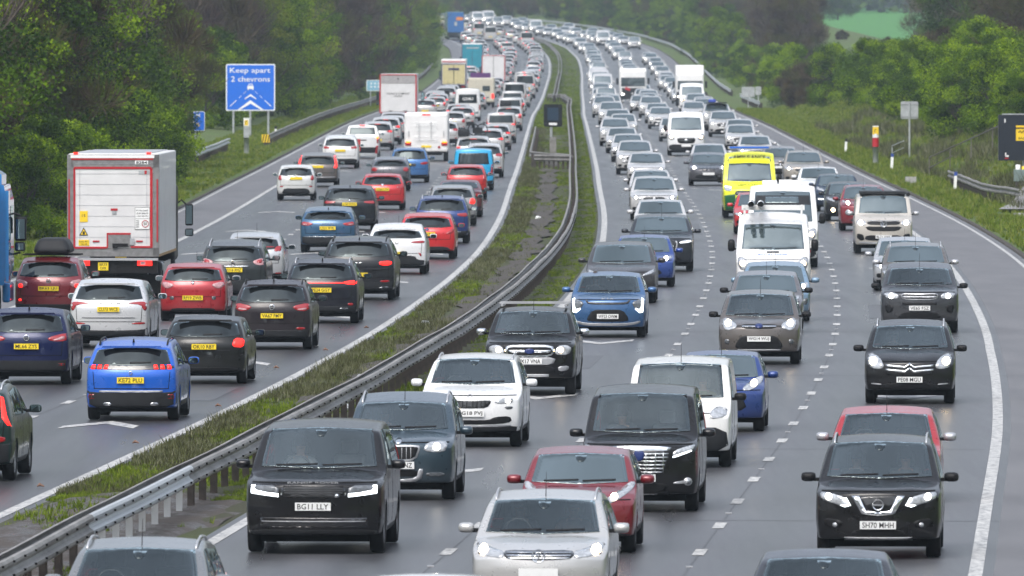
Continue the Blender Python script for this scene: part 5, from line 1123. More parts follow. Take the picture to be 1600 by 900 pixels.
# middle lane
V('dark blue SUV with red tail lights and plate reading ML66 ZYS', 'crossover_car', 'car', Tm('suv', L=4.4, W=1.81, H=1.6), (.006, .011, .055), 46, 73.7, True, rr=[tl((.48, 1.0), (.90, 1.10), (.97, 1.02), (.9, .92), (.55, .93)), D2('lamp_insert', 'tail_clear', (.6, .95), (.86, 1.04), (.88, .97), (.66, .94), off=.014), RG('badge', 'chrome', 1.0, .055, .012, **{'in': 'bar'}), PL(.82, 'ML66 ZYS'), LOW(.52), D2('reflector', 'tail', (.72, .46), (.88, .46), (.88, .41), (.72, .41))], opts=dict(rails=0, fin=1))
V('silver white SUV with swept red tail lights and plate reading CU73 WCE', 'crossover_car', 'car', Tm('suv', L=4.65, W=1.88, H=1.6, belt=1.06), (.56, .57, .58), 173, 66.5, True, rr=[tl((.42, 1.06), (.84, 1.10), (.97, 1.06), (.93, .88), (.86, .9), (.82, 1.02)), PL(.92, 'CU73 WCE'), B('tailgate_crease', 'clad', .66, .72, .012), S('rear_bumper', 'clad', (0, .42), (.9, .44), (.96, .5), (.95, .27), (0, .27)), D2('reflector', 'tail', (.58, .60), (.9, .62), (.9, .57), (.58, .57)), TX('tailgate_lettering', 'clad', 1.06, 'SKODA', .6, .05)], metal=.3, opts=dict(rails=0))
V('red small hatchback with a black roof edge and plate reading RF19 ZWB', 'small_hatchback_car', 'car', Tm('small', L=3.7, W=1.72, H=1.48), (.36, .01, .018), 303, 61.2, True, rr=[D2('tail_light', 'tail_clear', (.52, .94), (.88, 1.02), (.94, .90), (.72, .82)), PL(.60, 'RF19 ZWB'), C('badge', 'chrome', 0, .98, .045), S('diffuser', 'clad', (0, .34), (.6, .34), (.7, .26), (0, .26)), D2('fog_lamp', 'lens_d', (.56, .64), (.68, .64), (.68, .55), (.56, .55))], opts=dict(mirror='silver'))
V('black SUV with chrome tailgate strip and plate reading WU16 XHZ, beside the white lorry', 'off_roader', 'car', Tm('suv', L=4.65, W=1.82, H=1.7), (.022, .026, .028), 366, 57.4, True, rr=[D2('tail_light', 'tail_clear', (.58, 1.12), (.86, 1.2), (.97, 1.1), (.9, 1.0), (.66, 1.02)), D2('tail_light', 'tail', (.72, 1.14), (.86, 1.17), (.86, 1.06), (.7, 1.06), off=.014), RG('badge', 'chrome', 1.08, .055, .012, **{'in': 'bar'}), B('tailgate_strip', 'chrome', .48, .98, .02), PL(.88, 'WU16 XHZ'), LOW(.5)], opts=dict(rails=1, railm='silver'))
V('silver hatchback with a red curved light bar, right of the black SUV with chrome strip', 'small_hatchback_car', 'car', Tm('small', W=1.74, H=1.52), (.52, .53, .54), 398, 54, True, rr=[tl((.66, .94), (.97, 1.02), (.95, 1.14), (.7, 1.1)), B('light_line', 'tail', .66, 1.09, .025), PL(.75), LOW(.34), D2('reflector', 'tail', (.7, .36), (.9, .36), (.9, .32), (.7, .32))], metal=.45)
V('steel blue hatchback with red tail lights and plate reading LS21 RVK', 'hatchback_car', 'car', Tm('hatch', L=4.35, W=1.84, H=1.5, belt=1.0), (.025, .09, .18), 513, 47.6, True, rr=[tl((.50, .96), (.95, 1.02), (.94, .88), (.62, .88)), D2('lamp_insert', 'tail_clear', (.72, .93), (.9, .94), (.9, .9), (.74, .9), off=.014), TX('tailgate_lettering', 'silver', .95, 'FOCUS', .4, .04), PL(.80, 'LS21 RVK'), B('bumper_crease', 'chrome', .85, .52, .015), LOW(.5)], metal=.45, opts=dict(fin=1))
V('black SUV with slim tail lights and plate reading LC69 WWO', 'crossover_car', 'car', Tm('suv', L=4.73, W=1.93, H=1.65), (.012, .014, .018), 547, 43.3, True, rr=[tl((.52, 1.06), (.95, 1.08), (.94, .97), (.55, 1.0)), PL(.96, 'LC69 WWO'), LOW(.45), C('badge', 'chrome', 0, 1.1, .04)], opts=dict(rails=0, fin=1))
V('bright red executive hatchback in front of the black SUV with slim tail lights', 'hatchback_car', 'car', Tm('hatch', L=4.3, W=1.78, H=1.43), (.5, .01, .014), 598, 39.2, True, rr=[tl((.6, .88), (.94, .84), (.95, .98), (.66, .98)), PL(.82, 'LO65 LTN'), S('rear_bumper', 'clad', (0, .38), (.8, .38), (.85, .26), (0, .26)), C('badge', 'chrome', 0, 1.0, .045, ax=1.4)])
V('dark grey crossover with round dark tail lights, behind the motorhome', 'crossover_car', 'car', Tm('hatch', L=4.16, W=1.75, H=1.5, belt=1.0), (.10, .10, .115), 610, 35.4, True, rr=[D2('tail_light', 'tail', (.62, .98), (.8, 1.04), (.94, .98), (.92, .86), (.7, .84)), S('rear_bumper', 'clad', (0, .6), (.9, .62), (.95, .27), (0, .27)), PL(.68), C('badge', 'chrome', 0, .95, .04)], opts=dict(rails=1, railm='silver'))
V('blue family car with roof rails, between the grey crossover and the motorhome', 'people_carrier', 'car', Tm('mpv', W=1.8, H=1.6), (.04, .15, .38), 640, 33.8, True, rr=[tl((.55, .92), (.95, .98), (.95, .86), (.6, .82)), PL(.82, None, -.2), LOW(.36)], metal=.35, opts=dict(rails=1, railm='clad'))
# nearside lane
def roofbox(root, P, bvh, part):
    b = MB(); z = P['H']+.06
    b.box((0, .1, z), (1.5, .05, .04)); b.box((0, .9, z), (1.5, .05, .04)); b.build('roof_bar', M['black'], root)
    me = bpy.data.meshes.new('m'); bm = bmesh.new(); bmesh.ops.create_cube(bm, size=1); bmesh.ops.subdivide_edges(bm, edges=bm.edges, cuts=3, use_grid_fill=True)
    for v in bm.verts:
        t = v.co.z+.5; v.co.x *= .95*(1-.5*max(0, t-.25)**1.6); v.co.y *= 1.9*(1-.25*max(0, t-.3)); v.co.z = v.co.z*.40
    bm.to_mesh(me); bm.free(); o = link('roof_box', me, M['clad'], root); o.location = (-.03, .5, z+.23); sm = o.modifiers.new('s', 'SUBSURF'); sm.levels = sm.render_levels = 2
    me.polygons.foreach_set('use_smooth', [True]*len(me.polygons))
    MB().box((-.03, .5, z+.13), (.94, 1.86, .012)).build('box_seam', M['black'], o).location = (.03, -.5, -z-.23)
V('dark red SUV carrying a dark grey roof box with plate reading BK63 LJU', 'crossover_car', 'car', Tm('suv', L=4.4, W=1.79, H=1.6), (.16, .008, .014), 79, 61, True, rr=[D2('tail_light', 'tail_clear', (.60, 1.0), (.90, 1.06), (.97, .94), (.86, .84), (.62, .88)), D2('tail_light', 'brake', (.74, .94), (.86, .94), (.86, .84), (.74, .84), off=.014), RG('badge', 'chrome', 1.02, .05, .011, **{'in': 'bar'}), PL(.82, 'BK63 LJU'), LOW(.42), D2('reflector', 'brake', (.78, .56), (.86, .56), (.86, .50), (.78, .5))], extra=roofbox)
V('off white small round city car, leftmost beside the left hard shoulder', 'city_car', 'car', Tm('small', L=3.6, W=1.63, H=1.49, planr=.3), (.62, .63, .62), 463, 37.3, True, rr=[D2('tail_light', 'tail', (.72, .84), (.92, .84), (.9, 1.04), (.76, 1.04)), PL(.92, None), D2('fog_lamp', 'tail', (.66, .6), (.84, .6), (.84, .55), (.66, .55)), S('rear_bumper', 'clad', (0, .5), (.6, .5), (.72, .34), (.66, .27), (0, .27)), RG('badge', 'chrome', 1.02, .04)], metal=.1)
V('grey brown estate car with tall tail lights, ahead of the small round city car', 'estate_car', 'car', Tm('estate', L=4.82, W=1.86, H=1.54), (.13, .11, .1), 497, 34.6, True, rr=[D2('tail_light', 'brake', (.76, .84), (.96, .84), (.95, 1.0), (.84, 1.4), (.76, 1.4), (.86, 1.0)), PL(.90, None), S('lower_trim', 'silver', (0, .44), (.85, .46), (.85, .42), (0, .4)), LOW(.38)], metal=.4)
V('white SUV with wide red tail lights, just behind the white pickup', 'off_roader', 'car', Tm('suv', L=4.65, W=1.84, H=1.7), (.72, .73, .73), 532, 31, True, rr=[tl((.55, 1.08), (.95, 1.14), (.97, 1.0), (.6, .98)), PL(.9), S('rear_bumper', 'clad', (0, .48), (.9, .5), (.95, .27), (0, .27))], metal=.05)
# ------------------------------------------------------------------ lorries, caravans, trailers
def wheelset(root, ys, x, r=.5, w=.3):
    for y in ys:
        for sg in (-1, 1):
            tm, rm = wheel_meshes(r, w); o = link('wheel', tm, M['tyre'], root); o.location = (sg*x, y, r)
            if sg < 0: o.rotation_euler = (0, 0, math.pi)
            link('rim', rm, M['silver'], o)
def bevelbox(name, c, d, mat, root, bw=.04):
    me = MB().box((0, 0, 0), d).mesh(); o = link(name, me, mat, root); o.location = c
    b = o.modifiers.new('b', 'BEVEL'); b.width = bw; b.segments = 3; b.limit_method = 'ANGLE'; return o
def lorry(name, label, px, s, w, h, zb, length, bodym, rearfun, cabm=None, rear=True, rigid=True, group=None, cab=True, wr=.5):
    root = empty(name, label=label, cat='lorry', group=group or (AWAY if rear else ONC))
    yb = length/2
    bevelbox('cargo_box', (0, 0, (h+zb)/2), (w, length, h-zb), bodym, root, .05)
    MB().box((0, 0, zb-.12), (w*.4, length*.96, .22)).build('chassis', M['under'], root)
    MB().box((0, length/2-.3, .62), (w*.92, .12, .14)).build('rear_guard', M['under'], root)
    wheelset(root, [yb-1.9, yb-3.1] if length > 6 else [yb-1.6], w/2-.2, wr, .34)
    for sg in (-1, 1): MB().box((sg*(w/2-.05), -.6, .75), (.03, length*.36, .45)).build('side_guard', M['silver'], root)
    MB().box((0, yb-3.9, .55), (w*.9, .05, .6)).build('mudguard', M['under'], root)
    if cab:
        cm = cabm or M['white_s']; y0 = -length/2-1.15
        bevelbox('cab', (0, y0, 1.95), (2.4, 1.9, 2.2), cm, root, .15); wheelset(root, [y0+.1], 1.0, .48, .3)
        for sg in (-1, 1):
            mo = bevelbox('wing_mirror', (sg*1.52, y0-.75, 2.15), (.22, .14, .62), M['black'], root, .05)
            g = MB().box((0, .08, 0), (.17, .01, .52)).build('mirror_glass', M['glove'], mo)
            a = MB().tube([(-sg*.05, 0, .25), (-sg*.22, 0, .42), (-sg*.36, .05, .3)], .025, 6); a.build('mirror_arm', M['black'], mo)
            m2 = bevelbox('wing_mirror', (sg*1.52, y0-.75, 1.65), (.24, .14, .22), M['black'], root, .05)
            MB().box((0, .08, 0), (.19, .01, .16)).build('mirror_glass', M['glove'], m2)
    rearfun(root, w, h, zb, yb)
    p = at(px, s); t = slope(p.y); a = math.atan(t); hd = Vector((math.sin(a), math.cos(a), 0))
    root.location = p+hd*yb; root.rotation_euler = (0, 0, (math.pi-a) if rear else -a); root.location.z = elev(root.location.y)+.004
    return root
def pane(root, nm, u0, u1, z0, z1, y, mat, th=.02, par=None, rz=1):
    """thin raised panel on the rear face (u to the picture's right, so local -x)"""
    return MB().box((-(u0+u1)/2, y, (z0+z1)/2), (abs(u1-u0), th, z1-z0)).build(nm, M[mat] if isinstance(mat, str) else mat, par or root)
def rtext(root, nm, s, u, z, w, h, y, mat='plate_t', par=None):
    o = link(nm, rot_mesh(text_mesh(s, w, h, .008), math.pi), M[mat], par or root); o.location = (-u, y, z); return o
M['lorry_white'] = simple('lorry_white', (.76, .76, .75), .4, var=.06, scale=1.5, coat=.2)
M['lorry_door'] = simple('lorry_shutter', (.62, .62, .62), .4, var=.06, scale=2)
M['frame_grey'] = simple('lorry_frame_grey', (.2, .2, .2), .45, .2, var=.2)
def shutter8284(root, w, h, zb, y):
    hw = w/2
    fr = MB()
    for u in (-hw+.07, hw-.07): fr.box((u, y+.02, (h+zb)/2), (.17, .05, h-zb-.04))
    fr.box((0, y+.02, h-.2), (w, .05, .36)); fr.box((0, y+.02, zb+.12), (w, .05, .24)); fr.build('door_frame', M['frame_grey'], root)
    pane(root, 'top_strip', -hw+.08, hw-.12, h-.12, h-.04, y+.05, 'white_s', .02)
    pane(root, 'red_reflector_strip', -hw+.1, hw-.15, h-.17, h-.13, y+.05, 'red_s', .02)
    d = pane(root, 'roller_shutter', -hw+.18, hw-.2, zb+.24, h-.40, y+.03, 'lorry_door', .03)
    sl = MB()
    for i in range(1, 9): sl.box((.01, y+.048, zb+.24+i*.29), (w-.4, .006, .008))
    for x in (-.92, .92): sl.box((x, y+.05, (h+zb)/2), (.012, .008, h-zb-.7))
    sl.build('shutter_groove', M['silver'], d)
    t = .042
    for u0, u1, z0, z1 in ((-hw+.18, hw-.2, h-.42, h-.36), (-hw+.16, -hw+.21, zb+.24, h-.4), (hw-.24, hw-.17, zb+.24, h-.4), (-hw+.18, -.18, zb+.22, zb+.27), (.48, hw-.2, zb+.24, zb+.29), (-.18, -.14, zb+.24, zb+.62), (-.18, .48, zb+.6, zb+.65), (-hw+.02, -hw+.06, zb+.4, h-.7), (hw-.06, hw-.02, zb+.4, h-.7)):
        pane(root, 'red_reflector_strip', u0, u1, z0, z1, y+.055, 'red_s', .02)
    pane(root, 'latch_panel', -.14, .48, zb+.26, zb+.60, y+.05, 'frame_grey', .02); pane(root, 'latch_handle', 0, .4, zb+.28, zb+.36, y+.08, 'black', .05); pane(root, 'latch_handle', -.02, .12, zb+.24, zb+.36, y+.09, 'black', .05); pane(root, 'latch_box', .46, .58, zb+.32, zb+.5, y+.07, 'silver', .05)
    n = pane(root, 'number_panel', .6, .96, h-.29, h-.19, y+.05, 'white_s'); rtext(root, 'fleet_number', '8284', .78, h-.24, .30, .075, y+.066, par=n)
    n = pane(root, 'sticker', .70, 1.06, h-.56, h-.46, y+.055, 'galv', .01); pane(root, 'sticker_mark', .86, .92, h-.56, h-.46, y+.064, 'red_s', .01, n)
    n = pane(root, 'sticker', -.92, -.70, zb+.95, zb+1.25, y+.055, 'yellow_s', .01); rtext(root, 'sticker_lettering', '15', -.81, zb+1.12, .10, .07, y+.062, par=n)
    n = MB(); n.prism([(.93, zb+.58), (.69, zb+.58), (.81, zb+.80)], y+.05, y+.06); n = n.build('warning_triangle', M['plate_t'], root); m2 = MB(); m2.prism([(.895, zb+.60), (.725, zb+.60), (.81, zb+.76)], y+.058, y+.064); m2.build('triangle_face', M['yellow_s'], n); m2 = MB(); m2.box((.81, y+.066, zb+.65), (.06, .006, .08)); m2.build('triangle_mark', M['plate_t'], n)
    n = pane(root, 'sticker', -.95, -.66, zb+.30, zb+.46, y+.055, 'yellow_s', .01); rtext(root, 'sticker_lettering', 'BLIND SPOT', -.8, zb+.41, .25, .045, y+.062, par=n); rtext(root, 'sticker_lettering', 'TAKE CARE', -.8, zb+.34, .18, .04, y+.062, par=n)
    n = pane(root, 'notice', .60, 1.0, zb+.75, zb+1.35, y+.055, 'white_s', .01)
    ns = MB()
    for z0 in (.75, 1.35): ns.box((-.8, y+.062, zb+z0), (.4, .006, .01))
    for u in (.6, 1.0): ns.box((-u, y+.062, zb+1.05), (.01, .006, .6))
    ns.box((-.8, y+.062, zb+1.04), (.38, .006, .01)); ns.build('notice_border', M['frame_grey'], n)
    for i, tx in enumerate(('IF YOU CANT', 'SEE MY MIRRORS', 'I CANT SEE YOU')): rtext(root, 'notice_lettering', tx, .8, zb+1.26-.075*i, .32, .045, y+.063, par=n)
    for i in range(4): rtext(root, 'notice_lettering', 'SPEED', .67, zb+.98-.055*i, .09, .03, y+.063, par=n)
    r = MB(); c = Vector((-.88, y+.066, zb+.9)); r.tube([c+Vector((.09*math.cos(a), 0, .09*math.sin(a))) for a in np.linspace(0, 2*math.pi, 19)], .010, 5, False); r.build('speed_ring', M['red_s'], n); rtext(root, 'speed_number', '50', .88, zb+.9, .10, .08, y+.068, par=n)
    n = pane(root, 'sticker', -.07, .12, zb+1.26, zb+1.32, y+.055, 'red_s', .01); pane(root, 'sticker', -.03, .09, zb+1.16, zb+1.25, y+.055, 'galv', .01)
    for u in (-.47, .72): pane(root, 'marker_lamp', u-.09, u+.09, zb+.40, zb+.44, y+.06, 'amber' if 0 else 'red_s', .02)
    for u in (-hw+.22, hw-.28): pane(root, 'top_marker_lamp', u-.06, u+.06, h-.02, h+.04, y-.03, 'brake', .05)
    for u in (-.85, .86):
        n = pane(root, 'tail_light', u-.2, u+.2, .93, 1.07, y-.02, 'brake' if u > 0 else 'brake', .06); pane(root, 'lamp_lens', u-.12, u+.02, .95, 1.05, y+.012, 'tail_clear', .01, n)
    n = pane(root, 'number_plate', -.42, -.14, .80, 1.02, y-.02, 'plate_y', .03); rtext(root, 'plate_lettering', 'BK73', -.28, .96, .2, .075, y-.002, par=n); rtext(root, 'plate_lettering', 'OPR', -.28, .86, .17, .075, y-.002, par=n)
    pane(root, 'tail_lift_bar', -hw+.02, hw-.02, zb-.11, zb-.04, y-.0, 'silver', .08); pane(root, 'hazard_plate', .05, .36, 1.15, 1.19, y+.0, 'yellow_s', .04)
    pane(root, 'rear_panel', -hw+.04, hw-.04, .72, zb-.1, y-.12, 'black', .1)
    for x in (-1.1, 1.1): MB().box((x, y-.4, .42), (.36, .03, .5)).build('mud_flap', M['under'], root)
    o = MB().box((0, 0, h+.01), (w*.82, y*1.9, .02)).build('roof_sheet', M['silver'], root)
    for sg in (-1, 1): MB().box((sg*(w/2+.004), 0, zb+.03), (.02, y*2-.1, .07)).build('side_rail', M['yellow_s'] if 0 else simple('ochre_side_rail', (.35, .2, .05), .5), root)
    bevelbox('fuel_tank', (-(w/2-.25), 1.1, .75), (.45, 1.1, .5), M['silver'], root, .1)
lorry('box_lorry', 'white box lorry with red edged roller shutter numbered 8284 at its top', 177, 57, 2.5, 4.0, 1.18, 8.6, M['lorry_white'], shutter8284, cabm=M['black'])
def swing(root, w, h, zb, y, top=.55, name=None, frame='red_s', door='lorry_door', txt=None, txtm='plate_t'):
    hw = w/2
    for u0, u1, z0, z1 in ((-hw, -hw+.09, zb, h), (hw-.09, hw, zb, h), (-hw, hw, h-.07, h), (-hw, hw, zb, zb+.06)): pane(root, 'red_frame' if frame == 'red_s' else 'door_frame', u0, u1, z0, z1, y+.03, frame, .05)
    if top: pane(root, 'header_panel', -hw+.09, hw-.09, h-.07-top, h-.07, y+.01, 'frame_grey' if 0 else simple('pale_grey_header', (.32, .31, .31), .5), .05); C_ = MB().tube([(0, y+.02, h-.3), (0, y+.07, h-.3)], .05, 8); C_.build('camera', M['black'], root)
    d = pane(root, 'rear_door', -hw+.13, hw-.13, zb+.1, h-.12-top, y+.02, door, .04)
    if txt:
        for i, (tx, ww, hh) in enumerate(txt): rtext(root, 'door_lettering', tx, 0, h-top-.75-.17*i, ww, hh, y+.05, txtm, d)
    pane(root, 'rear_panel', -hw+.1, hw-.1, .6, zb-.02, y-.2, 'black', .1)
    for u in (-hw+.3, hw-.3): pane(root, 'tail_light', u-.18, u+.18, .86, 1.0, y-.02, 'tail', .06)
    for x in (-.5, .5): pane(root, 'door_latch', x-.1, x+.1, zb+.12, zb+.16, y+.06, 'black', .04)
lorry('box_lorry', 'white lorry with red frame and small dark lettering on its rear, left of the motorhome', 622, 23.3, 2.5, 3.7, 1.1, 9, M['lorry_white'], lambda r, w, h, zb, y: swing(r, w, h, zb, y, txt=(('YOUNG & COMPANY', 1.55, .13), ('LONDON', .55, .11))))
M['cream'] = simple('cream_door', (.5, .44, .22), .5); M['teal_s'] = simple('teal_curtain', (.005, .22, .30), .5, var=.1, scale=2); M['navy_s'] = simple('navy_frame', (.03, .03, .09), .5); M['purple_s'] = simple('purple_band', (.08, .02, .12), .5)
def cream(r, w, h, zb, y):
    hw = w/2; pane(r, 'red_header', -hw+.05, hw-.05, h-.3, h-.2, y+.03, 'red_s', .05); swing(r, w, h-.45, zb, y, 0, frame='navy_s', door='cream'); pane(r, 'name_board', -.55, .55, h-1.1, h-.88, y+.06, 'navy_s', .03)
    pane(r, 'door_seam', -.03, .03, zb+.1, h-.6, y+.05, 'clad', .02)
lorry('box_lorry', 'cream doored lorry with dark blue frame far down the nearside lane', 709, 15.5, 2.5, 3.7, 1.1, 11, M['lorry_white'], cream)
def teal(r, w, h, zb, y):
    hw = w/2; pane(r, 'rear_curtain', -hw+.08, hw-.08, zb-.1, h-.12, y+.02, 'teal_s', .05); pane(r, 'curtain_lettering_band', -.7, .8, h-.6, h-.45, y+.055, 'galv', .01)
    pane(r, 'curtain_seam', -.03, .03, zb, h-.9, y+.052, 'navy_s', .01); pane(r, 'rear_panel', -hw+.1, hw-.1, .6, zb-.1, y-.1, 'black', .1)
    for sg in (-1, 1): pane(r, 'door_frame', sg*(hw-.05)-.05, sg*(hw-.05)+.05, zb, h, y+.03, 'navy_s', .05)
lorry('curtain_side_lorry', 'teal lorry with pale lettering band in the distant queue', 738, 13.2, 2.5, 4.1, 1.1, 13, M['lorry_white'], teal)
lorry('box_lorry', 'white double door lorry with thin red edge in the distant middle lane', 771, 14.6, 2.5, 3.75, 1.1, 11, M['lorry_white'], lambda r, w, h, zb, y: (swing(r, w, h, zb, y, 0), pane(r, 'door_seam', -.03, .03, zb+.1, h-.1, y+.05, 'frame_grey', .02)))
def bluefar(r, w, h, zb, y):
    hw = w/2; pane(r, 'rear_curtain', -hw+.04, hw-.04, zb, h-.05, y+.02, simple('blue_curtain', (.01, .1, .3), .5), .05); pane(r, 'orange_flash', .1, 1.1, h-1.3, h-.8, y+.06, simple('orange_flash', (.6, .2, .03), .5), .02); pane(r, 'emblem', -.2, .2, h-2.1, h-1.5, y+.06, 'galv', .02); pane(r, 'rear_panel', -hw+.05, hw-.05, .5, zb, y-.1, 'black', .1)
lorry('curtain_side_lorry', 'blue lorry with an orange flash where the road bends out of sight', 712, 10.3, 2.5, 4.2, 1.1, 13, simple('yellow_teal_side', (.12, .2, .2), .5), bluefar)
# blue articulated lorry at the left edge: pale trailer and blue cab ahead of it
M['blue_cab'] = simple('blue_lorry_cab', (.02, .22, .55), .3, .1, coat=1, var=.05)
def artic():
    root = empty('articulated_lorry', label='blue cabbed lorry with a pale trailer, cut off by the left edge', cat='lorry', group=AWAY)
    bevelbox('trailer_box', (0, 0, 2.5), (2.5, 8, 2.85), M['lorry_white'], root, .05); MB().box((0, 0, 1.0), (1, 8, .3)).build('chassis', M['under'], root); wheelset(root, [2.4, 1.1], 1.05, .5, .34)
    for sg in (-1, 1): MB().box((sg*1.2, -1.2, .85), (.04, 3, .5)).build('side_guard', M['lorry_white'], root)
    MB().prism([(-1.1, .95), (1.1, .95), (1.2, 1.4), (1.2, 3.1), (1.1, 3.5), (-1.1, 3.5), (-1.2, 3.1), (-1.2, 1.4)], -6.6, -4.35, Matrix.Translation((-.26, 0, 0))).build('cab', M['blue_cab'], root)
    MB().prism([(-1.05, 3.4), (1.05, 3.4), (1.05, 3.75), (.9, 3.85), (-.9, 3.85), (-1.05, 3.75)], -6.0, -4.4, Matrix.Translation((-.26, 0, 0))).build('roof_fairing', M['blue_cab'], root)
    for sg in (-1, 1):
        MB().box((sg*1.2-.26, -4.5, 2.2), (.08, .55, 2.3)).build('side_fairing', M['blue_cab'], root); MB().box((sg*1.21-.26, -5.6, 2.6), (.03, .8, .7)).build('side_window', M['glass_dark'], root)
        bevelbox('cab_step', (sg*1.12-.26, -5.6, .75), (.2, 1.3, .5), M['blue_cab'], root, .06)
        mo = bevelbox('wing_mirror', (sg*1.40-.26, -6.2, 2.35), (.3, .16, .62), M['black'], root, .06); MB().box((0, .085, 0), (.22, .01, .5)).build('mirror_glass', M['glove'], mo)
        m2 = bevelbox('wing_mirror', (sg*1.38-.26, -6.2, 1.9), (.26, .16, .24), M['black'], root, .05); MB().box((0, .085, 0), (.2, .01, .16)).build('mirror_glass', M['glove'], m2)
        MB().tube([(sg*1.2-.26, -6.2, 2.75), (sg*1.4-.26, -6.2, 2.7)], .03, 6).build('mirror_arm', M['black'], root); MB().tube([(sg*1.2-.26, -6.2, 1.7), (sg*1.4-.26, -6.2, 1.75)], .03, 6).build('mirror_arm', M['black'], root)
    wheelset(root, [-5.5], 1.03, .48, .3)
    # right rear corner of the trailer stands at photo column ~4
    z = 292; p = rp(z, 0); a = math.atan(slope(z)); hd = Vector((math.sin(a), math.cos(a), 0)); sc = FPX/z
    c = Vector(((-43-800)/sc-1.22, z, 0))+hd*4; root.location = (c.x, c.y, .004); root.rotation_euler = (0, 0, math.pi-a)
artic()
# motorhome / caravan backs
def coach(name, label, px, s, w, h, length, fun, cat='motorhome', col=None):
    root = empty(name, label=label, cat=cat, group=AWAY); yb = length/2
    bevelbox('body', (0, 0, (h+.45)/2), (w, length, h-.45), col or M['lorry_white'], root, .14); wheelset(root, [yb-1.9], w/2-.14, .34, .24)
    MB().box((0, 0, .42), (w*.7, length*.9, .2)).build('chassis', M['under'], root); fun(root, w, h, yb)
    p = at(px, s); a = math.atan(slope(p.y)); hd = Vector((math.sin(a), math.cos(a), 0)); root.location = p+hd*yb; root.rotation_euler = (0, 0, math.pi-a); root.location.z = elev(root.location.y)+.004
    return root
def mh(r, w, h, y):
    hw = w/2
    rk = MB()
    for x in (-.26, .38): rk.tube([(x, y+.12, 1.15), (x, y+.12, 2.1)], .014, 6)
    for z in (1.15, 1.3, 1.9, 2.05): rk.tube([(-.62, y+.12, z), (.62, y+.12, z)], .012, 6)
    for x in (-.26, .38):
        for z in (1.2, 2.0): rk.tube([(x, y, z), (x, y+.12, z)], .012, 6)
    rk.build('bicycle_rack', M['silver'], r); pane(r, 'rear_window', -.55, .55, 1.55, 2.0, y+.004, 'white_s', .02)
    for u in (-hw+.2, hw-.2): pane(r, 'tail_light', u-.16, u+.16, .82, 1.0, y+.01, 'tail', .05); pane(r, 'indicator', u-.12, u+.12, .96, 1.04, y+.03, 'amber', .04); pane(r, 'grab_handle', u-.02+(.04 if u < 0 else -.04), u+.02+(.04 if u < 0 else -.04), 1.3, 1.6, y+.03, 'galv', .05)
    pane(r, 'number_plate', -.26, .26, .72, .83, y+.02, 'plate_y', .03); pane(r, 'high_brake_light', -.22, .22, h-.12, h-.06, y+.01, 'brake', .03); pane(r, 'reflector', .62, .74, .68, .8, y+.01, 'tail', .03); pane(r, 'rear_skirt', -hw+.1, hw-.1, .42, .52, y-.02, 'clad', .05)
coach('motorhome', 'white motorhome with an empty bicycle rack on its rear wall', 666, 29.6, 2.32, 2.55, 6.5, mh)
def cv(r, w, h, y):
    hw = w/2; pane(r, 'rear_window', .1, .75, 1.45, 1.9, y+.01, 'glass_dark', .03); pane(r, 'purple_band', -.95, .8, h-.02, h+.42, y-.9, 'purple_s', 1.2)
    for u in (-hw+.16, hw-.16): pane(r, 'tail_light', u-.1, u+.1, .8, 1.2, y+.01, 'brake', .03)
coach('motorhome', 'cream motorhome with a purple box on its roof, in the middle lane queue', 752, 18, 2.3, 2.6, 6, cv, col=M['cream'] if 0 else simple('cream_body', (.5, .47, .38), .4))
# GS4U van
V('white van with GS4U lettering on its dark rear window', 'high_roof_van', 'van', Tm('bigvan', L=5, W=1.9, H=2.25), WHITE, 731, 21.4, True, rr=[tl((.86, .8), (.96, .8), (.96, 1.2), (.88, 1.2)), TX('window_lettering', 'white_s', 1.62, 'GS4U', .8, .2), PL(.75)], metal=0, opts=dict(rails=0, rw=[(-.72, 1.3), (.72, 1.3), (.68, 1.95), (-.68, 1.95)], mirror='black'))
# white pickup pulling a small trailer with a red board
def canopy(root, P, bvh, part):
    MB().box((0, P['L']/2-.02, .98), (.5, .03, .06)).build('tailgate_handle', M['black'], root)
V('white pickup with a red topped light, towing a small trailer', 'pickup', 'pickup', Tm('bigsuv', L=5.2, W=1.86, H=1.8, nose=1.06, cowl=(1.3, 1.2), wtop=(1.95, 1.7), rr=(3.4, 1.78), tail=1.2, belt=1.18, lean=.06, deck=(3.75, 1.2), ro=1.2, wr=.38), WHITE, 566, 29, True, rr=[tl((.84, .8), (.97, .8), (.97, 1.1), (.86, 1.1), mat='tail'), C('indicator', 'amber', .9, 1.1, .06), S('high_brake_light', 'brake', (0, 1.76), (.18, 1.76), (.18, 1.70), (0, 1.69)), LOW(.6)], metal=0, opts=dict(rails=0, rw=[(-.76, 1.28), (.76, 1.28), (.7, 1.64), (-.7, 1.64)]), extra=canopy)
tr = empty('light_trailer', label='low trailer with a square red board and yellow plate, towed by the white pickup', cat='trailer')
MB().box((0, 0, .5), (1.5, 2.2, .12)).build('bed', M['galv'], tr); MB().box((.42, 1.0, 1.0), (.62, .04, .62)).build('red_board', M['red_s'], tr); MB().box((.28, 1.13, .47), (.28, .02, .2)).build('number_plate', M['plate_y'], tr)
wheelset(tr, [.2], .82, .28, .18); MB().tube([(0, -1.1, .5), (0, -2.0, .5)], .04, 6).build('drawbar', M['galv'], tr); MB().tube([(-.7, .8, .55), (-.75, 1.0, .95)], .06, 6).build('jockey_wheel', M['red_s'], tr)
p = at(567, 30.2); tr.location = (p.x, p.y, .004); tr.rotation_euler = (0, 0, math.pi)
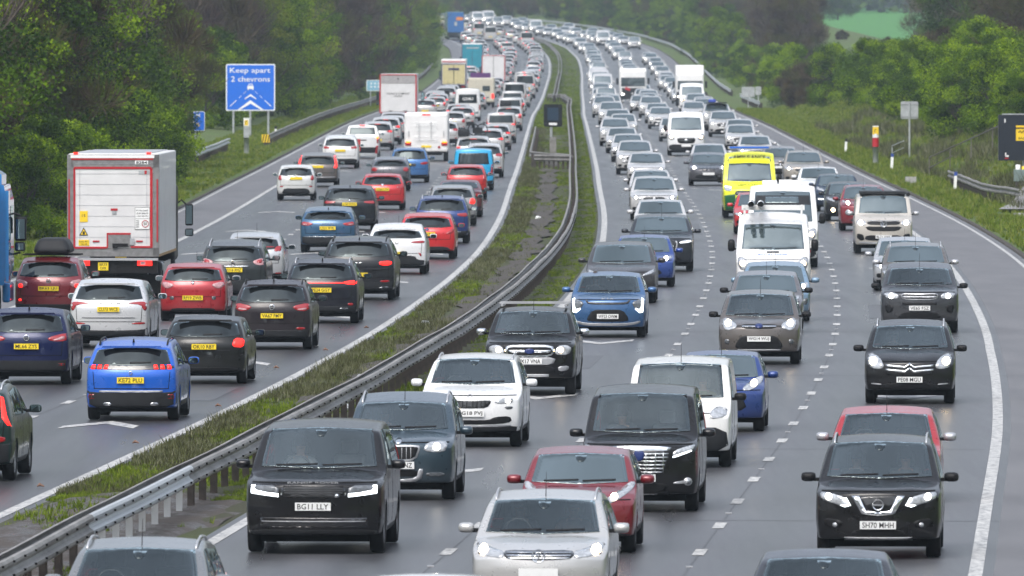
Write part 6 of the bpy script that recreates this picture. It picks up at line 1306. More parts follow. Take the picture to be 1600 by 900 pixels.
# oncoming lorries
def cabfront(name, label, px, s, w, h, boxh, col, dark=True):
    root = empty(name, label=label, cat='lorry', group=ONC)
    bevelbox('cab', (0, -4.6, (h+.4)/2+.1), (w-.05, 1.9, h-.6), col, root, .18); bevelbox('cargo_box', (0, .6, (boxh+1.1)/2), (w, 8, boxh-1.1), M['lorry_white'], root, .05)
    y = -5.56
    MB().box((0, y, h*.64), (w*.88, .06, h*.26)).build('windscreen', M['glass'], root)
    MB().prism([(-w*.36, .75), (w*.36, .75), (w*.42, h*.46), (-w*.42, h*.46)], y-.03, y+.04).build('grille', M['clad' if dark else 'silver'], root)
    MB().box((0, y-.02, .62), (w*.94, .12, .5)).build('bumper', M['clad'], root)
    if dark: MB().prism([(-w*.3, 1.3), (-w*.12, 1.15), (-w*.1, 1.35), (-w*.26, 1.55)], y-.07, y-.03).build('red_accent', M['red_s'], root)
    for sg in (-1, 1):
        h_ = MB().box((sg*w*.38, y-.05, .85), (.4, .08, .2)).build('headlight', M['lens'], root); MB().box((sg*w*.38, y-.1, .85), (.2, .02, .12)).build('lamp_bulb', M['lamp'], h_)
        bevelbox('wing_mirror', (sg*(w/2+.18), y+.3, h*.66), (.2, .14, .6), M['black'], root, .05)
    wheelset(root, [-4.6, 2.8], w/2-.2, .48, .3)
    p = at(px, s); a = math.atan(slope(p.y)); hd = Vector((math.sin(a), math.cos(a), 0)); root.location = p+hd*5.5; root.rotation_euler = (0, 0, -a); root.location.z = elev(root.location.y)+.004
cabfront('box_lorry', 'white lorry with dark grille and red accent in the middle of the oncoming queue', 989, 17.0, 2.5, 3.1, 3.2, M['lorry_white'])
cabfront('box_lorry', 'tall white lorry behind the white van beside the oncoming hard shoulder', 1078, 17.6, 2.5, 2.9, 3.6, M['lorry_white'], False)
V('white panel van in front of the tall white lorry', 'high_roof_van', 'van', TRANSIT, WHITE, 1081, 19.2, False, transit_front(), metal=0, opts=dict(rails=0, mirror='black', antenna=0))
V('white high roof van with black grille in the oncoming middle lane, plate below its grille', 'high_roof_van', 'van', TRANSIT, (.72, .73, .73), 1072, 28.5, False, transit_front(), metal=0, opts=dict(rails=0, mirror='black', antenna=0))
# ------------------------------------------------------------------ mid and far traffic: copies of a few prototypes
PROTO = {}
def proto(t, rear, v, brake=False):
    k = (t, rear, v, brake)
    if k in PROTO: return PROTO[k]
    P = Tm(t)
    if t == 'bigvan': fr, rr = transit_front('lamp'), gen_rear(P, v, brake)
    else: fr, rr = gen_front(P, v), gen_rear(P, v, brake)
    r = build_car('proto', P, paint((.5, .5, .5)), fr, rr, None, opts=dict(antenna=0, rails=(t in ('suv', 'estate')) and v == 0, mirror=None, panel=True))
    # joined version: one mesh, paint in slot 0
    bm = bmesh.new(); mats = [r.children[0].data.materials[0]]
    def addmesh(o, Mx):
        me = o.data.copy(); me.transform(Mx); base = len(bm.faces); bm.from_mesh(me); bm.faces.ensure_lookup_table()
        ml = [m for m in o.data.materials]
        for i in range(base, len(bm.faces)):
            m = ml[bm.faces[i].material_index] if ml else mats[0]
            if m not in mats: mats.append(m)
            bm.faces[i].material_index = mats.index(m)
        bpy.data.meshes.remove(me)
    def walk(o, Mx):
        for c in o.children:
            m2 = Mx @ c.matrix_basis
            if c.type == 'MESH': addmesh(c, m2)
            walk(c, m2)
    walk(r, Matrix.Identity(4))
    J = bpy.data.meshes.new('joined'); bm.to_mesh(J); bm.free()
    for m in mats: J.materials.append(m)
    # take the prototype itself out of the scene again (kept as a list of data)
    def dump(o): return (o.name.split('.')[0], o.data if o.type == 'MESH' else None, o.matrix_basis.copy(), [dump(c) for c in o.children])
    tree = [dump(c) for c in r.children]
    def kill(o):
        for c in list(o.children): kill(c)
        bpy.data.objects.remove(o)
    kill(r)
    PROTO[k] = (P, J, tree, mats[0]); return PROTO[k]
def spawn(kind, label, cat, t, col, px, s, rear, v=0, brake=False, detail=True, metal=.25, group=None, pos=None):
    P, J, tree, pm0 = proto(t, rear, v, brake); pm = paint(col, metal)
    if detail:
        root = empty(kind)
        def mk(nodes, par):
            for nm, me, mx, ch in nodes:
                if me is None: continue
                o = bpy.data.objects.new(nm, me); COL.objects.link(o); o.parent = par; o.matrix_basis = mx
                if me.materials and me.materials[0] == pm0: o.material_slots[0].link = 'OBJECT'; o.material_slots[0].material = pm
                mk(ch, o)
        mk(tree, root)
    else:
        root = bpy.data.objects.new(kind, J); COL.objects.link(root); root.material_slots[0].link = 'OBJECT'; root.material_slots[0].material = pm
    tag(root, label, cat, group or (AWAY if rear else ONC))
    if pos is None: place(root, px, s, rear, P)
    else:
        p, a = pos; root.location = p; root.rotation_euler = (0, 0, (math.pi-a) if rear else -a)
    OCC.append((root.location.x, root.location.y)); return root
OCC = [(r.location.x, r.location.y) for r in scn.objects if r.parent is None and r.type == 'EMPTY']
KN = {'hatch': 'hatchback_car', 'small': 'small_hatchback_car', 'suv': 'crossover_car', 'bigsuv': 'large_off_roader', 'estate': 'estate_car', 'saloon': 'saloon_car', 'mpv': 'people_carrier', 'van': 'small_van', 'bigvan': 'high_roof_van', 'camper': 'camper_van'}
CN = {k: ('van' if 'van' in v and 'camper' not in v else 'car') for k, v in KN.items()}
MID = [  # label, type, colour, px, s, rear, variant, brake
 ('grey saloon between the large dark grey SUV and the white crossover with black grille', 'saloon', (.12, .13, .14), 1032, 45.6, 0, 0, 0),
 ('white crossover with black grille in the oncoming fast lane', 'suv', WHITE, 1022, 41.2, 0, 1, 0),
 ('grey car just showing behind the white crossover with black grille', 'hatch', (.2, .2, .22), 1017, 38.4, 0, 2, 0),
 ('dark grey hatchback with black mirrors, third car ahead of the white crossover with black grille', 'hatch', (.08, .08, .09), 1010, 34.2, 0, 0, 0),
 ('grey SUV behind the dark grey hatchback with black mirrors', 'suv', (.15, .16, .18), 992, 32.2, 0, 1, 0),
 ('charcoal hatchback queuing behind the grey SUV', 'hatch', (.1, .1, .11), 981, 29.7, 0, 2, 0),
 ('white saloon between two dark cars in the oncoming fast lane', 'saloon', WHITE, 972, 28.0, 0, 0, 0),
 ('black SUV with bright headlight behind the white saloon', 'suv', (.03, .033, .04), 961, 26.6, 0, 0, 0),
 ('red hatchback hidden behind the black SUV, its red mirror showing', 'hatch', (.4, .03, .03), 974, 24.8, 0, 1, 0),
 ('pale beige saloon near the median in the oncoming queue', 'saloon', (.5, .47, .42), 965, 23.6, 0, 0, 0),
 ('lilac grey people carrier in the oncoming fast lane', 'mpv', (.28, .26, .34), 955, 22.3, 0, 1, 0),
 ('silver SUV with bright headlights beyond the lilac grey people carrier', 'suv', SILVER, 944, 20.6, 0, 1, 0),
 ('silver saloon behind the dark saloon left of the ambulance', 'saloon', SILVER, 1108, 32.0, 0, 1, 0),
 ('silver estate half hidden left of the white high roof van', 'estate', SILVER, 1053, 25.7, 0, 0, 0),
 ('dark grey small car with a warm headlight, middle of the oncoming carriageway', 'small', (.08, .08, .09), 1032, 23.2, 0, 0, 0),
 ('pale silver hatchback behind the dark grey small car', 'hatch', (.4, .42, .43), 1027, 22.0, 0, 2, 0),
 ('dark teal SUV in the middle of the oncoming queue', 'suv', (.05, .09, .1), 1017, 20.6, 0, 1, 0),
 ('mint silver car near the white lorry front', 'hatch', (.4, .45, .45), 1001, 19.4, 0, 1, 0),
 ('dark saloon with a star grille in the oncoming nearside lane', 'saloon', (.035, .037, .045), 1180, 30.0, 0, 1, 0),
 ('white hybrid hatchback with black grille in the oncoming nearside lane', 'hatch', WHITE, 1157, 27.4, 0, 1, 0),
 ('silver grey saloon behind the white hybrid hatchback', 'saloon', (.35, .36, .38), 1156, 26.0, 0, 0, 0),
 ('white off-roader with a black round air intake', 'suv', WHITE, 1130, 24.8, 0, 1, 0),
 ('dark off-roader with a blue bundle on its roof rack', 'bigsuv', (.05, .06, .08), 1120, 23.2, 0, 0, 0),
 ('silver car in front of the white panel van', 'hatch', SILVER, 1084, 21.6, 0, 2, 0),
 # away
 ('dark crossover with slim lights ahead of the sky blue van', 'suv', (.02, .018, .03), 757, 32.8, 1, 0, 0),
 ('black hatchback with a roof rack load and a long red brake light', 'suv', (.012, .012, .014), 740, 31.0, 1, 1, 1),
 ('white and grey SUV with orange indicators beside the median', 'suv', (.5, .52, .52), 762, 29.1, 1, 2, 1),
 ('light blue small hatchback ahead of the white and grey SUV', 'small', (.3, .45, .62), 776, 27.4, 1, 0, 1),
 ('white small van ahead of the light blue small hatchback', 'van', WHITE, 783, 26.0, 1, 0, 1),
 ('silver SUV with a dark roof box in the fast lane', 'suv', SILVER, 795, 23.6, 1, 1, 1),
 ('white tall van between the silver SUV and the police car', 'van', WHITE, 797, 22.0, 1, 0, 0),
 ('white estate with red tail lights in the far fast lane', 'estate', WHITE, 803, 20.2, 1, 1, 1),
 ('dark blue small SUV with an orange indicator beside the white lorry', 'suv', (.02, .022, .05), 590, 27.4, 1, 0, 1),
 ('white crossover ahead of the dark blue small SUV', 'suv', WHITE, 603, 26.3, 1, 2, 1),
 ('red hatchback squeezed beside the motorhome', 'hatch', (.35, .02, .03), 612, 25.2, 1, 2, 0),
 ('pale green grey estate just behind the white red framed lorry', 'estate', (.32, .38, .38), 615, 24.4, 1, 0, 0),
 ('bright blue hatchback showing right of the motorhome', 'hatch', (.02, .12, .5), 694, 26.6, 1, 0, 0),
 ('red hatchback with a bicycle rack, right of the motorhome', 'hatch', (.5, .03, .05), 707, 24.2, 1, 1, 0),
 ('white hatchback with orange lights behind the GS4U van', 'hatch', WHITE, 722, 23.0, 1, 2, 1),
 ('silver estate behind the GS4U van', 'estate', SILVER, 716, 22.3, 1, 0, 1),
 ('white hatchback right of the red framed lorry', 'hatch', WHITE, 664, 20.8, 1, 0, 0),
 ('navy small hatchback in the nearside queue', 'small', (.03, .04, .1), 681, 20.0, 1, 1, 1),
 ('pale car with an orange indicator in the nearside queue', 'hatch', (.6, .6, .58), 685, 18.9, 1, 2, 1),
 ('cream off-road car with a spare wheel on its back door', 'bigsuv', (.45, .42, .3), 697, 17.6, 1, 0, 0),
]
for lb, t, col, px, s, rear, v, br in MID:
    r = spawn(KN[t], lb, CN[t], t, col, px, s, bool(rear), v, bool(br), True, .4 if max(col)-min(col) < .06 and max(col) < .6 else .15)
# spare wheel, blue bundle, roof loads on those cars
def on(label, fn):
    r = [o for o in scn.objects if o.get('label') == label][0]; fn(r)
on('cream off-road car with a spare wheel on its back door', lambda r: MB().lathe([(.001, .1), (.3, .1), (.36, .02), (.36, -.1)], 16, Matrix.Translation((0, 2.42, 1.05)) @ Matrix.Rotation(R(-90), 4, 'X')).build('spare_wheel', M['tyre'], r))
def bundle(r):
    b = bevelbox('roof_bundle', (-.3, -.2, 1.86), (.5, 1.0, .26), simple('blue_bundle', (.02, .05, .3), .7), None, .1); b.parent = r
    MB().box((0, .0, 1.76), (1.4, 1.5, .05)).build('roof_rack', M['black'], r)
on('dark off-roader with a blue bundle on its roof rack', bundle)
def bikes(r):
    b = MB()
    for x in (-.42, .0): 
        c = Vector((x, 1.2, 1.95)); b.tube([c+Vector((.28*math.cos(a), .1, .28*math.sin(a))) for a in np.linspace(0, 2*math.pi, 17)], .03, 5, False)
    b.box((-.2, 1.2, 1.9), (.5, .3, .3)); b.build('bicycle_load', M['clad'], r); bevelbox('roof_box', (.5, .6, 1.78), (.6, 1.4, .34), M['clad'], None, .1).parent = r
on('black hatchback with a roof rack load and a long red brake light', bikes)
on('silver SUV with a dark roof box in the fast lane', lambda r: setattr(bevelbox('roof_box', (.2, .4, 1.82), (.75, 1.7, .34), M['clad'], None, .12), 'parent', r))
# police style car with chevrons
pc = spawn('estate_car', 'white emergency services car with yellow and red chevrons on its back', 'car', 'mpv', WHITE, 815, 16.6, True, 0, True, True, 0)
ch = MB()
for i in range(6):
    x = -.75+.25*i; ch.quad((x, 2.26, 1.05), (x+.14, 2.26, 1.05), (x+.14+.1*(1 if i < 3 else -1), 2.26, 1.35), (x+.1*(1 if i < 3 else -1), 2.26, 1.35))
MB().box((0, 2.235, 1.2), (1.6, .03, .32)).build('chevron_board', M['yellow_s'], pc); ch.build('chevron_stripe', M['red_s'], pc)
# far traffic: lane by lane
rng = random.Random(11)
COLS = [('white', WHITE, 0.05), ('silver', SILVER, .45), ('grey', (.16, .165, .175), .35), ('dark grey', (.06, .062, .068), .35), ('black', (.012, .012, .014), .2), ('blue', (.03, .08, .24), .3), ('red', (.38, .03, .03), .15), ('pale blue', (.25, .36, .46), .3), ('white', WHITE, 0.05), ('silver', SILVER, .45)]
TY = [('hatch', 'hatchback'), ('suv', 'SUV'), ('saloon', 'saloon'), ('estate', 'estate'), ('small', 'small hatchback'), ('mpv', 'people carrier'), ('van', 'small van'), ('suv', 'SUV')]
LN = [(3.84, 'oncoming fast lane', 0, 900, 22), (7.53, 'oncoming middle lane', 0, 960, 25), (11.25, 'oncoming nearside lane', 0, 880, 30), (-3.75, 'outbound fast lane', 1, 920, 22), (-7.3, 'outbound middle lane', 1, 900, 25), (-10.85, 'outbound nearside lane', 1, 960, 34)]
cnt = {}; plan = []
for off, ln, rear, z0, gap in LN:
    z = z0
    while z < 2040:
        z += gap*rng.choice((.7, .85, .95, 1.1, 1.3, 1.9))
        if z > 1560 and off == 11.25 and rng.random() < .3: continue
        q = rp(z, off+rng.uniform(-.25, .25))
        if any(abs(q.x-a) < 2.4 and abs(q.y-b) < (9 if True else 0) for a, b in OCC): continue
        if rear and z > 1830 and (q.x/z*FPX+800) < 690: continue
        cn, col, mt = rng.choice(COLS); t, tn = rng.choice(TY)
        if rng.random() < .09: t, tn = 'bigvan', 'high roof van'; cn, col, mt = 'white', WHITE, 0
        plan.append([z, q, off, ln, rear, cn, col, mt, t, tn])
near_z = {}
for i, (z, q, off, ln, rear, cn, col, mt, t, tn) in enumerate(plan):
    same = [p for p in plan if p[3] == ln]
    j = same.index(plan[i]); ahead = same[j-1] if j else None; nxt = same[j+1] if j+1 < len(same) else None
    if z > 1450 or ahead is None or nxt is None:
        where = 'on the distant bend' if z > 1620 else 'far down the queue'
        lb = '%s %s %s in the %s' % (cn, tn, where, ln); g = lb+', one of several alike'
    else:
        lb = '%s %s between %s %s and %s %s, %s' % (cn, tn, ahead[5], ahead[9].replace('small ', ''), nxt[5], nxt[9].replace('small ', ''), ln); g = lb+', alike'
    a = math.atan(slope(z)); p = Vector(q); p.z = elev(z)+.004
    spawn(KN[t], lb, CN[t], t, col, 0, 0, bool(rear), rng.randrange(3), rear and rng.random() < .45, z < 1060, mt, group=g, pos=(p, a))
cabfront('coach', 'red and grey coach on the distant bend of the oncoming carriageway', 901, 9.2, 2.4, 3.1, 3.1, simple('red_coach', (.2, .04, .06), .4), False)
# ------------------------------------------------------------------ barriers
def rail_steel():
    m, nt, b = new_mat('weathered_steel_rail')
    n = noise(nt, 2.2, 6, mapping(nt, (1, .3, 1)), .65); n2 = noise(nt, 14, 4, mapping(nt))
    c = ramp(nt, n.outputs[0], [(.3, (.11, .10, .09)), (.5, (.24, .23, .215)), (.68, (.38, .37, .355))])
    c = mixc(nt, .3, c.outputs[0], ramp(nt, n2.outputs[0], [(.3, (.05, .045, .04)), (.7, (.3, .29, .28))]).outputs[0])
    nt.links.new(c, b.inputs['Base Color']); b.inputs['Roughness'].default_value = .5; b.inputs['Metallic'].default_value = .3; return m
M['rail'] = rail_steel(); M['rail_new'] = simple('new_galvanised_rail', (.52, .55, .57), .35, .45, var=.08, scale=2)
M['post'] = simple('dark_weathered_post', (.05, .04, .034), .75, var=.4, scale=6)
PROF = [(0, .155), (.05, .15), (.075, .115), (.075, .075), (.02, .04), (0, 0), (.02, -.04), (.075, -.075), (.075, -.115), (.05, -.15), (0, -.155)]
def rail(name, z0, z1, off, mat, parent, side=1, h=.61, step=3.2, ends=0):
    """W profile rail following the road; side = direction its ridges face"""
    V = []; F = []; Z = list(np.arange(z0, z1, step))+[z1]; k = len(PROF)
    for z in Z:
        o = off(z) if callable(off) else off
        j = .012*math.sin(z*7.7)+.008*math.sin(z*2.3)
        for a, b in PROF: V.append(rp(z, o+side*(a+.05), h+b+j))
    for i in range(len(Z)-1):
        for q in range(k-1): F.append((i*k+q, i*k+q+1, (i+1)*k+q+1, (i+1)*k+q))
    me = mesh_from(V, F, name, False); o = link(name, me, mat, parent); s = o.modifiers.new('s', 'SOLIDIFY'); s.thickness = .008; s.offset = 0; return o
def posts(parent, z0, z1, off, step, h=.6, w=.11, mat='post', cap=100, bright=None, both=True):
    Z = list(np.arange(z0, z1, step)); rest = MB(); base = None; n = 0
    for z in Z:
        o = off(z) if callable(off) else off
        for q, oo in enumerate((o-.02, o+.02) if 0 else (o,)):
            p = rp(z, oo, 0)
            if bright and bright[0] < z < bright[1]:
                b = MB().box((0, 0, h/2), (.1, .14, h)); b.box((0, 0, .05), (.22, .22, .05)); x = b.build('post', M['rail_new'], parent); x.location = p; x['label'] = 'bright galvanised post with a base plate'; continue
            if n < cap:
                if base is None: base = MB().box((0, 0, h/2), (.06, w, h)).box((0, 0, h/2), (w, .015, h)).mesh('post')
                x = link('post', base, M[mat], parent); x.location = p; n += 1
            else: rest.box(p+Vector((0, 0, h/2)), (w, w, h))
    if rest.v:
        x = rest.build('posts', M[mat], parent); x['kind'] = 'stuff'
bar = empty('crash_barrier', label='long double sided steel crash barrier curving along the central reservation', cat='crash barrier')
def oA(z): return .85 if z < 1040 else .85-(z-1040)*.012
GAP = (167.5, 186)
rail('rail', 110, GAP[0], oA, M['rail'], bar, 1); rail('rail', GAP[1], 1100, oA, M['rail'], bar, 1)
x = rail('rail', GAP[0], GAP[1], oA, M['rail_new'], bar, 1); x['label'] = 'short newer section of bright galvanised rail'
rail('rail', 110, 1100, lambda z: oA(z)-.10, M['rail'], bar, -1, h=.585)
bl = MB()
for z in np.arange(111, 420, 3.2):
    for hh in (.52, .70): p = rp(z+.8, oA(z)+.14, hh); bl.box(p, (.035, .035, .03)); p = rp(z+2.4, oA(z)+.14, hh); bl.box(p, (.035, .035, .03))
bl.build('bolts', M['under'], bar)['kind'] = 'stuff'
posts(bar, 111, 1100, lambda z: oA(z)-.05, 2.4, .62, .12, bright=(167, 186))
bar2 = empty('crash_barrier', label='thin distant crash barrier beyond the central matrix sign, running into the bend', cat='crash barrier')
rail('rail', 1085, 2200, -.6, M['rail'], bar2, 1, step=8); rail('rail', 1085, 2200, -.75, M['rail'], bar2, -1, step=8); posts(bar2, 1088, 1400, -.68, 3.2, .62, .12, cap=60)
bar3 = empty('crash_barrier', label='short crash barrier enclosing the base of the central matrix sign', cat='crash barrier')
rail('rail', 592, 735, lambda z: -1.3 if z > 604 else -1.3+(604-z)*.17, M['rail'], bar3, -1, step=3); posts(bar3, 596, 735, -1.24, 2.4, .66, .12, cap=60)
b = MB(); p0, p1 = rp(591, -1.1, .61), rp(588, .78, .61)
for hh in (-.09, .09): b.tube([p0+Vector((0, 0, hh)), p1+Vector((0, 0, hh))], .07, 8)
b.box((p0+p1)/2, ((p1-p0).length, .03, .1), Matrix.Rotation(math.atan2(p1.y-p0.y, p1.x-p0.x), 4, 'Z')); b.build('cross_rail', M['rail'], bar3)
b = MB()
for i in range(9): b.box(p0.lerp(p1, i/8)+Vector((0, .1, -.33)), (.1, .1, .6))
b.build('cross_rail_posts', M['post'], bar3)
bar4 = empty('crash_barrier', label='short cross barrier closing the far end of the central barrier', cat='crash barrier')
b = MB(); p0, p1 = rp(1102, -1.3, .62), rp(1100, .4, .62)
for hh in (-.09, .09): b.tube([p0+Vector((0, 0, hh)), p1+Vector((0, 0, hh))], .08, 8)
b.build('rail', M['rail'], bar4); b = MB()
for i in range(8): b.box(p0.lerp(p1, i/7)+Vector((0, .1, -.33)), (.1, .1, .6))
b.build('posts', M['post'], bar4)
lb = empty('crash_barrier', label='crash barrier along the left verge starting at a yellow and black end plate', cat='crash barrier')
rail('rail', 684, 1500, lambda z: -16.9+min(0, (z-684)*0), M['rail'], lb, 1, .62, step=6); posts(lb, 686, 1500, -17.0, 3.2, .66, .12, cap=80)
p = rp(683, -16.85, .58); MB().box(p, (.46, .06, .46)).build('end_plate', M['yellow_s'], lb)
b = MB()
for i in range(3): b.quad(p+Vector((-.22+.15*i, -.035, -.22)), p+Vector((-.16+.15*i, -.035, -.22)), p+Vector((-.06+.15*i, -.035, .22)), p+Vector((-.12+.15*i, -.035, .22)))
b.build('end_plate_stripe', M['black'], lb)
sb = empty('crash_barrier', label='short isolated crash barrier in the grass left of the emergency phone post', cat='crash barrier')
rail('rail', 606, 668, lambda z: -18.6+(.8 if z < 607 else 0)*0, M['rail_new'], sb, 1, .6, step=4); posts(sb, 608, 668, -18.6, 3.2, .6, .12)
rb = empty('crash_barrier', label='short bent crash barrier in the grass on the right bank below the steps', cat='crash barrier')
def ob(z): return KR(z)+2.6+(max(0, 492-z))*.06
rail('rail', 478, 534, ob, M['rail'], rb, -1, .58, step=3); posts(rb, 486, 534, ob, 2.4, .55, .12)
fb = empty('crash_barrier', label='long pale crash barrier on the outside of the distant bend', cat='crash barrier')
rail('rail', 1180, 2300, lambda z: KR(z)+2.2, M['rail_new'], fb, -1, .62, step=8); posts(fb, 1184, 2300, lambda z: KR(z)+2.3, 6.4, .62, .12, cap=60)
fb2 = empty('crash_barrier', label='short crash barrier on the right verge in front of the two backed signs', cat='crash barrier')
rail('rail', 985, 1110, lambda z: KR(z)+2.2, M['rail_new'], fb2, -1, .62, step=5); posts(fb2, 987, 1110, lambda z: KR(z)+2.3, 3.2, .62, .12, cap=60)
# ------------------------------------------------------------------ signs and roadside things
def onp(px, s, off_h=0):
    z = FPX/s; x = (px-800)/s; off = (x-mid(z)); return Vector((x, z, elev(z)+max(0, bank(z, off)) if not -2 < off < 2 else elev(z)+.05))
def rbox(w, h, t, r=.08, y0=0):
    pts = []
    for cx, cz, a0 in ((w/2-r, h/2-r, 0), (-w/2+r, h/2-r, 90), (-w/2+r, -h/2+r, 180), (w/2-r, -h/2+r, 270)):
        for k in range(5): a = R(a0+k*22.5); pts.append((cx+r*math.cos(a), cz+r*math.sin(a)))
    m = MB(); m.prism(pts, y0, y0+t); return m
sg = empty('motorway_sign', label='large blue sign reading Keep apart 2 chevrons on three posts', cat='road sign')
P0 = onp(391.5, 24.8); sg.location = P0; zc = 3.15; W_, H_ = 3.1, 2.95; zc = (213-136.5)/24.8
rbox(W_, H_, .04).build('sign_border', M['white_s'], sg).location = (0, 0, zc)
rbox(W_-.14, H_-.14, .02, .06, -.012).build('sign_face', M['blue_s'], sg).location = (0, 0, zc)
def sgn(nm, s, x, z, w, h, mat='white_s', par=sg, y=-.022):
    o = link(nm, text_mesh(s, w, h, .003), M[mat], par); o.location = (x, y, z); return o
sgn('sign_lettering', 'Keep apart', -.02, zc+1.03, 2.55, .42); sgn('sign_lettering', '2 chevrons', .0, zc+.53, 2.45, .34)
b = MB()
for k, (zz, w, t) in enumerate(((-.42, .36, .13), (-.80, .80, .22))):
    for sx in (-1, 1): b.quad((0, -.024, zc+zz), (0, -.024, zc+zz-t), (sx*w, -.024, zc+zz-.28*w/.4-t*.6), (sx*w*1.04, -.024, zc+zz-.28*w/.4-t*.2) if 0 else (sx*w, -.024, zc+zz-.28*w/.4*1.0-t*.15))
b.build('chevron_symbol', M['white_s'], sg)
b = MB()
for sx in (-1, 1):
    for t0, t1, w in ((0, .18, .03), (.3, .45, .04), (.6, 1, .06)):
        x0, z0, x1, z1 = .26+t0*1.0, -.42-t0*.95+.18, .26+t1*1.0, -.42-t1*.95+.18
        b.quad((sx*x0, -.024, zc+z0), (sx*(x0+w), -.024, zc+z0), (sx*(x1+w), -.024, zc+z1), (sx*x1, -.024, zc+z1))
b.build('lane_symbol', M['white_s'], sg)
b = MB(); b.prism([(-.2, -.12), (.2, -.12), (.2, .05), (.14, .09), (.12, .2), (-.12, .2), (-.14, .09), (-.2, .05)], -.026, -.02, Matrix.Translation((0, 0, zc+.02))); b.box((-.14, -.023, zc-.13), (.07, .006, .06)); b.box((.14, -.023, zc-.13), (.07, .006, .06)); b.build('car_symbol', M['white_s'], sg)
MB().box((0, -.03, zc+.14), (.2, .006, .07)).build('car_symbol_window', M['blue_s'], sg)
for x in (-1.08, -.02, 1.12): MB().tube([(x, .1, 0), (x, .1, zc+1.3)], .07, 10).build('post', M['galv'], sg)
s2 = empty('marker_sign', label='small blue location sign half hidden by the green tree', cat='road sign'); s2.location = onp(311, 29)
z2 = (252-195)/29; rbox(.62, 1.05, .03).build('sign_border', M['white_s'], s2).location = (0, 0, z2); rbox(.56, .99, .02, .06, -.012).build('sign_face', M['blue_s'], s2).location = (0, 0, z2)
for k, t in enumerate(('M', '5')): sgn('sign_lettering', t, -.05, z2+.3-.5*k, .2, .2, par=s2, mat='yellow_s' if k else 'white_s')
MB().tube([(-.2, .05, 0), (-.2, .05, z2)], .045, 8).build('post', M['galv'], s2)
s3 = empty('road_sign', label='pale blue white sign on a thin post left of the red framed lorry', cat='road sign'); s3.location = onp(586, 17.8)
z3 = (160-127)/17.8; rbox(1.5, .95, .03).build('sign_border', M['white_s'], s3).location = (0, 0, z3); rbox(1.4, .85, .02, .06, -.012).build('sign_face', simple('pale_blue_sign', (.2, .42, .55), .5), s3).location = (0, 0, z3)
for k in range(2): sgn('sign_band', '- - -' if 0 else 'III', 0, z3+.18-.3*k, .8, .14, par=s3)
MB().tube([(-.4, .05, 0), (-.4, .05, z3)], .05, 8).build('post', M['galv'], s3)
# emergency phones
def phone(px, s, lab, red):
    o = empty('emergency_phone', label=lab, cat='emergency phone'); o.location = onp(px, s)
    m = M['galv']
    MB().lathe([(.14, 0), (.14, .95), (.15, .95)], 14).build('pillar', m, o, True)
    if red: MB().lathe([(.17, .95), (.17, 1.42)], 14).build('red_band', M['red_s'], o, True); MB().lathe([(.165, 1.42), (.165, 1.62)], 14).build('white_band', M['white_s'], o, True)
    else: MB().box((0, 0, 1.3), (.3, .26, .7)).build('white_band', M['galv'], o)
    MB().box((0, 0, 1.78), (.3, .28, .4)).build('phone_box', M['yellow_s'] if red else M['white_s'], o); MB().box((0, 0, 2.0), (.32, .3, .05)).build('cap', M['white_s'], o)
    pl = MB().box((0, -.145, 1.76), (.2, .01, .3)).build('phone_symbol_plate', M['yellow_s'], o); b = MB(); b.tube([(-.04, -.155, 1.68), (-.06, -.155, 1.78), (.03, -.155, 1.86)], .018, 6); b.build('phone_symbol', M['black'], pl)
phone(385, 28.4, 'grey emergency phone post with a yellow panel in the left verge', False)
phone(1368, 30.4, 'red, white and orange banded emergency phone post on the right verge', True)
# marker posts
for px, s, lab in ((1492, 35.6, 'white marker post with blue top beside the bent crash barrier'), (1393, 31.5, 'white marker post with blue top between the emergency phone and the backed sign'), (1321, 28.2, 'white marker post with dark top left of the banded emergency phone'), (430, 25.5, 'small marker post beside the start of the left crash barrier')):
    o = empty('marker_post', label=lab, cat='marker post'); o.location = onp(px, s); o.rotation_euler = (0, R(3), 0)
    MB().box((0, 0, .35), (.13, .05, .7)).build('shaft', M['white_s'], o); MB().box((0, 0, .78), (.14, .06, .17)).build('top', simple('blue_post_top', (.02, .06, .3), .5) if px > 1350 else M['clad'], o)
o = empty('sign_back', label='grey rear face of a square sign on a single tall post, right verge', cat='road sign'); o.location = onp(1421, 29.6); zb_ = (257-180)/29.6
rbox(.92, .92, .03).build('sign_plate', M['galv'], o).location = (0, 0, zb_); b = MB(); b.box((0, -.02, zb_+.33), (.9, .03, .05)); b.box((0, -.02, zb_-.33), (.9, .03, .05)); b.build('sign_brace', M['silver'], o); MB().tube([(0, -.06, 0), (0, -.06, zb_+.42)], .05, 10).build('post', M['galv'], o)
for dx, lab in ((1169, 'pair of distant backed signs at the foot of the far right trees'),):
    o = empty('sign_back', label=lab, cat='road sign'); o.location = onp(dx, 18.5); b = rbox(1.1, .85, .03); b.build('sign_plate', M['galv'], o).location = (-.0, 0, 1.5); MB().box((0, -.03, .7), (.08, .08, 1.5)).build('post', M['galv'], o)
    rbox(.5, .7, .03).build('sign_plate', M['galv'], o).location = (.85, 0, 1.6); MB().box((.85, -.03, .7), (.08, .08, 1.5)).build('post', M['galv'], o)
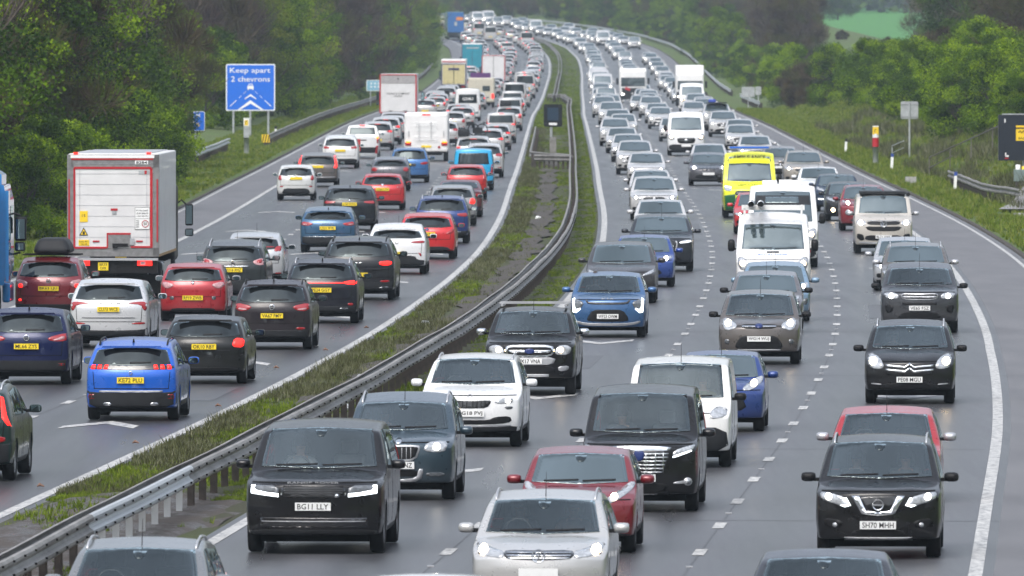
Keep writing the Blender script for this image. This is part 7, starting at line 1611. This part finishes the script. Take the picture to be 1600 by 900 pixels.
# central matrix sign
o = empty('matrix_sign', label='dark square matrix sign standing in the central reservation', cat='road sign'); o.location = onp(864, 28.2)
zc = (241-182)/28.2; rbox(1.02, 1.25, .22, .09).build('housing', M['black'], o).location = (0, 0, zc); rbox(.62, .72, .02, .03, -.012).build('screen', simple('matrix_screen', (.012, .03, .055), .3), o).location = (0, 0, zc+.08)
MB().box((0, -.02, zc-.47), (.44, .02, .12)).build('label_plate', M['white_s'], o)
for sx in (-1, 1):
    for sz in (-1, 1): MB().lathe([(.001, .03), (.07, .03), (.085, 0)], 12, Matrix.Translation((sx*.38, -.01, zc+sz*.49)) @ Matrix.Rotation(R(90), 4, 'X')).build('amber_lamp_unlit', M['clad'], o)
MB().tube([(-.1, .1, 0), (-.1, .1, zc)], .08, 10).build('post', M['galv'], o); MB().box((.0, .15, .45), (.36, .3, .9)).build('cabinet', M['rail'], o)
# steps handrail, concrete, black sign and cabinet on the right bank
def bankpt(px, py, z): return Vector(((px-800)/FPX*z, z, HC-(py-YH)/FPX*z))
h = empty('handrail', label='long grey handrail climbing the right bank behind the backed sign', cat='handrail')
a0, a1 = bankpt(1452, 246, 560), bankpt(1562, 196, 548); b = MB(); b.tube([a0, a1], .035, 8); b.tube([a0-Vector((0, 0, .5)), a0.lerp(a1, .33)-Vector((0, 0, .42))], .03, 8)
for t in (0, .3, .6, .9): q = a0.lerp(a1, t); b.tube([q, q-Vector((0, 0, .9))], .03, 6)
b.build('rail', simple('dull_grey_rail', (.12, .11, .10), .6), h)
h = empty('handrail', label='short galvanised handrail beside the banded emergency phone', cat='handrail'); a0 = bankpt(1394, 228, 600); a1 = bankpt(1412, 220, 597); b = MB(); b.tube([a0, a1], .03, 8); b.tube([a0-Vector((0, 0, .06)), a0-Vector((0, 0, .7))], .03, 6); b.tube([a0-Vector((0, 0, .35)), a1-Vector((0, 0, .35))], .02, 6); b.build('rail', M['galv'], h)
o = empty('roadside_cabinet_sign', label='large black panel with yellow warning plates at the right edge', cat='road sign'); c = bankpt(1590, 215, 505); o.location = c
MB().box((.05, 0, 0), (1.75, .5, 1.95)).build('housing', simple('dark_navy_housing', (.008, .012, .02), .4), o); MB().box((.1, -.02, 1.0), (1.5, .5, .04)).build('cap', M['galv'], o)
pl = MB().box((.22, -.26, .12), (.6, .02, .5)).build('warning_plate', M['yellow_s'], o); t = link('warning_lettering', text_mesh('BASE', .34, .1, .01), M['black'], pl); t.location = (.2, -.275, -.02)
b = MB(); b.tube([(.02, -.275, .22), (.1, -.275, .3), (.16, -.275, .2), (.24, -.275, .3), (.34, -.275, .22)], .025, 6); b.build('warning_mark', M['black'], pl); MB().box((.22, -.26, .48), (.6, .02, .08)).build('yellow_strip', M['yellow_s'], o)
MB().box((-.55, -.26, .72), (.05, .02, .16)).build('corner_mark', M['white_s'], o); b = MB(); b.box((-.52, -.26, -.72), (.05, .02, .16)); b.box((-.46, -.26, -.78), (.14, .02, .07)); b.build('corner_mark', M['white_s'], o); MB().box((-.48, -.26, -.88), (.16, .02, .05)).build('red_mark', M['red_s'], o)
MB().tube([(.3, 0, -.9), (.3, 0, -2.6)], .1, 8).build('post', M['galv'], o)
o = empty('equipment_cabinet', label='grey green cabinet with white and yellow cans on top, below the black panel', cat='cabinet'); c = bankpt(1598, 274, 500); o.location = c
bevelbox('cabinet_body', (0, 0, 0), (.75, .5, .5), simple('grey_green_cabinet', (.15, .2, .19), .5), o, .02); MB().lathe([(.1, .25), (.1, .45), (.001, .46)], 12, Matrix.Translation((-.2, 0, 0))).build('white_can', M['white_s'], o, True); MB().lathe([(.09, .25), (.09, .38), (.001, .39)], 12, Matrix.Translation((.05, 0, 0))).build('yellow_can', M['yellow_s'], o, True); MB().box((0, 0, -.6), (.6, .4, .8)).build('plinth', M['gravel'], o)
o = tag(MB().box((0, 0, 0), (.5, .4, .4)).build('concrete_block', simple('concrete', (.3, .3, .29), .8, var=.2), None), 'grey concrete block in the grass near the bent crash barrier', 'concrete block'); o.location = onp(1423, 34.2)+Vector((0, 0, .15))
o = tag(MB().prism([(-.3, -.3), (.3, -.3), (.3, .3), (-.35, .3), (-.35, .05)], -.3, .3).build('concrete_block', simple('concrete', (.3, .3, .29), .8, var=.2), None), 'concrete end block at the right edge below the paved path', 'concrete block'); o.location = bankpt(1598, 345, 455)
# paved path joining the hard shoulder
V = []; F = []
for i in range(9):
    t = i/8; z = 462+58*t
    for dx in (-.1-.3*t, .95+1.3*t): 
        off = KR(z)+2.0+4.2*t+dx; V.append(rp(z, off, max(0, bank(z, off))+.2))
for i in range(8): F.append((2*i, 2*i+1, 2*i+3, 2*i+2))
link('path', mesh_from(V, F), simple('pale_path', (.22, .21, .21), .5, var=.2, scale=3))['kind'] = 'structure'
# dead leaves and litter
lf = MB(); rl = random.Random(2)
for px, py in ((62, 763), (211, 695), (431, 577), (508, 549), (572, 514), (655, 483), (340, 637), (850, 305), (700, 470)):
    s = (py-YH)/HC; p = at(px, s, .03); lf = MB(); 
    for k in range(3): a = rl.uniform(0, 6.28); lf.tube([p+Vector((-.05, rl.uniform(-.05, .05), 0)), p+Vector((0, 0, .03)), p+Vector((.07, rl.uniform(-.05, .05), .0))], [.01, .03, .008], 5)
    tag(lf.build('dead_leaf', simple('dead_leaf', (.16, .09, .06), .8), None), 'brown dead leaf lying on the carriageway beside the central edge line', 'leaf', 'dead leaves beside the central edge line')

# repaired patches in the carriageway, transverse joints
pm_ = simple('patched_tarmac', (.060, .061, .066), .4, var=.3, scale=6)
for z, o, w, l, dk in ((262, 3.0, 1.2, 10, 1), (305, 10.2, 1.3, 14, 1), (240, -4.0, 1.3, 9, 1), (300, -8.2, 1.4, 12, 1), (345, -6.3, 1.1, 16, 1), (420, 4.1, 1.4, 20, 1), (480, 11.8, 1.4, 24, 1)):
    V = []; F = []
    for i in range(5): V += [rp(z+l*i/4, o, .005), rp(z+l*i/4, o+w, .005)]
    for i in range(4): F.append((2*i, 2*i+1, 2*i+3, 2*i+2))
    link('tarmac_patch', mesh_from(V, F), pm_)['kind'] = 'structure'
jm = simple('transverse_joint', (.045, .045, .047), .5, var=.5, scale=3)
for k, z in enumerate((158, 184, 214, 257, 292, 340, 395, 470)):
    o0, o1 = ((2.2, LE(z)-.2) if k % 2 == 0 else (5.8, LE(z)+2.2)); V = [rp(z+(.1 if i % 2 else 0), o0+(o1-o0)*i/8, .0055) for i in range(9)]+[rp(z+.07+(.1 if i % 2 else 0), o0+(o1-o0)*i/8, .0055) for i in range(9)]
    link('road_joint', mesh_from(V, [(i, i+1, i+10, i+9) for i in range(8)]), jm)['kind'] = 'structure'
# reflective road studs between the dashes
st = MB()
for off in (9.37, 5.69, -5.53, -9.07):
    z = 72+(1.2 if off > 0 else 4)+5.4
    while z < 520: p = rp(z, off, .012); st.box(p, (.10, .12, .018)); z += 18
o = st.build('road_studs', M['silver'], None); o['kind'] = 'structure'
# litter
for k, (z, off) in enumerate(((252, -.3), (318, .1), (233, .45), (447, -.5), (296, -.9), (392, .3))):
    b = MB(); 
    for i in range(3): b.box(rp(z, off, .1)+Vector((rl.uniform(-.05, .05), rl.uniform(-.1, .1), .02*i)), (.16, .1, .05), Matrix.Rotation(rl.uniform(0, 3), 4, 'Z') @ Matrix.Rotation(rl.uniform(-.5, .5), 4, 'X'))
    tag(b.build('litter', M['white_s'] if k % 2 else M['galv'], None), 'scrap of pale litter lying in the grass of the central reservation', 'litter', 'litter in the central reservation')
# ------------------------------------------------------------------ people seen faintly through the windscreens
def person_mesh(drive, seed):
    rg = random.Random(seed)
    J = {'pel': (0, 0, .10), 'wai': (0, .06, .26), 'che': (0, .10, .44), 'nek': (0, .07, .60), 'hd0': (0, .04, .68), 'hd1': (0, .02, .76), 'hd2': (0, .035, .85)}
    Rr = {'pel': .15, 'wai': .135, 'che': .155, 'nek': .055, 'hd0': .07, 'hd1': .085, 'hd2': .075}
    E = [('pel', 'wai'), ('wai', 'che'), ('che', 'nek'), ('nek', 'hd0'), ('hd0', 'hd1'), ('hd1', 'hd2')]
    for n, s in (('l', -1), ('r', 1)):
        J.update({'sh'+n: (s*.19, .09, .52), 'el'+n: (s*.25, -.10, .33), 'wr'+n: (s*(.13 if drive else .16), -.36 if drive else -.28, .40 if drive else .16), 'ha'+n: (s*(.12 if drive else .10), -.44 if drive else -.36, .42 if drive else .17), 'hi'+n: (s*.1, -.04, .08), 'kn'+n: (s*.14, -.46, .14), 'an'+n: (s*.13, -.66, -.24)})
        Rr.update({'sh'+n: .075, 'el'+n: .048, 'wr'+n: .035, 'ha'+n: .042, 'hi'+n: .09, 'kn'+n: .06, 'an'+n: .045})
        E += [('che', 'sh'+n), ('sh'+n, 'el'+n), ('el'+n, 'wr'+n), ('wr'+n, 'ha'+n), ('pel', 'hi'+n), ('hi'+n, 'kn'+n), ('kn'+n, 'an'+n)]
    ks = list(J); me = bpy.data.meshes.new('p'); me.from_pydata([J[k] for k in ks], [(ks.index(a), ks.index(b)) for a, b in E], [])
    o = bpy.data.objects.new('p', me); sk = o.modifiers.new('s', 'SKIN'); sd_ = me.skin_vertices[0].data if me.skin_vertices else None
    if sd_ is None:
        bm = bmesh.new(); bm.from_mesh(me); bm.verts.layers.skin.verify(); bm.to_mesh(me); bm.free(); sd_ = me.skin_vertices[0].data
    for i, k in enumerate(ks): sd_[i].radius = (Rr[k], Rr[k]*(.75 if k in ('che', 'wai') else 1)); sd_[i].use_root = (k == 'pel')
    ss = o.modifiers.new('b', 'SUBSURF'); ss.levels = 1
    m = evalmesh(o); m.polygons.foreach_set('use_smooth', [True]*len(m.polygons)); return m
PM = {True: person_mesh(True, 1), False: person_mesh(False, 2)}
hairm = MB().lathe([(.086, .74), (.094, .80), (.085, .87), (.05, .925), (.001, .94)], 14).mesh('hair', True)
def seat_person(car_label, sx, drive, top, label, hair=(.05, .035, .025)):
    car = [o for o in scn.objects if o.get('label') == car_label][0]; P = CARP[car.name]
    yb = -P['L']/2+P['cowl'][0]; loc = Vector((sx*.36, yb+1.36, P['belt']-.42))
    cm = simple('clothing', top, .8)
    me = PM[drive].copy(); me.materials.clear(); me.materials.append(cm); me.materials.append(M['skin'])
    for p in me.polygons:
        c = p.center
        if c.z > .585 or (c.y < -.34 and c.z > .12 and abs(c.x) < .2 and (c.z > .34 or not drive)) and c.y > -.5: p.material_index = 1
    o = bpy.data.objects.new('person', me); COL.objects.link(o); a = car.rotation_euler.z
    o.location = Vector(car.location)+Matrix.Rotation(a, 3, 'Z') @ loc; o.rotation_euler = (0, 0, a); tag(o, label, 'person', 'people in the oncoming cars')
    link('hair', hairm, simple('hair_colour', hair, .7), o).location = (0, .035, .005)
    f = MB(); f.box((0, -.062, .755), (.018, .03, .035)); f.box((0, -.058, .715), (.05, .008, .008))
    for s in (-1, 1): f.box((s*.032, -.052, .785), (.02, .01, .01))
    f.mesh('face'); f.build('face_features', simple('face_dark', (.2, .09, .07), .7), o)
L1 = 'black off-roader with V shaped chrome grille and plate reading SH70 MHH'; L2 = 'large black luxury off-roader with plate reading BG11 LLY and slim white light strips'
L3 = 'red hatchback with grey door mirrors, behind the black off-roader with V shaped grille'; L4 = 'silver estate car with round front badge at the bottom edge, before a dark red hatchback'
L5 = 'grey brown family car with plate reading WG14 WUJ and round warm headlights'
seat_person(L1, -1, True, (.10, .09, .1), 'driver with dark top in the black off-roader with V shaped grille'); seat_person(L1, 1, False, (.3, .28, .28), 'passenger in the black off-roader with V shaped grille', (.3, .25, .2))
seat_person(L2, -1, True, (.55, .55, .55), 'driver in a pale shirt in the large black luxury off-roader', (.25, .22, .2)); seat_person(L3, -1, True, (.08, .1, .16), 'driver of the red hatchback behind the black off-roader')
seat_person(L4, 1, False, (.3, .2, .15), 'passenger in the silver estate at the bottom edge'); seat_person(L4, -1, True, (.1, .1, .12), 'driver of the silver estate at the bottom edge'); seat_person(L5, -1, True, (.2, .2, .22), 'driver of the grey brown family car')

for lab, dr, top, lb in (('white compact off-roader with plate reading HG18 PVJ and black lower bumper', 1, (.2, .2, .25), 'passenger in the white compact off-roader'), ('dark slate blue boxy car with chrome grille surround, behind the large black off-roader', -1, (.3, .2, .18), 'driver of the dark slate blue boxy car'),
        ('black people carrier with large chrome slatted grille between white van and dark red hatchback', -1, (.1, .1, .12), 'driver of the black people carrier'), ('white small van with a single roof aerial, behind the black people carrier', 1, (.4, .35, .1), 'passenger in the white small van'),
        ('black family car with double chrome chevron grille and plate reading PE08 MGU', -1, (.3, .3, .33), 'driver of the black family car with the chevron grille'), ('mid blue crossover with angular white light signatures and plate reading WF23 OWM', -1, (.1, .1, .1), 'driver of the mid blue crossover')):
    seat_person(lab, dr, dr < 0, top, lb)
for _s in list(bpy.data.scenes):
    if _s.name == 'tmp': bpy.data.scenes.remove(_s)
# ------------------------------------------------------------------ haze
hz = MB().box((0, 1380, 12), (1900, 3100, 36)).build('haze', None); hz['kind'] = 'stuff'
hz.data.materials.clear()
hm = bpy.data.materials.new('haze_air'); hm.use_nodes = True; nt = hm.node_tree; nt.nodes.clear()
ho = nt.nodes.new('ShaderNodeOutputMaterial'); hv = nt.nodes.new('ShaderNodeVolumePrincipled')
hv.inputs['Color'].default_value = (.60, .73, .84, 1); hv.inputs['Density'].default_value = .00011; hv.inputs['Anisotropy'].default_value = .0
nt.links.new(hv.outputs[0], ho.inputs['Volume']); hz.data.materials.append(hm)
hz.data.name = 'haze'
